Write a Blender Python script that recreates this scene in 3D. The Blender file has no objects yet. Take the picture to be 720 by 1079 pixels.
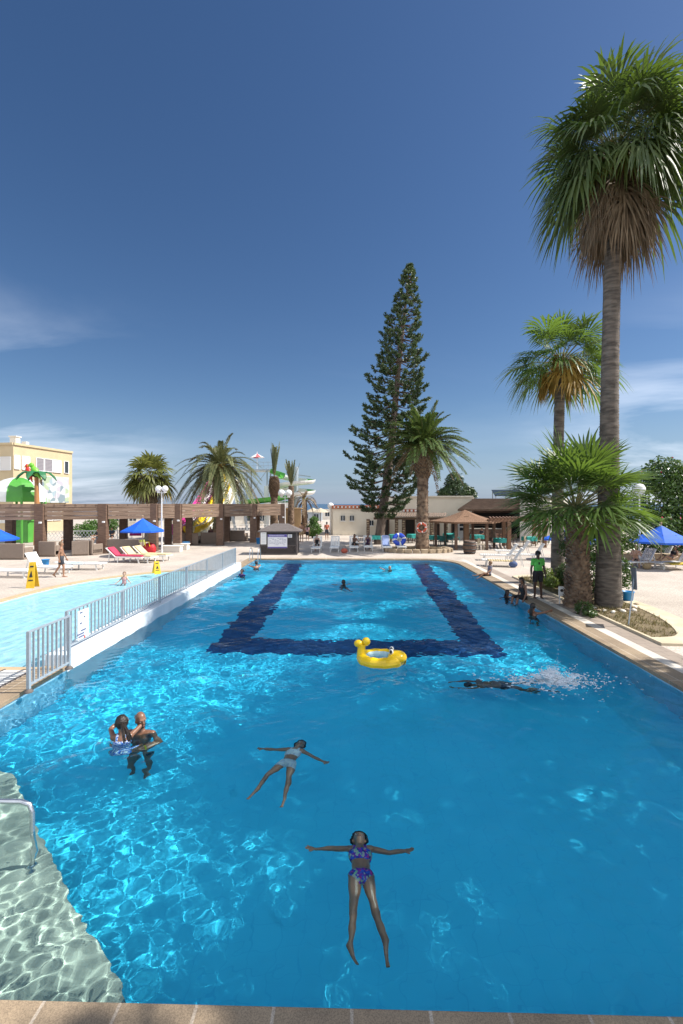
import bpy, math, random
import numpy as np
from mathutils import Vector, Matrix, Quaternion, noise as mnoise
from mathutils.geometry import tessellate_polygon

sc = bpy.context.scene
COL = sc.collection
PI = math.pi
R = math.radians

# ------------------------------------------------------------------ measuring the place
CAM_H, FPX, CX, HY = 3.45, 480.0, 360.0, 531.0
YAW = R(1.3)
WATER_Z = -0.10


def cw(xc, d, z):
    return Vector((xc * math.cos(YAW) - d * math.sin(YAW), xc * math.sin(YAW) + d * math.cos(YAW), z))


def G(px, py, z=0.0):
    d = FPX * (CAM_H - z) / (py - HY)
    return cw((px - CX) / FPX * d, d, z)


def W(px, d, z=0.0):
    return cw((px - CX) / FPX * d, d, z)


def ZD(py, d):
    return CAM_H - (py - HY) / FPX * d


def GW(px, py, depth):
    """a point under the pool's water, sight line refracted at the surface"""
    p = G(px, py, WATER_Z)
    o = Vector((0, 0, CAM_H))
    hv = Vector((p.x, p.y))
    x1 = hv.length
    th = math.atan2(x1, CAM_H - WATER_Z)
    tt = math.asin(math.sin(th) / 1.333)
    q = hv.normalized() * (x1 + depth * math.tan(tt))
    return Vector((q.x, q.y, WATER_Z - depth))


# ------------------------------------------------------------------ materials
MATS = {}


def new_mat(name):
    m = bpy.data.materials.new(name)
    m.use_nodes = True
    nt = m.node_tree
    return m, nt, nt.nodes['Principled BSDF']


def ramp_node(nt, src, stops):
    r = nt.nodes.new('ShaderNodeValToRGB')
    e = r.color_ramp.elements
    while len(e) < len(stops):
        e.new(0.5)
    for el, (p, c) in zip(e, stops):
        el.position = p
        el.color = (*c, 1)
    nt.links.new(src, r.inputs[0])
    return r.outputs[0]


def mat(name, c, rough=0.6, c2=None, scale=3.0, bump=0.0, bscale=None, metallic=0.0, spec=None, stretch=None,
        lo=0.35, hi=0.65, coords='Object', detail=4.0, dirt=0.0):
    """surface of colour c wandering to c2, with fine bumps"""
    if name in MATS:
        return MATS[name]
    m, nt, p = new_mat(name)
    p.inputs['Base Color'].default_value = (*c, 1)
    p.inputs['Roughness'].default_value = rough
    p.inputs['Metallic'].default_value = metallic
    if spec is not None:
        p.inputs['Specular IOR Level'].default_value = spec
    tc = nt.nodes.new('ShaderNodeTexCoord')
    mp = nt.nodes.new('ShaderNodeMapping')
    nt.links.new(tc.outputs[coords], mp.inputs[0])
    if stretch:
        mp.inputs['Scale'].default_value = stretch
    if c2 is not None:
        nz = nt.nodes.new('ShaderNodeTexNoise')
        nz.inputs['Scale'].default_value = scale
        nz.inputs['Detail'].default_value = detail
        nt.links.new(mp.outputs[0], nz.inputs['Vector'])
        col = ramp_node(nt, nz.outputs['Fac'], [(lo, c), (hi, c2)])
        nt.links.new(col, p.inputs['Base Color'])
    if bump:
        nb = nt.nodes.new('ShaderNodeTexNoise')
        nb.inputs['Scale'].default_value = bscale or scale * 4
        nb.inputs['Detail'].default_value = 5
        nt.links.new(mp.outputs[0], nb.inputs['Vector'])
        b = nt.nodes.new('ShaderNodeBump')
        b.inputs['Strength'].default_value = bump
        b.inputs['Distance'].default_value = 0.02
        nt.links.new(nb.outputs['Fac'], b.inputs['Height'])
        nt.links.new(b.outputs[0], p.inputs['Normal'])
    MATS[name] = m
    return m


def leaf_mat(name, c, c2, scale=1.2, rough=0.45, trans=0.3, tcol=None, lo=0.3, hi=0.7):
    """leaf: glossy face with light coming through from behind"""
    if name in MATS:
        return MATS[name]
    m, nt, p = new_mat(name)
    tc = nt.nodes.new('ShaderNodeTexCoord')
    nz = nt.nodes.new('ShaderNodeTexNoise')
    nz.inputs['Scale'].default_value = scale
    nz.inputs['Detail'].default_value = 6
    nt.links.new(tc.outputs['Object'], nz.inputs['Vector'])
    col = ramp_node(nt, nz.outputs['Fac'], [(lo, c), (hi, c2)])
    nt.links.new(col, p.inputs['Base Color'])
    p.inputs['Roughness'].default_value = rough
    t = nt.nodes.new('ShaderNodeBsdfTranslucent')
    t.inputs[0].default_value = (*(tcol or tuple(min(1, x * 1.6) for x in c2)), 1)
    mx = nt.nodes.new('ShaderNodeMixShader')
    mx.inputs[0].default_value = trans
    nt.links.new(p.outputs[0], mx.inputs[1])
    nt.links.new(t.outputs[0], mx.inputs[2])
    nt.links.new(mx.outputs[0], nt.nodes['Material Output'].inputs[0])
    MATS[name] = m
    return m


def brick_mat(name, c1, c2, mortar, bw, bh, msize=0.01, rough=0.8, bump=0.3, nscale=0.6, ncol=None, ncol_fac=0.5,
              offset=0.5, rot=0.0, grit=None):
    m, nt, p = new_mat(name)
    tc = nt.nodes.new('ShaderNodeTexCoord')
    mp = nt.nodes.new('ShaderNodeMapping')
    mp.inputs['Rotation'].default_value = (0, 0, rot)
    nt.links.new(tc.outputs['Object'], mp.inputs[0])
    br = nt.nodes.new('ShaderNodeTexBrick')
    br.inputs['Color1'].default_value = (*c1, 1)
    br.inputs['Color2'].default_value = (*c2, 1)
    br.inputs['Mortar'].default_value = (*mortar, 1)
    br.inputs['Scale'].default_value = 1.0
    br.inputs['Brick Width'].default_value = bw
    br.inputs['Row Height'].default_value = bh
    br.inputs['Mortar Size'].default_value = msize
    br.offset = offset
    nt.links.new(mp.outputs[0], br.inputs['Vector'])
    out = br.outputs['Color']
    if ncol:
        nz = nt.nodes.new('ShaderNodeTexNoise')
        nz.inputs['Scale'].default_value = nscale
        nz.inputs['Detail'].default_value = 7
        nz.inputs['Roughness'].default_value = 0.65
        nt.links.new(tc.outputs['Object'], nz.inputs['Vector'])
        f = nt.nodes.new('ShaderNodeMapRange')
        f.inputs[1].default_value = 0.4
        f.inputs[2].default_value = 0.7
        f.inputs[4].default_value = ncol_fac
        nt.links.new(nz.outputs['Fac'], f.inputs[0])
        mx = nt.nodes.new('ShaderNodeMix')
        mx.data_type = 'RGBA'
        nt.links.new(f.outputs[0], mx.inputs['Factor'])
        nt.links.new(out, mx.inputs[6])
        mx.inputs[7].default_value = (*ncol, 1)
        out = mx.outputs[2]
    if grit:
        gz = nt.nodes.new('ShaderNodeTexNoise')
        gz.inputs['Scale'].default_value = grit
        gz.inputs['Detail'].default_value = 2
        nt.links.new(tc.outputs['Object'], gz.inputs['Vector'])
        g2 = nt.nodes.new('ShaderNodeMapRange')
        g2.inputs[1].default_value = 0.35
        g2.inputs[2].default_value = 0.65
        g2.inputs[3].default_value = 0.72
        g2.inputs[4].default_value = 1.18
        nt.links.new(gz.outputs['Fac'], g2.inputs[0])
        mm = nt.nodes.new('ShaderNodeMix')
        mm.data_type = 'RGBA'
        mm.blend_type = 'MULTIPLY'
        mm.inputs['Factor'].default_value = 1
        nt.links.new(out, mm.inputs[6])
        nt.links.new(g2.outputs[0], mm.inputs[7])
        out = mm.outputs[2]
    nt.links.new(out, p.inputs['Base Color'])
    p.inputs['Roughness'].default_value = rough
    if bump:
        b = nt.nodes.new('ShaderNodeBump')
        b.inputs['Strength'].default_value = bump
        b.inputs['Distance'].default_value = 0.01
        b.invert = True
        nt.links.new(br.outputs['Fac'], b.inputs['Height'])
        nt.links.new(b.outputs[0], p.inputs['Normal'])
    MATS[name] = m
    return m


# ------------------------------------------------------------------ mesh building
class MB:
    def __init__(s):
        s.v, s.f, s.mi, s.sm = [], [], [], []

    def add(s, vs, fs, mi=0, smooth=False):
        o = len(s.v)
        s.v.extend([tuple(p) for p in vs])
        s.f.extend([tuple(i + o for i in f) for f in fs])
        s.mi.extend([mi] * len(fs))
        s.sm.extend([smooth] * len(fs))

    def box(s, c, size, rz=0.0, mi=0, M=None):
        hx, hy, hz = size[0] / 2, size[1] / 2, size[2] / 2
        vs = [Vector((x * hx, y * hy, z * hz)) for z in (-1, 1) for y in (-1, 1) for x in (-1, 1)]
        rot = M or Matrix.Rotation(rz, 3, 'Z')
        c = Vector(c)
        s.add([rot @ v + c for v in vs],
              [(0, 2, 3, 1), (4, 5, 7, 6), (0, 1, 5, 4), (2, 6, 7, 3), (0, 4, 6, 2), (1, 3, 7, 5)], mi)

    def bar(s, p0, p1, w, h, mi=0, up=(0, 0, 1)):
        p0, p1 = Vector(p0), Vector(p1)
        d = p1 - p0
        L = d.length
        d.normalize()
        up = Vector(up)
        if abs(d.dot(up)) > 0.98:
            up = Vector((1, 0, 0))
        x = d.cross(up).normalized()
        z = x.cross(d).normalized()
        M = Matrix((x, d, z)).transposed()
        s.box((p0 + p1) / 2, (w, L, h), mi=mi, M=M)

    def tube(s, pts, rs, n=8, mi=0, cap=True, smooth=True, sx=1.0):
        pts = [Vector(p) for p in pts]
        if not isinstance(rs, (list, tuple)):
            rs = [rs] * len(pts)
        t0 = (pts[1] - pts[0]).normalized()
        ref = Vector((0, 0, 1)) if abs(t0.z) < 0.9 else Vector((1, 0, 0))
        x = t0.cross(ref).normalized()
        vs = []
        for i, p in enumerate(pts):
            t = (pts[min(i + 1, len(pts) - 1)] - pts[max(i - 1, 0)])
            if t.length < 1e-9:
                t = t0
            t.normalize()
            x = (x - t * x.dot(t)).normalized()
            y = t.cross(x)
            for k in range(n):
                a = 2 * PI * k / n
                vs.append(p + (x * math.cos(a) * sx + y * math.sin(a)) * rs[i])
        fs = []
        for i in range(len(pts) - 1):
            for k in range(n):
                k2 = (k + 1) % n
                fs.append((i * n + k, i * n + k2, (i + 1) * n + k2, (i + 1) * n + k))
        s.add(vs, fs, mi, smooth)
        if cap:
            s.add(vs[:n], [tuple(range(n - 1, -1, -1))], mi)
            s.add(vs[-n:], [tuple(range(n))], mi)

    def lathe(s, prof, n=16, c=(0, 0, 0), mi=0, smooth=True, jit=0.0, rng=None):
        c = Vector(c)
        vs = []
        for r, z in prof:
            for k in range(n):
                a = 2 * PI * k / n
                rr = r * (1 + (rng.uniform(-jit, jit) if jit else 0))
                vs.append(c + Vector((rr * math.cos(a), rr * math.sin(a), z)))
        fs = []
        for i in range(len(prof) - 1):
            for k in range(n):
                k2 = (k + 1) % n
                fs.append((i * n + k, i * n + k2, (i + 1) * n + k2, (i + 1) * n + k))
        s.add(vs, fs, mi, smooth)

    def ell(s, c, r, nu=12, nv=8, mi=0, M=None):
        c = Vector(c)
        vs = []
        for j in range(nv + 1):
            th = PI * j / nv
            for k in range(nu):
                a = 2 * PI * k / nu
                v = Vector((r[0] * math.sin(th) * math.cos(a), r[1] * math.sin(th) * math.sin(a), r[2] * math.cos(th)))
                vs.append((M @ v if M else v) + c)
        fs = []
        for j in range(nv):
            for k in range(nu):
                k2 = (k + 1) % nu
                fs.append((j * nu + k, (j + 1) * nu + k, (j + 1) * nu + k2, j * nu + k2))
        s.add(vs, fs, mi, True)

    def prism(s, poly, z0, z1, mi=0, bottom=True):
        n = len(poly)
        a = sum(poly[i][0] * poly[(i + 1) % n][1] - poly[(i + 1) % n][0] * poly[i][1] for i in range(n))
        if a < 0:
            poly = poly[::-1]
        vs = [(p[0], p[1], z0) for p in poly] + [(p[0], p[1], z1) for p in poly]
        fs = [(i, (i + 1) % n, n + (i + 1) % n, n + i) for i in range(n)]
        fs.append(tuple(range(n, 2 * n)))
        if bottom:
            fs.append(tuple(range(n - 1, -1, -1)))
        s.add(vs, fs, mi)

    def quad(s, a, b, c, d, mi=0):
        s.add([a, b, c, d], [(0, 1, 2, 3)], mi)

    def build(s, name, mats, parent=None, bevel=0.0, loc=None):
        me = bpy.data.meshes.new(name)
        me.from_pydata(s.v, [], s.f)
        if not isinstance(mats, (list, tuple)):
            mats = [mats]
        for m in mats:
            me.materials.append(m)
        if len(mats) > 1:
            me.polygons.foreach_set('material_index', s.mi)
        me.polygons.foreach_set('use_smooth', s.sm)
        me.update()
        o = bpy.data.objects.new(name, me)
        COL.objects.link(o)
        if parent:
            o.parent = parent
        if loc is not None:
            o.location = loc
        if bevel:
            b = o.modifiers.new('Bevel', 'BEVEL')
            b.width = bevel
            b.segments = 2
            b.limit_method = 'ANGLE'
        return o


def thing(name, label, cat, loc=(0, 0, 0), rz=0.0, group=None):
    o = bpy.data.objects.new(name, None)
    COL.objects.link(o)
    o.location = loc
    o.rotation_euler = (0, 0, rz)
    o.empty_display_size = 0.2
    return tag(o, label, cat, group)


def tag(o, label, cat, group=None, kind=None):
    o['label'] = label
    o['category'] = cat
    if group:
        o['group'] = group
    if kind:
        o['kind'] = kind
    return o


def struct(o, label=None, kind='structure'):
    o['kind'] = kind
    if label:
        o['label'] = label
    return o


def copy_tree(o, parent=None):
    c = o.copy()
    COL.objects.link(c)
    if parent:
        c.parent = parent
    for ch in [x for x in o.children]:
        copy_tree(ch, c)
    return c


def dup(o, loc, rz=0.0, label=None, scale=None):
    c = copy_tree(o)
    c.location = loc
    c.rotation_euler = (0, 0, rz)
    if label:
        c['label'] = label
    if scale:
        c.scale = (scale,) * 3
    return c


def poly_sheet(name, outer, holes, zf, m, parent=None):
    loops = [[Vector((p[0], p[1], 0)) for p in outer]] + [[Vector((p[0], p[1], 0)) for p in h] for h in holes]
    tris = tessellate_polygon(loops)
    flat = [p for l in loops for p in l]
    vs = [(p.x, p.y, zf(p.x, p.y) if callable(zf) else zf) for p in flat]
    fs = []
    for a, b, c in tris:
        n = (flat[b] - flat[a]).cross(flat[c] - flat[a]).z
        fs.append((a, b, c) if n > 0 else (a, c, b))
    mb = MB()
    mb.add(vs, fs)
    return mb.build(name, m, parent)


def offset_loop(poly, d):
    """offset of a counter-clockwise loop, outward for d > 0"""
    n = len(poly)
    out = []
    for i in range(n):
        p0, p1, p2 = (Vector(poly[(i + k) % n][:2]) for k in (-1, 0, 1))
        e1, e2 = (p1 - p0).normalized(), (p2 - p1).normalized()
        n1, n2 = Vector((e1.y, -e1.x)), Vector((e2.y, -e2.x))
        b = (n1 + n2).normalized()
        out.append(p1 + b * (d / max(0.3, b.dot(n1))))
    return [(p.x, p.y) for p in out]


def ring_mesh(inner, outer, z0, z1):
    """a kerb between two loops of the same length"""
    mb = MB()
    n = len(inner)
    vs = [(*p, z1) for p in inner] + [(*p, z1) for p in outer] + [(*p, z0) for p in inner] + [(*p, z0) for p in outer]
    fs = []
    for i in range(n):
        j = (i + 1) % n
        fs += [(i, n + i, n + j, j), (2 * n + i, i, j, 2 * n + j), (n + i, 3 * n + i, 3 * n + j, n + j)]
    mb.add(vs, fs)
    return mb
# ------------------------------------------------------------------ camera, sky, sun
cam = bpy.data.cameras.new('camera')
cam.sensor_fit = 'HORIZONTAL'
cam.sensor_width = 24
cam.lens = 16
cam.shift_y = -8.5 / 720
cam.clip_end = 60000
cam_o = bpy.data.objects.new('camera', cam)
COL.objects.link(cam_o)
cam_o.location = (0, 0, CAM_H)
cam_o.rotation_euler = (R(90), 0, YAW)
sc.camera = cam_o

SUN_EL = R(50)
sun = bpy.data.lights.new('sun', 'SUN')
sun.energy = 4.3
sun.angle = R(0.5)
sun.color = (1.0, 0.95, 0.88)
sun.cycles.is_caustics_light = True
sun_o = bpy.data.objects.new('sun', sun)
COL.objects.link(sun_o)
SUN_AZ = R(90 - 2)  # clockwise from +Y: to the right of the view, a touch beyond
sd = Vector((math.sin(SUN_AZ) * math.cos(SUN_EL), math.cos(SUN_AZ) * math.cos(SUN_EL), math.sin(SUN_EL)))
sun_o.rotation_euler = sd.to_track_quat('Z', 'Y').to_euler()

world = bpy.data.worlds.new('World')
sc.world = world
world.use_nodes = True
wn = world.node_tree
bg = wn.nodes['Background']
bg.inputs[1].default_value = 0.095
sky = wn.nodes.new('ShaderNodeTexSky')
sky.sky_type = 'NISHITA'
sky.sun_disc = False
sky.sun_elevation = SUN_EL
sky.sun_rotation = SUN_AZ
sky.altitude = 300
sky.dust_density = 0.6
sky.air_density = 1.0
sky.ozone_density = 2.2
# thin cirrus and low haze banks drifting in the sky
tcw = wn.nodes.new('ShaderNodeTexCoord')
sep = wn.nodes.new('ShaderNodeSeparateXYZ')
wn.links.new(tcw.outputs['Generated'], sep.inputs[0])


def wmath(op, a, b=None, clamp=False):
    n = wn.nodes.new('ShaderNodeMath')
    n.operation = op
    n.use_clamp = clamp
    for i, x in enumerate((a, b)):
        if x is None:
            continue
        if isinstance(x, (int, float)):
            n.inputs[i].default_value = x
        else:
            wn.links.new(x, n.inputs[i])
    return n.outputs[0]


zz = wmath('ADD', wmath('MAXIMUM', sep.outputs['Z'], 0.0), 0.16)
cx_ = wmath('DIVIDE', sep.outputs['X'], zz)
cy_ = wmath('DIVIDE', sep.outputs['Y'], zz)
cmb = wn.nodes.new('ShaderNodeCombineXYZ')
wn.links.new(cx_, cmb.inputs[0])
wn.links.new(cy_, cmb.inputs[1])
mpw = wn.nodes.new('ShaderNodeMapping')
mpw.inputs['Scale'].default_value = (0.6, 1.15, 1)
mpw.inputs['Rotation'].default_value = (0, 0, R(-14))
mpw.inputs['Location'].default_value = (3.1, 1.75, 0)
wn.links.new(cmb.outputs[0], mpw.inputs[0])
nzw = wn.nodes.new('ShaderNodeTexNoise')
nzw.inputs['Scale'].default_value = 0.8
nzw.inputs['Detail'].default_value = 9
nzw.inputs['Roughness'].default_value = 0.56
nzw.inputs['Distortion'].default_value = 0.5
wn.links.new(mpw.outputs[0], nzw.inputs['Vector'])
cl = wn.nodes.new('ShaderNodeMapRange')
cl.inputs[1].default_value = 0.44
cl.inputs[2].default_value = 0.78
wn.links.new(nzw.outputs['Fac'], cl.inputs[0])
# clouds keep to the low sky: fading out above ~20 degrees
low = wn.nodes.new('ShaderNodeMapRange')
low.interpolation_type = 'SMOOTHSTEP'
low.inputs[1].default_value = 0.42
low.inputs[2].default_value = 0.10
wn.links.new(sep.outputs['Z'], low.inputs[0])
# two cloud banks: towards the left (behind the houses) and the right (behind the palms)
side = wn.nodes.new('ShaderNodeMapRange')
side.interpolation_type = 'SMOOTHSTEP'
side.inputs[1].default_value = 0.30
side.inputs[2].default_value = 0.62
side.inputs[3].default_value = 0.05
wn.links.new(wmath('ABSOLUTE', sep.outputs['X']), side.inputs[0])
cfac = wmath('MULTIPLY', wmath('MULTIPLY', cl.outputs[0], low.outputs[0]), side.outputs[0])
# unseen bright cloud added overhead and behind the camera to fill the shade
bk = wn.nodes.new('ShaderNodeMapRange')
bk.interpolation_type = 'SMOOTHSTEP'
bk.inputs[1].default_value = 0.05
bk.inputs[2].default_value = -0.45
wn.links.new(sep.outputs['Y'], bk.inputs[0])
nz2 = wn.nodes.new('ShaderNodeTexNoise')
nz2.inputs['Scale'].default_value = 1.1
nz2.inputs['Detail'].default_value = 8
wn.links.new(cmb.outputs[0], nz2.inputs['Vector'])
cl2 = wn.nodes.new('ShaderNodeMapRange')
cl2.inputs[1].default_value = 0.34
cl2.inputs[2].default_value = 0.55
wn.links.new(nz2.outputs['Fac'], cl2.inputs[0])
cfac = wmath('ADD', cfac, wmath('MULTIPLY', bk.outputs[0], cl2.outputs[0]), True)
hz = wn.nodes.new('ShaderNodeMapRange')
hz.interpolation_type = 'SMOOTHSTEP'
hz.inputs[1].default_value = 0.22
hz.inputs[2].default_value = -0.02
hz.inputs[4].default_value = 0.7
wn.links.new(sep.outputs['Z'], hz.inputs[0])
hs = wn.nodes.new('ShaderNodeHueSaturation')
hs.inputs['Saturation'].default_value = 1.2
hs.inputs['Hue'].default_value = 0.504
hs.inputs['Value'].default_value = 0.62
wn.links.new(sky.outputs[0], hs.inputs['Color'])
mxh = wn.nodes.new('ShaderNodeMix')
mxh.data_type = 'RGBA'
wn.links.new(hz.outputs[0], mxh.inputs['Factor'])
wn.links.new(hs.outputs[0], mxh.inputs[6])
mxh.inputs[7].default_value = (1.75, 2.5, 3.95, 1)
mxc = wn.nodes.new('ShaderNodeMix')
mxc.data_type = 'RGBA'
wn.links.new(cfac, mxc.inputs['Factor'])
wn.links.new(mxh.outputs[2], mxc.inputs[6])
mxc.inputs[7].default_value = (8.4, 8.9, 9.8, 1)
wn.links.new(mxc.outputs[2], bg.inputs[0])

sc.view_settings.view_transform = 'Standard'
sc.view_settings.look = 'None'
sc.view_settings.exposure = 0.8
sc.view_settings.gamma = 1.0
sc.cycles.use_denoising = True
sc.cycles.max_bounces = 10
sc.cycles.transparent_max_bounces = 12
sc.cycles.sample_clamp_indirect = 6.0

# ------------------------------------------------------------------ outlines
XL, XR, YN, YF = -6.05, 6.2, 3.07, 28.3
rc = 1.6
pool_loop = [(XL, YN), (XR, YN)]
for k in range(9):
    a = PI / 2 * k / 8
    pool_loop.append((XR - rc + rc * math.cos(a), YF - 2.2 + 2.2 * math.sin(a)))
pool_loop.append((XL, YF))


def catmull(pts, n=6, closed=False):
    out = []
    m = len(pts)
    for i in range(m if closed else m - 1):
        p = [Vector(pts[(i + k) % m] if closed else pts[min(max(i + k, 0), m - 1)]) for k in (-1, 0, 1, 2)]
        for j in range(n):
            t = j / n
            out.append(0.5 * (2 * p[1] + (p[2] - p[0]) * t + (2 * p[0] - 5 * p[1] + 4 * p[2] - p[3]) * t * t +
                              (3 * p[1] - p[0] - 3 * p[2] + p[3]) * t ** 3))
    if not closed:
        out.append(Vector(pts[-1]))
    return out


kc = [G(-60, 655), G(-25, 641), G(0, 634), G(45, 622), G(90, 612.5), G(130, 607), G(165, 603), G(190, 601.2)]
kcur = catmull([(p.x, p.y) for p in kc])
XK = XL - 0.42
kids_loop = [(XK, 9.45)] + [(XK, kcur[-1].y + 0.25)] + [(p.x, p.y) for p in reversed(kcur)] + [(kcur[0].x - 0.6, 9.45)]


def floor_z(x, y):
    return -1.46 + 0.26 * min(max((y - 3.0) / 25.0, 0), 1)


# ------------------------------------------------------------------ ground and paving
m_pave = brick_mat('pale paving', (0.57, 0.50, 0.43), (0.51, 0.445, 0.38), (0.39, 0.335, 0.28), 0.24, 0.12, 0.008,
                   rough=0.85, nscale=0.35, ncol=(0.31, 0.26, 0.22), ncol_fac=0.7, grit=22)
m_cope = brick_mat('aggregate coping', (0.36, 0.27, 0.175), (0.31, 0.235, 0.155), (0.50, 0.42, 0.33), 0.53, 9.0, 0.012,
                   rough=0.8, nscale=1.1, ncol=(0.17, 0.125, 0.085), ncol_fac=0.75, offset=0.0, grit=120, rot=R(0))
m_cream = mat('cream concrete', (0.62, 0.53, 0.38), 0.85, (0.50, 0.42, 0.29), 2.0, 0.2, 40)
m_white_strip = mat('white concrete strip', (0.62, 0.57, 0.50), 0.85, (0.50, 0.45, 0.39), 1.5, 0.2, 40)
m_grey_strip = brick_mat('grey channel', (0.33, 0.27, 0.22), (0.30, 0.245, 0.20), (0.22, 0.18, 0.15), 0.3, 0.3, 0.008, rough=0.9,
                         nscale=0.8, ncol=(0.2, 0.16, 0.13))

ground_outer = [(-420, -60), (420, -60), (420, 105), (-420, 105)]
struct(poly_sheet('ground', ground_outer, [pool_loop, kids_loop], 0.0, m_pave))
# coast slope and the sea
mb = MB()
mb.quad((-420, 105, 0), (420, 105, 0), (420, 150, -4), (-420, 150, -4))
struct(mb.build('beach', mat('sand', (0.42, 0.35, 0.25), 0.9, (0.36, 0.30, 0.2), 0.3)))
m_sea = mat('sea water', (0.008, 0.045, 0.10), 0.25, (0.012, 0.06, 0.13), 0.02, 0.4, 0.6)
mb = MB()
mb.quad((-25000, 149, -3.9), (25000, 149, -3.9), (25000, 30000, -3.9), (-25000, 30000, -3.9))
struct(mb.build('sea', m_sea))

# coping round the pool: butted slabs
cope = ring_mesh(offset_loop(pool_loop, -0.03), offset_loop(pool_loop, 0.50), -0.055, 0.02)
m_cope2 = MATS['aggregate coping']
struct(cope.build('pool_coping', m_cope2, bevel=0.008))
kc_ring = ring_mesh(offset_loop(kids_loop[::-1] if False else kids_loop, 0.0), offset_loop(kids_loop, 0.3), -0.05, 0.012)
struct(kc_ring.build('kids_pool_coping', mat('tan kids coping', (0.50, 0.37, 0.22), 0.8, (0.42, 0.31, 0.19), 3, 0.2, 60)))
# strips on the right: pale band, dark channel
mb = MB()
mb.quad((XR + 0.503, YN - 4, 0.006), (XR + 0.80, YN - 4, 0.006), (XR + 0.80, YF + 0.0, 0.006), (XR + 0.503, YF + 0.0, 0.006))
struct(mb.build('paving_strip', m_white_strip))
mb = MB()
mb.quad((XR + 0.803, YN - 4, 0.005), (XR + 1.30, YN - 4, 0.005), (XR + 1.30, YF - 3, 0.005), (XR + 0.803, YF - 3, 0.005))
struct(mb.build('paving_channel', m_grey_strip))
# overflow grating beside the near left coping
mb = MB()
xg0, xg1 = XL - 1.15, XL - 0.56
mb.box(((xg0 + xg1) / 2, 5.5, 0.004), (xg1 - xg0, 7.6, 0.006), mi=1)
k = 0
y = 1.8
while y < 9.25:
    mb.box(((xg0 + xg1) / 2, y, 0.014), (xg1 - xg0 - 0.03, 0.035, 0.012), mi=0)
    y += 0.075
for x in (xg0, xg1):
    mb.box((x, 5.5, 0.014), (0.035, 7.6, 0.02), mi=2)
struct(mb.build('overflow_grating', [mat('white plastic', (0.72, 0.72, 0.70), 0.45), mat('dark slot', (0.03, 0.03, 0.03), 0.9),
                                     mat('dark steel edge', (0.09, 0.08, 0.08), 0.6)]))

# ------------------------------------------------------------------ pool shell
m_floor = brick_mat('blue pool tiles', (0.065, 0.66, 0.90), (0.06, 0.645, 0.89), (0.048, 0.585, 0.85), 0.25, 0.25, 0.006, rough=0.4, bump=0.1,
                    nscale=0.5, ncol=(0.055, 0.60, 0.86), ncol_fac=0.6, offset=0)
m_wallt = brick_mat('pale pool wall', (0.38, 0.62, 0.76), (0.36, 0.60, 0.74), (0.28, 0.5, 0.66), 0.25, 0.25, 0.006, rough=0.4, bump=0.1, offset=0)
m_stripe = brick_mat('navy tiles', (0.008, 0.045, 0.155), (0.010, 0.055, 0.175), (0.016, 0.075, 0.22), 0.25, 0.25, 0.008, rough=0.4, offset=0, bump=0.1)
CAUST = []
# floor in strips along the pool so that it can slope
mb = MB()
ys = [YN] + [YN + (YF - YN) * i / 40 for i in range(1, 41)]
for a, b in zip(ys[:-1], ys[1:]):
    mb.add([(XL, a, floor_z(0, a)), (XR, a, floor_z(0, a)), (XR, b, floor_z(0, b)), (XL, b, floor_z(0, b))], [(0, 1, 2, 3)], 0, True)
CAUST.append(struct(mb.build('pool_floor', m_floor)))
mb = MB()
n = len(pool_loop)
for i in range(n):
    a, b = pool_loop[i], pool_loop[(i + 1) % n]
    segs = 40 if abs(a[1] - b[1]) > 5 else 1
    for s_ in range(segs):
        p = [a[0] + (b[0] - a[0]) * s_ / segs, a[1] + (b[1] - a[1]) * s_ / segs]
        q = [a[0] + (b[0] - a[0]) * (s_ + 1) / segs, a[1] + (b[1] - a[1]) * (s_ + 1) / segs]
        mb.quad((*q, floor_z(*q) - 0.02), (*p, floor_z(*p) - 0.02), (*p, -0.05), (*q, -0.05))
CAUST.append(struct(mb.build('pool_wall', m_wallt)))
# lane lines: a navy U on the floor
def fpt(px, py):
    d = 1.4
    for _ in range(8):
        p = GW(px, py, d)
        d = WATER_Z - floor_z(p.x, p.y)
    return p
nb0, nb1 = fpt(215, 688), fpt(258, 677)
nr0, nr1 = fpt(537, 691), fpt(495, 677)
fl0, fl1 = fpt(302, 592.5), fpt(321, 592.5)
fr0, fr1 = fpt(431, 592.5), fpt(449, 592.5)
yb0, yb1 = nb0.y, nb0.y + 1.2
YE = YF - 0.05
def strip(mb, a0, a1, b0, b1):
    for i in range(24):
        t, u = i / 24, (i + 1) / 24
        P = [Vector(a0).lerp(Vector(b0), t), Vector(a1).lerp(Vector(b1), t), Vector(a1).lerp(Vector(b1), u), Vector(a0).lerp(Vector(b0), u)]
        mb.add([(p.x, p.y, floor_z(0, p.y) + 0.006) for p in P], [(0, 1, 2, 3)], 0, True)
mb = MB()
xl0, xl1 = nb0.x, nb0.x + 1.05
xr0, xr1 = nr0.x - 1.05, nr0.x
flx, frx = (fl0.x + fl1.x) / 2, (fr0.x + fr1.x) / 2
strip(mb, (xl0, yb1), (xl1, yb1), (flx - 0.55, YE), (flx + 0.55, YE))
strip(mb, (xr0, yb1), (xr1, yb1), (frx - 0.55, YE), (frx + 0.55, YE))
strip(mb, (xl0, yb0), (xr1, yb0), (xl0, yb1), (xr1, yb1))
CAUST.append(struct(mb.build('pool_floor_marking', m_stripe)))

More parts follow.
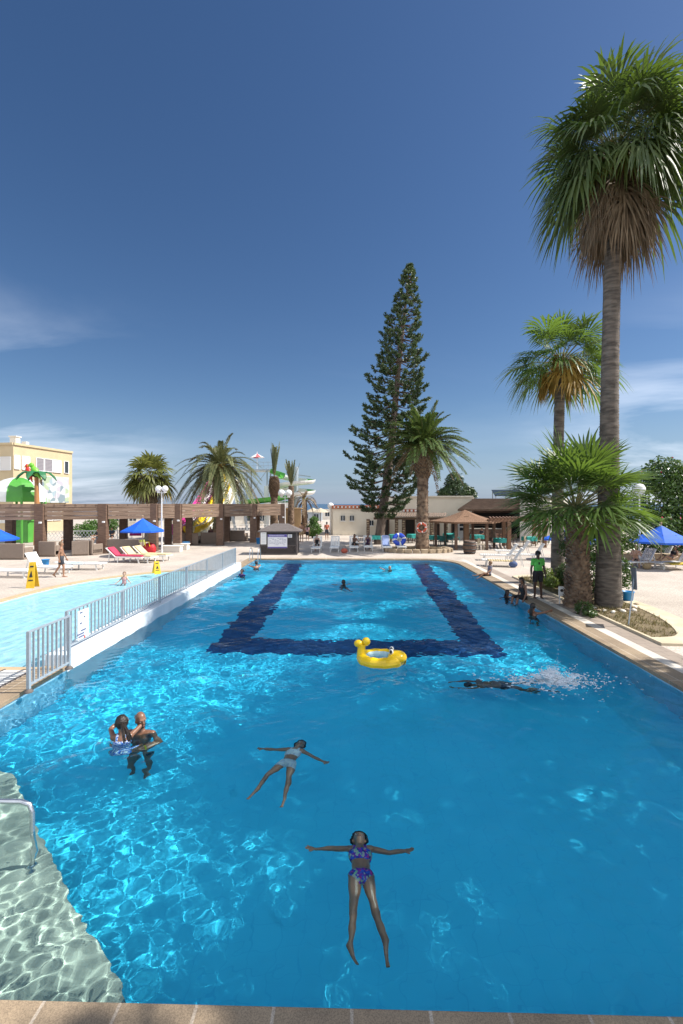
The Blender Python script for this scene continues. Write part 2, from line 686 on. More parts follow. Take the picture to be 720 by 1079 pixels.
# stone entry steps in the near left corner
spx = [(0, 804), (18, 826), (33, 868), (50, 900), (66, 922), (76, 948), (90, 974), (106, 999), (120, 1023), (130, 1052)]
sp = [GW(x, y, 0.78) for x, y in spx]
sp = [(p.x, p.y) for p in sp]
poly = [(XL + 0.004, YN + 0.004)] + [(sp[-1][0], YN + 0.004)] + [p for p in reversed(sp) if p[1] > YN + 0.1] + [(XL + 0.004, sp[0][1] + 0.25)]
m_stone = mat('green grey stone', (0.56, 0.49, 0.38), 0.7, (0.31, 0.29, 0.235), 1.6, 0.35, 70, detail=8)
mb = MB()
mb.prism(poly, -1.9, WATER_Z - 0.78)
CAUST.append(struct(mb.build('pool_steps', m_stone, bevel=0.012)))

# dividing wall between the two pools
mb = MB()
mb.box(((XL + XK) / 2 + 0.005, (9.5 + 24.6) / 2, -0.55), (XL - XK + 0.07, 15.1, 1.62))
dw = mb.build('dividing_wall', mat('white painted wall', (0.74, 0.78, 0.80), 0.55, (0.55, 0.61, 0.65), 1.8, 0.15, 30, stretch=(1, 1, .35), lo=.42, hi=.8, detail=8), bevel=0.015)
tag(dw, 'low white painted wall between the deep pool and the shallow pool', 'wall')

# shallow pool shell
KZ = -0.50
m_kfloor = brick_mat('pale kids pool floor', (0.50, 0.76, 0.82), (0.48, 0.74, 0.80), (0.40, 0.66, 0.75), 0.25, 0.25, 0.006, rough=0.5, bump=0.1, offset=0)
CAUST.append(struct(poly_sheet('kids_pool_floor', kids_loop, [], KZ, m_kfloor)))
mb = MB()
n = len(kids_loop)
for i in range(n):
    a, b = kids_loop[i], kids_loop[(i + 1) % n]
    mb.quad((*a, KZ - 0.02), (*b, KZ - 0.02), (*b, -0.04), (*a, -0.04))
    mb.quad((*b, KZ - 0.02), (*a, KZ - 0.02), (*a, -0.04), (*b, -0.04)) if False else None
CAUST.append(struct(mb.build('kids_pool_wall', m_kfloor)))


# ------------------------------------------------------------------ water
def wave_field(X, Y, seed, amp, lmin, lmax, nwaves, chop):
    rng = np.random.default_rng(seed)
    Z = np.zeros_like(X)
    # slow patches where the water is calmer or choppier
    mod = np.ones_like(X)
    for _ in range(5):
        th, l = rng.uniform(0, 2 * PI), rng.uniform(4, 9)
        mod += 0.16 * np.sin(2 * PI / l * (X * math.cos(th) + Y * math.sin(th)) + rng.uniform(0, 6.28))
    mod *= chop(X, Y)
    for _ in range(nwaves):
        lam = math.exp(rng.uniform(math.log(lmin), math.log(lmax)))
        th = rng.uniform(0, 2 * PI)
        k = 2 * PI / lam
        a = amp * lam ** 0.75 / (2 * PI)
        ph = rng.uniform(0, 6.28)
        wob = 0.5 * np.sin(X * rng.uniform(.2, .6) + rng.uniform(0, 6)) + 0.5 * np.sin(Y * rng.uniform(.2, .6) + rng.uniform(0, 6))
        Z += a * np.sin(k * (X * math.cos(th) + Y * math.sin(th)) + ph + 1.3 * wob)
    return Z * mod


def water_mat(name, tint):
    m = bpy.data.materials.new(name)
    m.use_nodes = True
    nt = m.node_tree
    nt.nodes.remove(nt.nodes['Principled BSDF'])
    g = nt.nodes.new('ShaderNodeBsdfGlass')
    g.inputs['IOR'].default_value = 1.333
    g.inputs['Roughness'].default_value = 0.0
    g.inputs[0].default_value = (*tint, 1)
    # refraction and a surface sheen that follows the view angle
    nt.nodes.remove(g)
    fr = nt.nodes.new('ShaderNodeFresnel')
    fr.inputs['IOR'].default_value = 1.333
    mul = nt.nodes.new('ShaderNodeMath')
    mul.operation = 'MULTIPLY'
    mul.inputs[1].default_value = 0.55
    nt.links.new(fr.outputs[0], mul.inputs[0])

    def tinted(a, b):
        mxx = nt.nodes.new('ShaderNodeMix')
        mxx.data_type = 'RGBA'
        nt.links.new(mul.outputs[0], mxx.inputs['Factor'])
        mxx.inputs[6].default_value = (*a, 1)
        mxx.inputs[7].default_value = (*b, 1)
        return mxx.outputs[2]
    rf = nt.nodes.new('ShaderNodeBsdfRefraction')
    rf.inputs['IOR'].default_value = 1.333
    rf.inputs['Roughness'].default_value = 0.0
    nt.links.new(tinted(tint, (0, 0, 0)), rf.inputs[0])
    gl = nt.nodes.new('ShaderNodeBsdfGlossy')
    gl.inputs['Roughness'].default_value = 0.0
    nt.links.new(tinted((0, 0, 0), (1, 1, 1)), gl.inputs[0])
    ad = nt.nodes.new('ShaderNodeAddShader')
    nt.links.new(rf.outputs[0], ad.inputs[0])
    nt.links.new(gl.outputs[0], ad.inputs[1])
    nt.links.new(ad.outputs[0], nt.nodes['Material Output'].inputs[0])
    return m


def water_sheet(name, x0, x1, y0, y1, step, z, m, waves, inside=None):
    nx, ny = int((x1 - x0) / step) + 1, int((y1 - y0) / step) + 1
    xs, ysn = np.linspace(x0, x1, nx), np.linspace(y0, y1, ny)
    X, Y = np.meshgrid(xs, ysn)
    Z = waves(X, Y) + z
    v = np.stack([X, Y, Z], -1).reshape(-1, 3)
    idx = np.arange(nx * ny).reshape(ny, nx)
    q = np.stack([idx[:-1, :-1], idx[:-1, 1:], idx[1:, 1:], idx[1:, :-1]], -1).reshape(-1, 4)
    if inside is not None:
        cxy = v[q].mean(1)
        q = q[inside(cxy[:, 0], cxy[:, 1])]
        used = np.unique(q)
        remap = np.zeros(len(v), int)
        remap[used] = np.arange(len(used))
        v, q = v[used], remap[q]
    me = bpy.data.meshes.new(name)
    me.from_pydata(v.tolist(), [], q.tolist())
    me.polygons.foreach_set('use_smooth', [True] * len(q))
    me.materials.append(m)
    o = bpy.data.objects.new(name, me)
    COL.objects.link(o)
    o.cycles.is_caustics_caster = True
    return struct(o)


def pip(poly):
    P = np.array(poly)

    def f(x, y):
        ins = np.zeros(len(x), bool)
        j = len(P) - 1
        for i in range(len(P)):
            c = ((P[i, 1] > y) != (P[j, 1] > y)) & (x < (P[j, 0] - P[i, 0]) * (y - P[i, 1]) / (P[j, 1] - P[i, 1] + 1e-12) + P[i, 0])
            ins ^= c
            j = i
        return ins
    return f


# ------------------------------------------------------------------ people
SKINS = {
    'olive': (0.44, 0.20, 0.115), 'tan': (0.36, 0.19, 0.115), 'brown': (0.23, 0.115, 0.07), 'dark': (0.075, 0.038, 0.025), 'fair': (0.50, 0.30, 0.21)}


def skin(k):
    c = SKINS[k]
    return mat('skin ' + k, c, 0.34, tuple(x * 0.80 for x in c), 9, 0.08, 60)


def nrm(v):
    return Vector(v).normalized()


def figure(name, label, H, M, arms, legs, spine=(0, 0, 1), chest=None, head=(0, 0, 1), face=(0, 1, 0), tone='brown', child=False,
           voxel=0.012, wear=(), hair='short', hair_col=(0.012, 0.009, 0.007), group=None, cat='person', female=False, wide=1.0, detail=False, caustic=False,
           bands=(), beard=False):
    """A body in local axes x = right hand side, y = forward, z = up, placed by matrix M.
    arms / legs: (right, left) lists of bone directions; wear: (name, material, test) tests on (bone, t, p)."""
    s = H / 1.75
    hs = s * (1.0 if not child else 1.0 + 0.34 * max(0, (1.6 - H) / 0.5))
    lw = s * wide * (1.1 if child else 1.0)
    Xa = Vector((1, 0, 0))
    U = nrm(spine)
    Uc = nrm(chest) if chest else U
    def frame(u):
        x = (Xa - u * Xa.dot(u)).normalized()
        y = u.cross(x)
        return Matrix((x, y, u)).transposed()
    Mp, Mc = frame(U), frame(Uc)
    P = Vector((0, 0, 0))
    waist = P + U * 0.15 * s
    chestc = waist + Uc * 0.17 * s
    sh_c = waist + Uc * 0.315 * s
    neck = waist + Uc * 0.355 * s
    hd = nrm(head)
    head_c = neck + hd * (0.055 * s + 0.115 * hs)
    fc = nrm(Vector(face) - hd * Vector(face).dot(hd) * 0.0)
    hu = nrm(hd - fc * hd.dot(fc)) if abs(hd.dot(fc)) < 0.95 else nrm(Mc @ Vector((0, -1, 0)))
    hx = fc.cross(hu).normalized()
    Mh = Matrix((hx, fc, hu)).transposed()
    prims = []  # name, kind, data

    def cap(n, a, b, ra, rb):
        prims.append((n, Vector(a), Vector(b), ra, rb, None))

    def ell(n, c, r, Mx):
        prims.append((n, Vector(c), Vector(r), 0, 0, Mx))
    shw = (0.155 if female or child else 0.178) * s
    hipw = 0.088 * s
    ell('pelvis', P + U * 0.01 * s, (0.158 * lw, 0.108 * lw, 0.125 * s), Mp)
    ell('belly', waist, (0.138 * lw * (0.92 if female else 1), 0.100 * lw, 0.15 * s), Mp)
    ell('chest', chestc, (0.155 * lw, 0.108 * lw, 0.19 * s), Mc)
    if female and not child:
        for sx in (-1, 1):
            ell('chest', chestc + Mc @ Vector((sx * 0.07, 0.085, 0.02)) * s, (0.062 * s,) * 3, Mc)
    cap('chest', sh_c - Mc @ Vector((shw * .75, 0, 0.01 * s)), sh_c + Mc @ Vector((shw * .75, 0, -0.01 * s)), 0.058 * lw, 0.058 * lw)
    cap('neck', neck - Uc * 0.05 * s, head_c - hd * 0.03 * s, 0.056 * lw, 0.05 * lw)
    ell('head', head_c + Mh @ Vector((0, -0.012, 0.025)) * hs, (0.074 * hs, 0.093 * hs, 0.098 * hs), Mh)
    ell('head', head_c + Mh @ Vector((0, 0.022, -0.05)) * hs, (0.056 * hs, 0.066 * hs, 0.074 * hs), Mh)
    cap('head', head_c + Mh @ Vector((0, 0.086, 0.012)) * hs, head_c + Mh @ Vector((0, 0.103, -0.026)) * hs, 0.010 * hs, 0.016 * hs)
    cap('head', head_c + Mh @ Vector((-0.016, 0.078, -0.066)) * hs, head_c + Mh @ Vector((0.016, 0.078, -0.066)) * hs, 0.014 * hs, 0.014 * hs)
    for sx in (-1, 1):
        ell('head', head_c + Mh @ Vector((sx * 0.076, -0.008, -0.008)) * hs, (0.012 * hs, 0.02 * hs, 0.032 * hs), Mh)
        cap('head', head_c + Mh @ Vector((sx * 0.018, 0.083, 0.03)) * hs, head_c + Mh @ Vector((sx * 0.048, 0.07, 0.03)) * hs, 0.01 * hs, 0.01 * hs)
    joints = {}
    for side, sx in ((0, 1), (1, -1)):
        tg = 'R' if side == 0 else 'L'
        a = arms[side]
        S = sh_c + Mc @ Vector((sx * shw, 0, -0.012 * s))
        u, l = nrm(a[0]), nrm(a[1])
        E_ = S + u * 0.285 * s
        Wr = E_ + l * 0.245 * s
        ell('shoulder' + tg, S, (0.058 * lw,) * 3, Mc)
        cap('upper_arm' + tg, S, E_, 0.05 * lw, 0.039 * lw)
        cap('forearm' + tg, E_, E_.lerp(Wr, 0.35), 0.039 * lw, 0.041 * lw)
        cap('forearm' + tg, E_.lerp(Wr, 0.35), Wr, 0.041 * lw, 0.027 * lw)
        hdir = nrm(a[2]) if len(a) > 2 else l
        pn = nrm(a[3]) if len(a) > 3 else nrm(Mc @ Vector((sx, 0, 0)))   # back of the hand
        pn = nrm(pn - hdir * pn.dot(hdir)) if abs(pn.dot(hdir)) < 0.95 else nrm(hdir.orthogonal())
        sd_ = hdir.cross(pn).normalized() * sx                          # towards the thumb
        hl = (0.085 * s if detail else 0.085 * s)
        fr = max(0.0085 * s, voxel * 0.85)
        for q, off in enumerate((-0.03, -0.01, 0.01, 0.03)):
            k0 = Wr + hdir * 0.015 * s + sd_ * off * 0.5 * s
            k1 = Wr + hdir * hl + sd_ * off * s
            cap('hand' + tg, k0, k1, 0.016 * s, 0.0125 * s)
            L = (0.062, 0.076, 0.082, 0.074)[q] * s
            f1 = k1 + nrm(hdir + sd_ * off * 3.5 - pn * 0.18) * L * 0.5
            f2 = f1 + nrm(hdir + sd_ * off * 3.5 - pn * 0.55) * L * 0.5
            cap('hand' + tg, k1, f1, fr, fr)
            cap('hand' + tg, f1, f2, fr, fr * 0.85)
        t0 = Wr + hdir * 0.03 * s + sd_ * 0.02 * s
        t1 = t0 + nrm(hdir * 0.7 + sd_ * 0.75) * 0.045 * s
        cap('hand' + tg, t0, t1, 0.014 * s, max(0.011 * s, fr))
        cap('hand' + tg, t1, t1 + nrm(hdir + sd_ * 0.35) * 0.035 * s, max(0.011 * s, fr), fr)
        joints['hand' + tg] = Wr + hdir * 0.07 * s
        joints['wrist' + tg] = Wr
        joints['forearm' + tg] = l
        g = legs[side]
        Hp = P + Mp @ Vector((sx * hipw, 0, -0.03 * s))
        th, sk = nrm(g[0]), nrm(g[1])
        K = Hp + th * 0.43 * s
        A = K + sk * 0.41 * s
        ft = nrm(g[2]) if len(g) > 2 else nrm(Mp @ Vector((0, 1, -0.1)))
        back = nrm(th - sk * 0.999) if (th - sk).length > 0.05 else -nrm(Mp @ Vector((0, 1, 0)))
        calf_dir = nrm(Mp @ Vector((0, -1, 0)))
        calf_dir = nrm(calf_dir - sk * calf_dir.dot(sk)) if abs(calf_dir.dot(sk)) < 0.95 else nrm(sk.orthogonal())
        cap('thigh' + tg, Hp, Hp.lerp(K, 0.5), 0.09 * lw, 0.073 * lw)
        cap('thigh' + tg, Hp.lerp(K, 0.5), K, 0.073 * lw, 0.052 * lw)
        cap('shank' + tg, K, A, 0.051 * lw, 0.034 * lw)
        cap('shank' + tg, K.lerp(A, 0.15) + calf_dir * 0.012 * s, K.lerp(A, 0.55) + calf_dir * 0.012 * s, 0.05 * lw, 0.04 * lw)
        heel = A + sk * 0.035 * s - ft * 0.035 * s
        ball = A + sk * 0.05 * s + ft * 0.12 * s
        toe = ball + ft * 0.055 * s
        fx = ft.cross(sk).normalized()
        cap('foot' + tg, A, heel, 0.034 * s, 0.032 * s)
        cap('foot' + tg, A, ball, 0.034 * s, 0.024 * s)
        cap('foot' + tg, heel, ball, 0.028 * s, 0.022 * s)
        for off in (-0.026, 0.0, 0.024):
            cap('foot' + tg, ball, toe + fx * off * s, 0.024 * s, 0.015 * s)
        joints['foot' + tg] = toe
    mb = MB()
    for n_, a, b, ra, rb, Mx in prims:
        if Mx is not None:
            mb.ell(a, b, 14, 10, M=Mx)
        else:
            d = b - a
            L = d.length
            d = d.normalized() if L > 1e-6 else Vector((0, 0, 1))
            pts, rs = [], []
            for q in range(5):
                an = PI / 2 * (1 - q / 4)
                pts.append(a - d * ra * math.sin(an) * 0.999)
                rs.append(max(ra * math.cos(an), 1e-4))
            for q in range(5):
                an = PI / 2 * q / 4
                pts.append(b + d * rb * math.sin(an) * 0.999)
                rs.append(max(rb * math.cos(an), 1e-4))
            mb.tube(pts, rs, 10, cap=True)
    tmp = mb.build('tmp_body', [])
    rm = tmp.modifiers.new('r', 'REMESH')
    rm.mode = 'VOXEL'
    rm.voxel_size = voxel
    rm.use_smooth_shade = True
    smo = tmp.modifiers.new('s', 'SMOOTH')
    smo.factor = 0.5
    smo.iterations = 4 if voxel < 0.01 else 3
    dg = bpy.context.evaluated_depsgraph_get()
    me = bpy.data.meshes.new_from_object(tmp.evaluated_get(dg))
    old = tmp.data
    bpy.data.objects.remove(tmp)
    bpy.data.meshes.remove(old)
    me.name = name
    root = thing(name, label, cat, (0, 0, 0), 0, group)
    root.matrix_world = M
    body = bpy.data.objects.new('body', me)
    COL.objects.link(body)
    body.parent = root
    me.materials.clear()
    me.materials.append(skin(tone))
    if caustic:
        CAUST.append(body)
    # nearest bone of every face, for clothes and hair
    nf = len(me.polygons)
    fcs = np.empty(nf * 3)
    me.polygons.foreach_get('center', fcs)
    fcs = fcs.reshape(-1, 3)
    best = np.full(nf, 1e9)
    bn = np.zeros(nf, int)
    bt = np.zeros(nf)
    for i, (n_, a, b, ra, rb, Mx) in enumerate(prims):
        if Mx is not None:
            Mi = np.array(Mx.transposed())
            loc = (fcs - np.array(a)) @ Mi.T
            q = np.linalg.norm(loc / np.array(b), axis=1)
            dist = (q - 1) * min(b)
            t = loc[:, 2] / b[2]
        else:
            ab = np.array(b - a)
            t = np.clip(((fcs - np.array(a)) @ ab) / max(1e-9, ab @ ab), 0, 1)
            dist = np.linalg.norm(fcs - (np.array(a) + t[:, None] * ab), axis=1) - (ra + t * (rb - ra))
        m_ = dist < best
        best[m_] = dist[m_]
        bn[m_] = i
        bt[m_] = t[m_]
    names = np.array([p[0] for p in prims])[bn]
    Mpi = np.array(Mp.transposed())
    torso = (fcs @ Mpi.T) / s                       # torso coordinates, metres of a 1.75 m body
    Mhi = np.array(Mh.transposed())
    hl_ = ((fcs - np.array(head_c)) @ Mhi.T) / hs   # head coordinates

    def shell(nm, sel, off, m, edge=0.3, label_=None, jitter=0.0, seed=1):
        ids = np.nonzero(sel)[0]
        if len(ids) < 4:
            return None
        rng = random.Random(seed)
        cnt = {}
        for i in ids:
            vv = me.polygons[i].vertices
            for k in range(len(vv)):
                e = (min(vv[k], vv[k - 1]), max(vv[k], vv[k - 1]))
                cnt[e] = cnt.get(e, 0) + 1
        bd = set()
        for e, c in cnt.items():
            if c == 1:
                bd.update(e)
        rem = {}
        b2 = MB()
        fs = []
        for i in ids:
            f = []
            for v in me.polygons[i].vertices:
                if v not in rem:
                    rem[v] = len(b2.v)
                    vv = me.vertices[v]
                    o_ = off * (edge if v in bd else 1.0) * (1 + rng.uniform(-jitter, jitter))
                    b2.v.append(tuple(vv.co + vv.normal * o_))
                f.append(rem[v])
            fs.append(tuple(f))
        b2.f = fs
        b2.mi = [0] * len(fs)
        b2.sm = [True] * len(fs)
        o = b2.build(nm, m, root)
        if caustic:
            CAUST.append(o)
        return o
    leg = np.char.startswith(names, 'thigh')
    tor = np.isin(names, ['pelvis', 'belly', 'chest'])
    for nm, m, kind in wear:
        z = torso[:, 2]
        if kind == 'shorts':
            sel = ((names == 'pelvis') | ((names == 'belly') & (z < 0.10)) | (leg & ((bt < 0.75) | (np.array([prims[i][1] == prims[i][1] for i in bn]))))) 
            kn = np.array([0 if not n_.startswith('thigh') else 1 for n_ in names])
            # end of the trousers: 0.27 m down the thigh
            for side in ('R', 'L'):
                idx = [i for i, p in enumerate(prims) if p[0] == 'thigh' + side]
                a0, b0 = prims[idx[0]][1], prims[idx[1]][2]
                ab = np.array(b0 - a0)
                tt = ((fcs - np.array(a0)) @ ab) / (ab @ ab)
                sel &= ~((names == 'thigh' + side) & (tt > 0.68))
            shell(nm, sel & (z < 0.10), 0.016 * s, m)
        elif kind == 'trunks':
            for side in ('R', 'L'):
                pass
            shell(nm, ((names == 'pelvis') | leg & (bt < 0.5) | (names == 'belly')) & (z < 0.06) & (z > -0.2), 0.012 * s, m)
        elif kind == 'briefs':
            ax = np.abs(torso[:, 0])
            shell(nm, (tor | leg) & (z < 0.045) & (z > -0.155 + 0.85 * np.maximum(0, ax - 0.035)), 0.006 * s, m)
        elif kind == 'swim_shorts':
            shell(nm, (tor | leg) & (z < 0.055) & (z > -0.15), 0.008 * s, m)
        elif kind == 'top':
            shell(nm, np.isin(names, ['chest', 'belly']) & (z > 0.225) & (z < 0.385), 0.006 * s, m)
        elif kind == 'crop':
            ax = np.abs(torso[:, 0])
            shell(nm, (np.isin(names, ['chest', 'belly']) & (z > 0.215) & (z < 0.40)) | ((names == 'chest') & (z >= 0.40) & (ax > 0.06) & (ax < 0.10)), 0.007 * s, m)
        elif kind == 'onepiece':
            ax = np.abs(torso[:, 0])
            shell(nm, ((tor | leg) & (z < 0.40) & (z > -0.155 + 0.7 * np.maximum(0, ax - 0.04))) | (np.isin(names, ['chest']) & (ax > 0.05) & (ax < 0.095)), 0.006 * s, m)
        elif kind == 'shirt':
            sel = (tor & (z > -0.02)) | np.char.startswith(names, 'shoulder') | (np.char.startswith(names, 'upper_arm') & (bt < 0.62))
            shell(nm, sel, 0.014 * s, m, 0.6)
        elif kind == 'dress':
            shell(nm, (tor & (z < 0.42)) | leg & (bt < 0.9), 0.02 * s, m)
    # hair
    hm = mat('hair %.3f %.3f' % hair_col[:2], hair_col, 0.4, tuple(min(1, x * 2.2) for x in hair_col), 30, 0.5, 90, stretch=(1, 1, 0.15))
    ishead = names == 'head'
    hy, hz_ = hl_[:, 1], hl_[:, 2]
    if hair != 'bald':
        sel = ishead & ((hz_ > 0.062 + 0.25 * np.maximum(0, hy) - 0) | ((hy < 0.015) & (hz_ > -0.02 + 0.5 * np.maximum(0, hy + 0.02)) & (np.abs(hl_[:, 0]) < 0.2)) | ((hy < -0.03) & (hz_ > -0.075)))
        shell('hair', sel, (0.014 if hair == 'short' else 0.024) * hs, hm, 0.5, jitter=0.25)
    if beard:
        shell('beard', ishead & (hz_ < -0.035) & (hy > -0.02) & (hy < 0.2) & ~((hz_ > -0.072) & (hz_ < -0.05) & (np.abs(hl_[:, 0]) < 0.022)), 0.006 * hs, hm, 0.4, jitter=.3)
    if hair in ('long', 'pony'):
        b2 = MB()
        rng = random.Random(hash(label) % 1000 if False else len(label))
        base = head_c + Mh @ Vector((0, -0.085, 0.03 if hair == 'pony' else -0.02)) * hs
        L = (0.42 if hair == 'pony' else 0.34) * hs
        for q in range(26):
            off = Mh @ Vector((rng.uniform(-.03, .03) if hair == 'pony' else rng.uniform(-.06, .06), rng.uniform(-.02, .02), rng.uniform(-.02, .02))) * hs
            pts = []
            dn = nrm(M.to_3x3().inverted() @ Vector((0, 0, -1))) if not caustic else nrm(Mh @ Vector((0, -0.6, -0.3)))
            sway = Mh @ Vector((rng.uniform(-.12, .12), rng.uniform(-.1, .0), 0))
            for t in (0, 0.3, 0.65, 1.0):
                pts.append(base + off * (1 - 0.45 * t if hair == 'pony' else 1) + nrm(dn + sway * (1.5 if caustic else .6)) * L * t + (Mh @ Vector((0, -0.045, 0))) * hs * math.sin(min(1, t * 2.5) * PI / 2))
            b2.tube(pts, [0.011 * hs, 0.013 * hs, 0.011 * hs, 0.002], 5)
        o = b2.build('ponytail' if hair == 'pony' else 'hair_strands', hm, root)
        if caustic:
            CAUST.append(o)
    # eyes and mouth
    b2 = MB()
    for sx in (-1, 1):
        b2.ell(head_c + Mh @ Vector((sx * 0.033, 0.071, 0.012)) * hs, (0.015 * hs, 0.012 * hs, 0.0085 * hs), 8, 6, 0, Mh)
        b2.ell(head_c + Mh @ Vector((sx * 0.033, 0.079, 0.012)) * hs, (0.0075 * hs, 0.006 * hs, 0.0075 * hs), 8, 6, 1, Mh)
    b2.build('eyes', [mat('eye white', (0.65, 0.62, 0.58), 0.3), mat('iris', (0.02, 0.012, 0.008), 0.2)], root)
    b2 = MB()
    b2.ell(head_c + Mh @ Vector((0, 0.09, -0.062)) * hs, (0.024 * hs, 0.008 * hs, 0.007 * hs), 10, 6, 0, Mh)
    b2.build('mouth', mat('lips', (0.28, 0.09, 0.075), 0.4), root)
    for tg, col in bands:
        b2 = MB()
        d = joints['forearm' + tg]
        Wp = joints['wrist' + tg]
        b2.tube([Wp - d * 0.022 * s, Wp - d * 0.002 * s], 0.034 * lw, 12)
        b2.build('wristband', mat('yellow band', (0.75, 0.62, 0.03), 0.5), root)
    root['_head'] = [*(M @ head_c)]
    return root, dict(head=head_c, Mh=Mh, hs=hs, joints=joints, s=s)


def place(p, rz):
    """facing: rz = 0 looks along +Y (away), 180 towards the camera"""
    return Matrix.Translation(p) @ Matrix.Rotation(R(rz), 4, 'Z')


def fabric(name, c, c2=None, scale=20, lo=0.4, hi=0.6, rough=0.8):
    return mat(name, c, rough, c2 or tuple(x * 0.85 for x in c), scale, 0.15, 80, lo=lo, hi=hi, detail=2)


def pattern(name, cols, scale):
    """printed swimwear: patches of several colours"""
    if name in MATS:
        return MATS[name]
    m, nt, p = new_mat(name)
    tc = nt.nodes.new('ShaderNodeTexCoord')
    vo = nt.nodes.new('ShaderNodeTexVoronoi')
    vo.inputs['Scale'].default_value = scale
    nt.links.new(tc.outputs['Object'], vo.inputs['Vector'])
    sp_ = nt.nodes.new('ShaderNodeSeparateColor')
    nt.links.new(vo.outputs['Color'], sp_.inputs[0])
    r = nt.nodes.new('ShaderNodeValToRGB')
    r.color_ramp.interpolation = 'CONSTANT'
    e = r.color_ramp.elements
    while len(e) < len(cols):
        e.new(0.5)
    for i, (el, c) in enumerate(zip(e, cols)):
        el.position = i / len(cols)
        el.color = (*c, 1)
    nt.links.new(sp_.outputs[0], r.inputs[0])
    nt.links.new(r.outputs[0], p.inputs['Base Color'])
    p.inputs['Roughness'].default_value = 0.7
    MATS[name] = m
    return m


# ------------------------------------------------------------------ palms, trees, bushes
m_fan = leaf_mat('fan palm leaf', (0.034, 0.062, 0.022), (0.12, 0.155, 0.055), 1.3, 0.5, 0.25, (0.16, 0.26, 0.03))
m_fan_y = leaf_mat('young fan palm leaf', (0.035, 0.075, 0.02), (0.12, 0.19, 0.045), 1.6, 0.45, 0.3, (0.2, 0.32, 0.04))
m_petiole = mat('palm petiole', (0.14, 0.15, 0.045), 0.5, (0.20, 0.17, 0.07), 3)
m_dead = leaf_mat('dry palm leaf', (0.13, 0.088, 0.052), (0.34, 0.255, 0.165), 2.6, 0.8, 0.12, (0.28, 0.2, 0.12))
m_gold = leaf_mat('drying palm leaf', (0.20, 0.13, 0.025), (0.40, 0.25, 0.05), 2.0, 0.6, 0.25, (0.4, 0.25, 0.05))
m_date = leaf_mat('date palm leaf', (0.04, 0.08, 0.025), (0.13, 0.18, 0.055), 0.9, 0.4, 0.2, (0.16, 0.22, 0.05))
m_date2 = leaf_mat('olive date palm leaf', (0.07, 0.09, 0.035), (0.20, 0.21, 0.09), 0.9, 0.45, 0.2, (0.2, 0.2, 0.07))
m_pine = leaf_mat('pine needles', (0.024, 0.052, 0.022), (0.085, 0.125, 0.045), 0.8, 0.5, 0.15, (0.12, 0.18, 0.05))
m_bush = leaf_mat('bush leaf', (0.02, 0.05, 0.012), (0.07, 0.13, 0.025), 1.5, 0.35, 0.2, (0.14, 0.24, 0.03))
m_trunk_s = mat('smooth palm bark', (0.185, 0.155, 0.128), 0.9, (0.072, 0.06, 0.05), 2.2, 0.9, 9, stretch=(1.2, 1.2, 5), detail=8)
m_trunk_r = mat('rough palm bark', (0.25, 0.17, 0.11), 0.9, (0.075, 0.046, 0.03), 4, 0.8, 20, detail=6)
m_bark = mat('grey bark', (0.17, 0.13, 0.10), 0.9, (0.09, 0.065, 0.05), 3, 0.6, 14, stretch=(2, 2, .6))
UP = Vector((0, 0, 1))


def fan_leaf(mb, base, d, plen, rad, rng, droop=0.35, nseg=24, mi=0, mp=1, spread=125, sag=0.25, wid=0.62):
    d = nrm(d)
    pts = []
    for i in range(5):
        t = i / 4
        pts.append(base + d * plen * t - UP * sag * plen * t * t)
    hd = nrm(pts[-1] - pts[-2])
    mb.tube(pts, [0.028, 0.022, 0.018, 0.015, 0.012], 4, mp, cap=False)
    hub = pts[-1]
    s = hd.cross(UP)
    s = s.normalized() if s.length > 0.05 else Vector((1, 0, 0))
    roll = rng.uniform(-0.5, 0.5)
    s = Quaternion(hd, roll) @ s
    n = s.cross(hd).normalized()
    tilt = rng.uniform(0.1, 0.45)
    hd2 = nrm(hd - n * tilt * 0.6)
    for i in range(nseg):
        f = (i + 0.5) / nseg * 2 - 1
        a = R(spread) * f + rng.uniform(-.03, .03)
        L = rad * (0.78 + 0.22 * math.cos(a)) * rng.uniform(0.86, 1.08)
        e = nrm(hd2 * math.cos(a) + s * math.sin(a) + n * (0.10 if i % 2 else -0.02) + n * 0.22 * abs(math.sin(a)))
        w = e.cross(n)
        w = w.normalized()
        hw = L * R(spread) / nseg * wid
        dr = droop * rng.uniform(0.6, 1.35)

        def q(t):
            return hub + e * L * (t - 0.12 * dr * max(0, t - .5)) - UP * L * dr * max(0, t - 0.35) ** 1.7 * 1.5
        p1, p2, p3 = q(0.5), q(0.78), q(1.0)
        mb.add([hub, p1 - w * hw, p1 + w * hw, p2 - w * hw * .55, p2 + w * hw * .55, p3],
               [(0, 1, 2), (1, 3, 4, 2), (3, 5, 4)], mi, False)


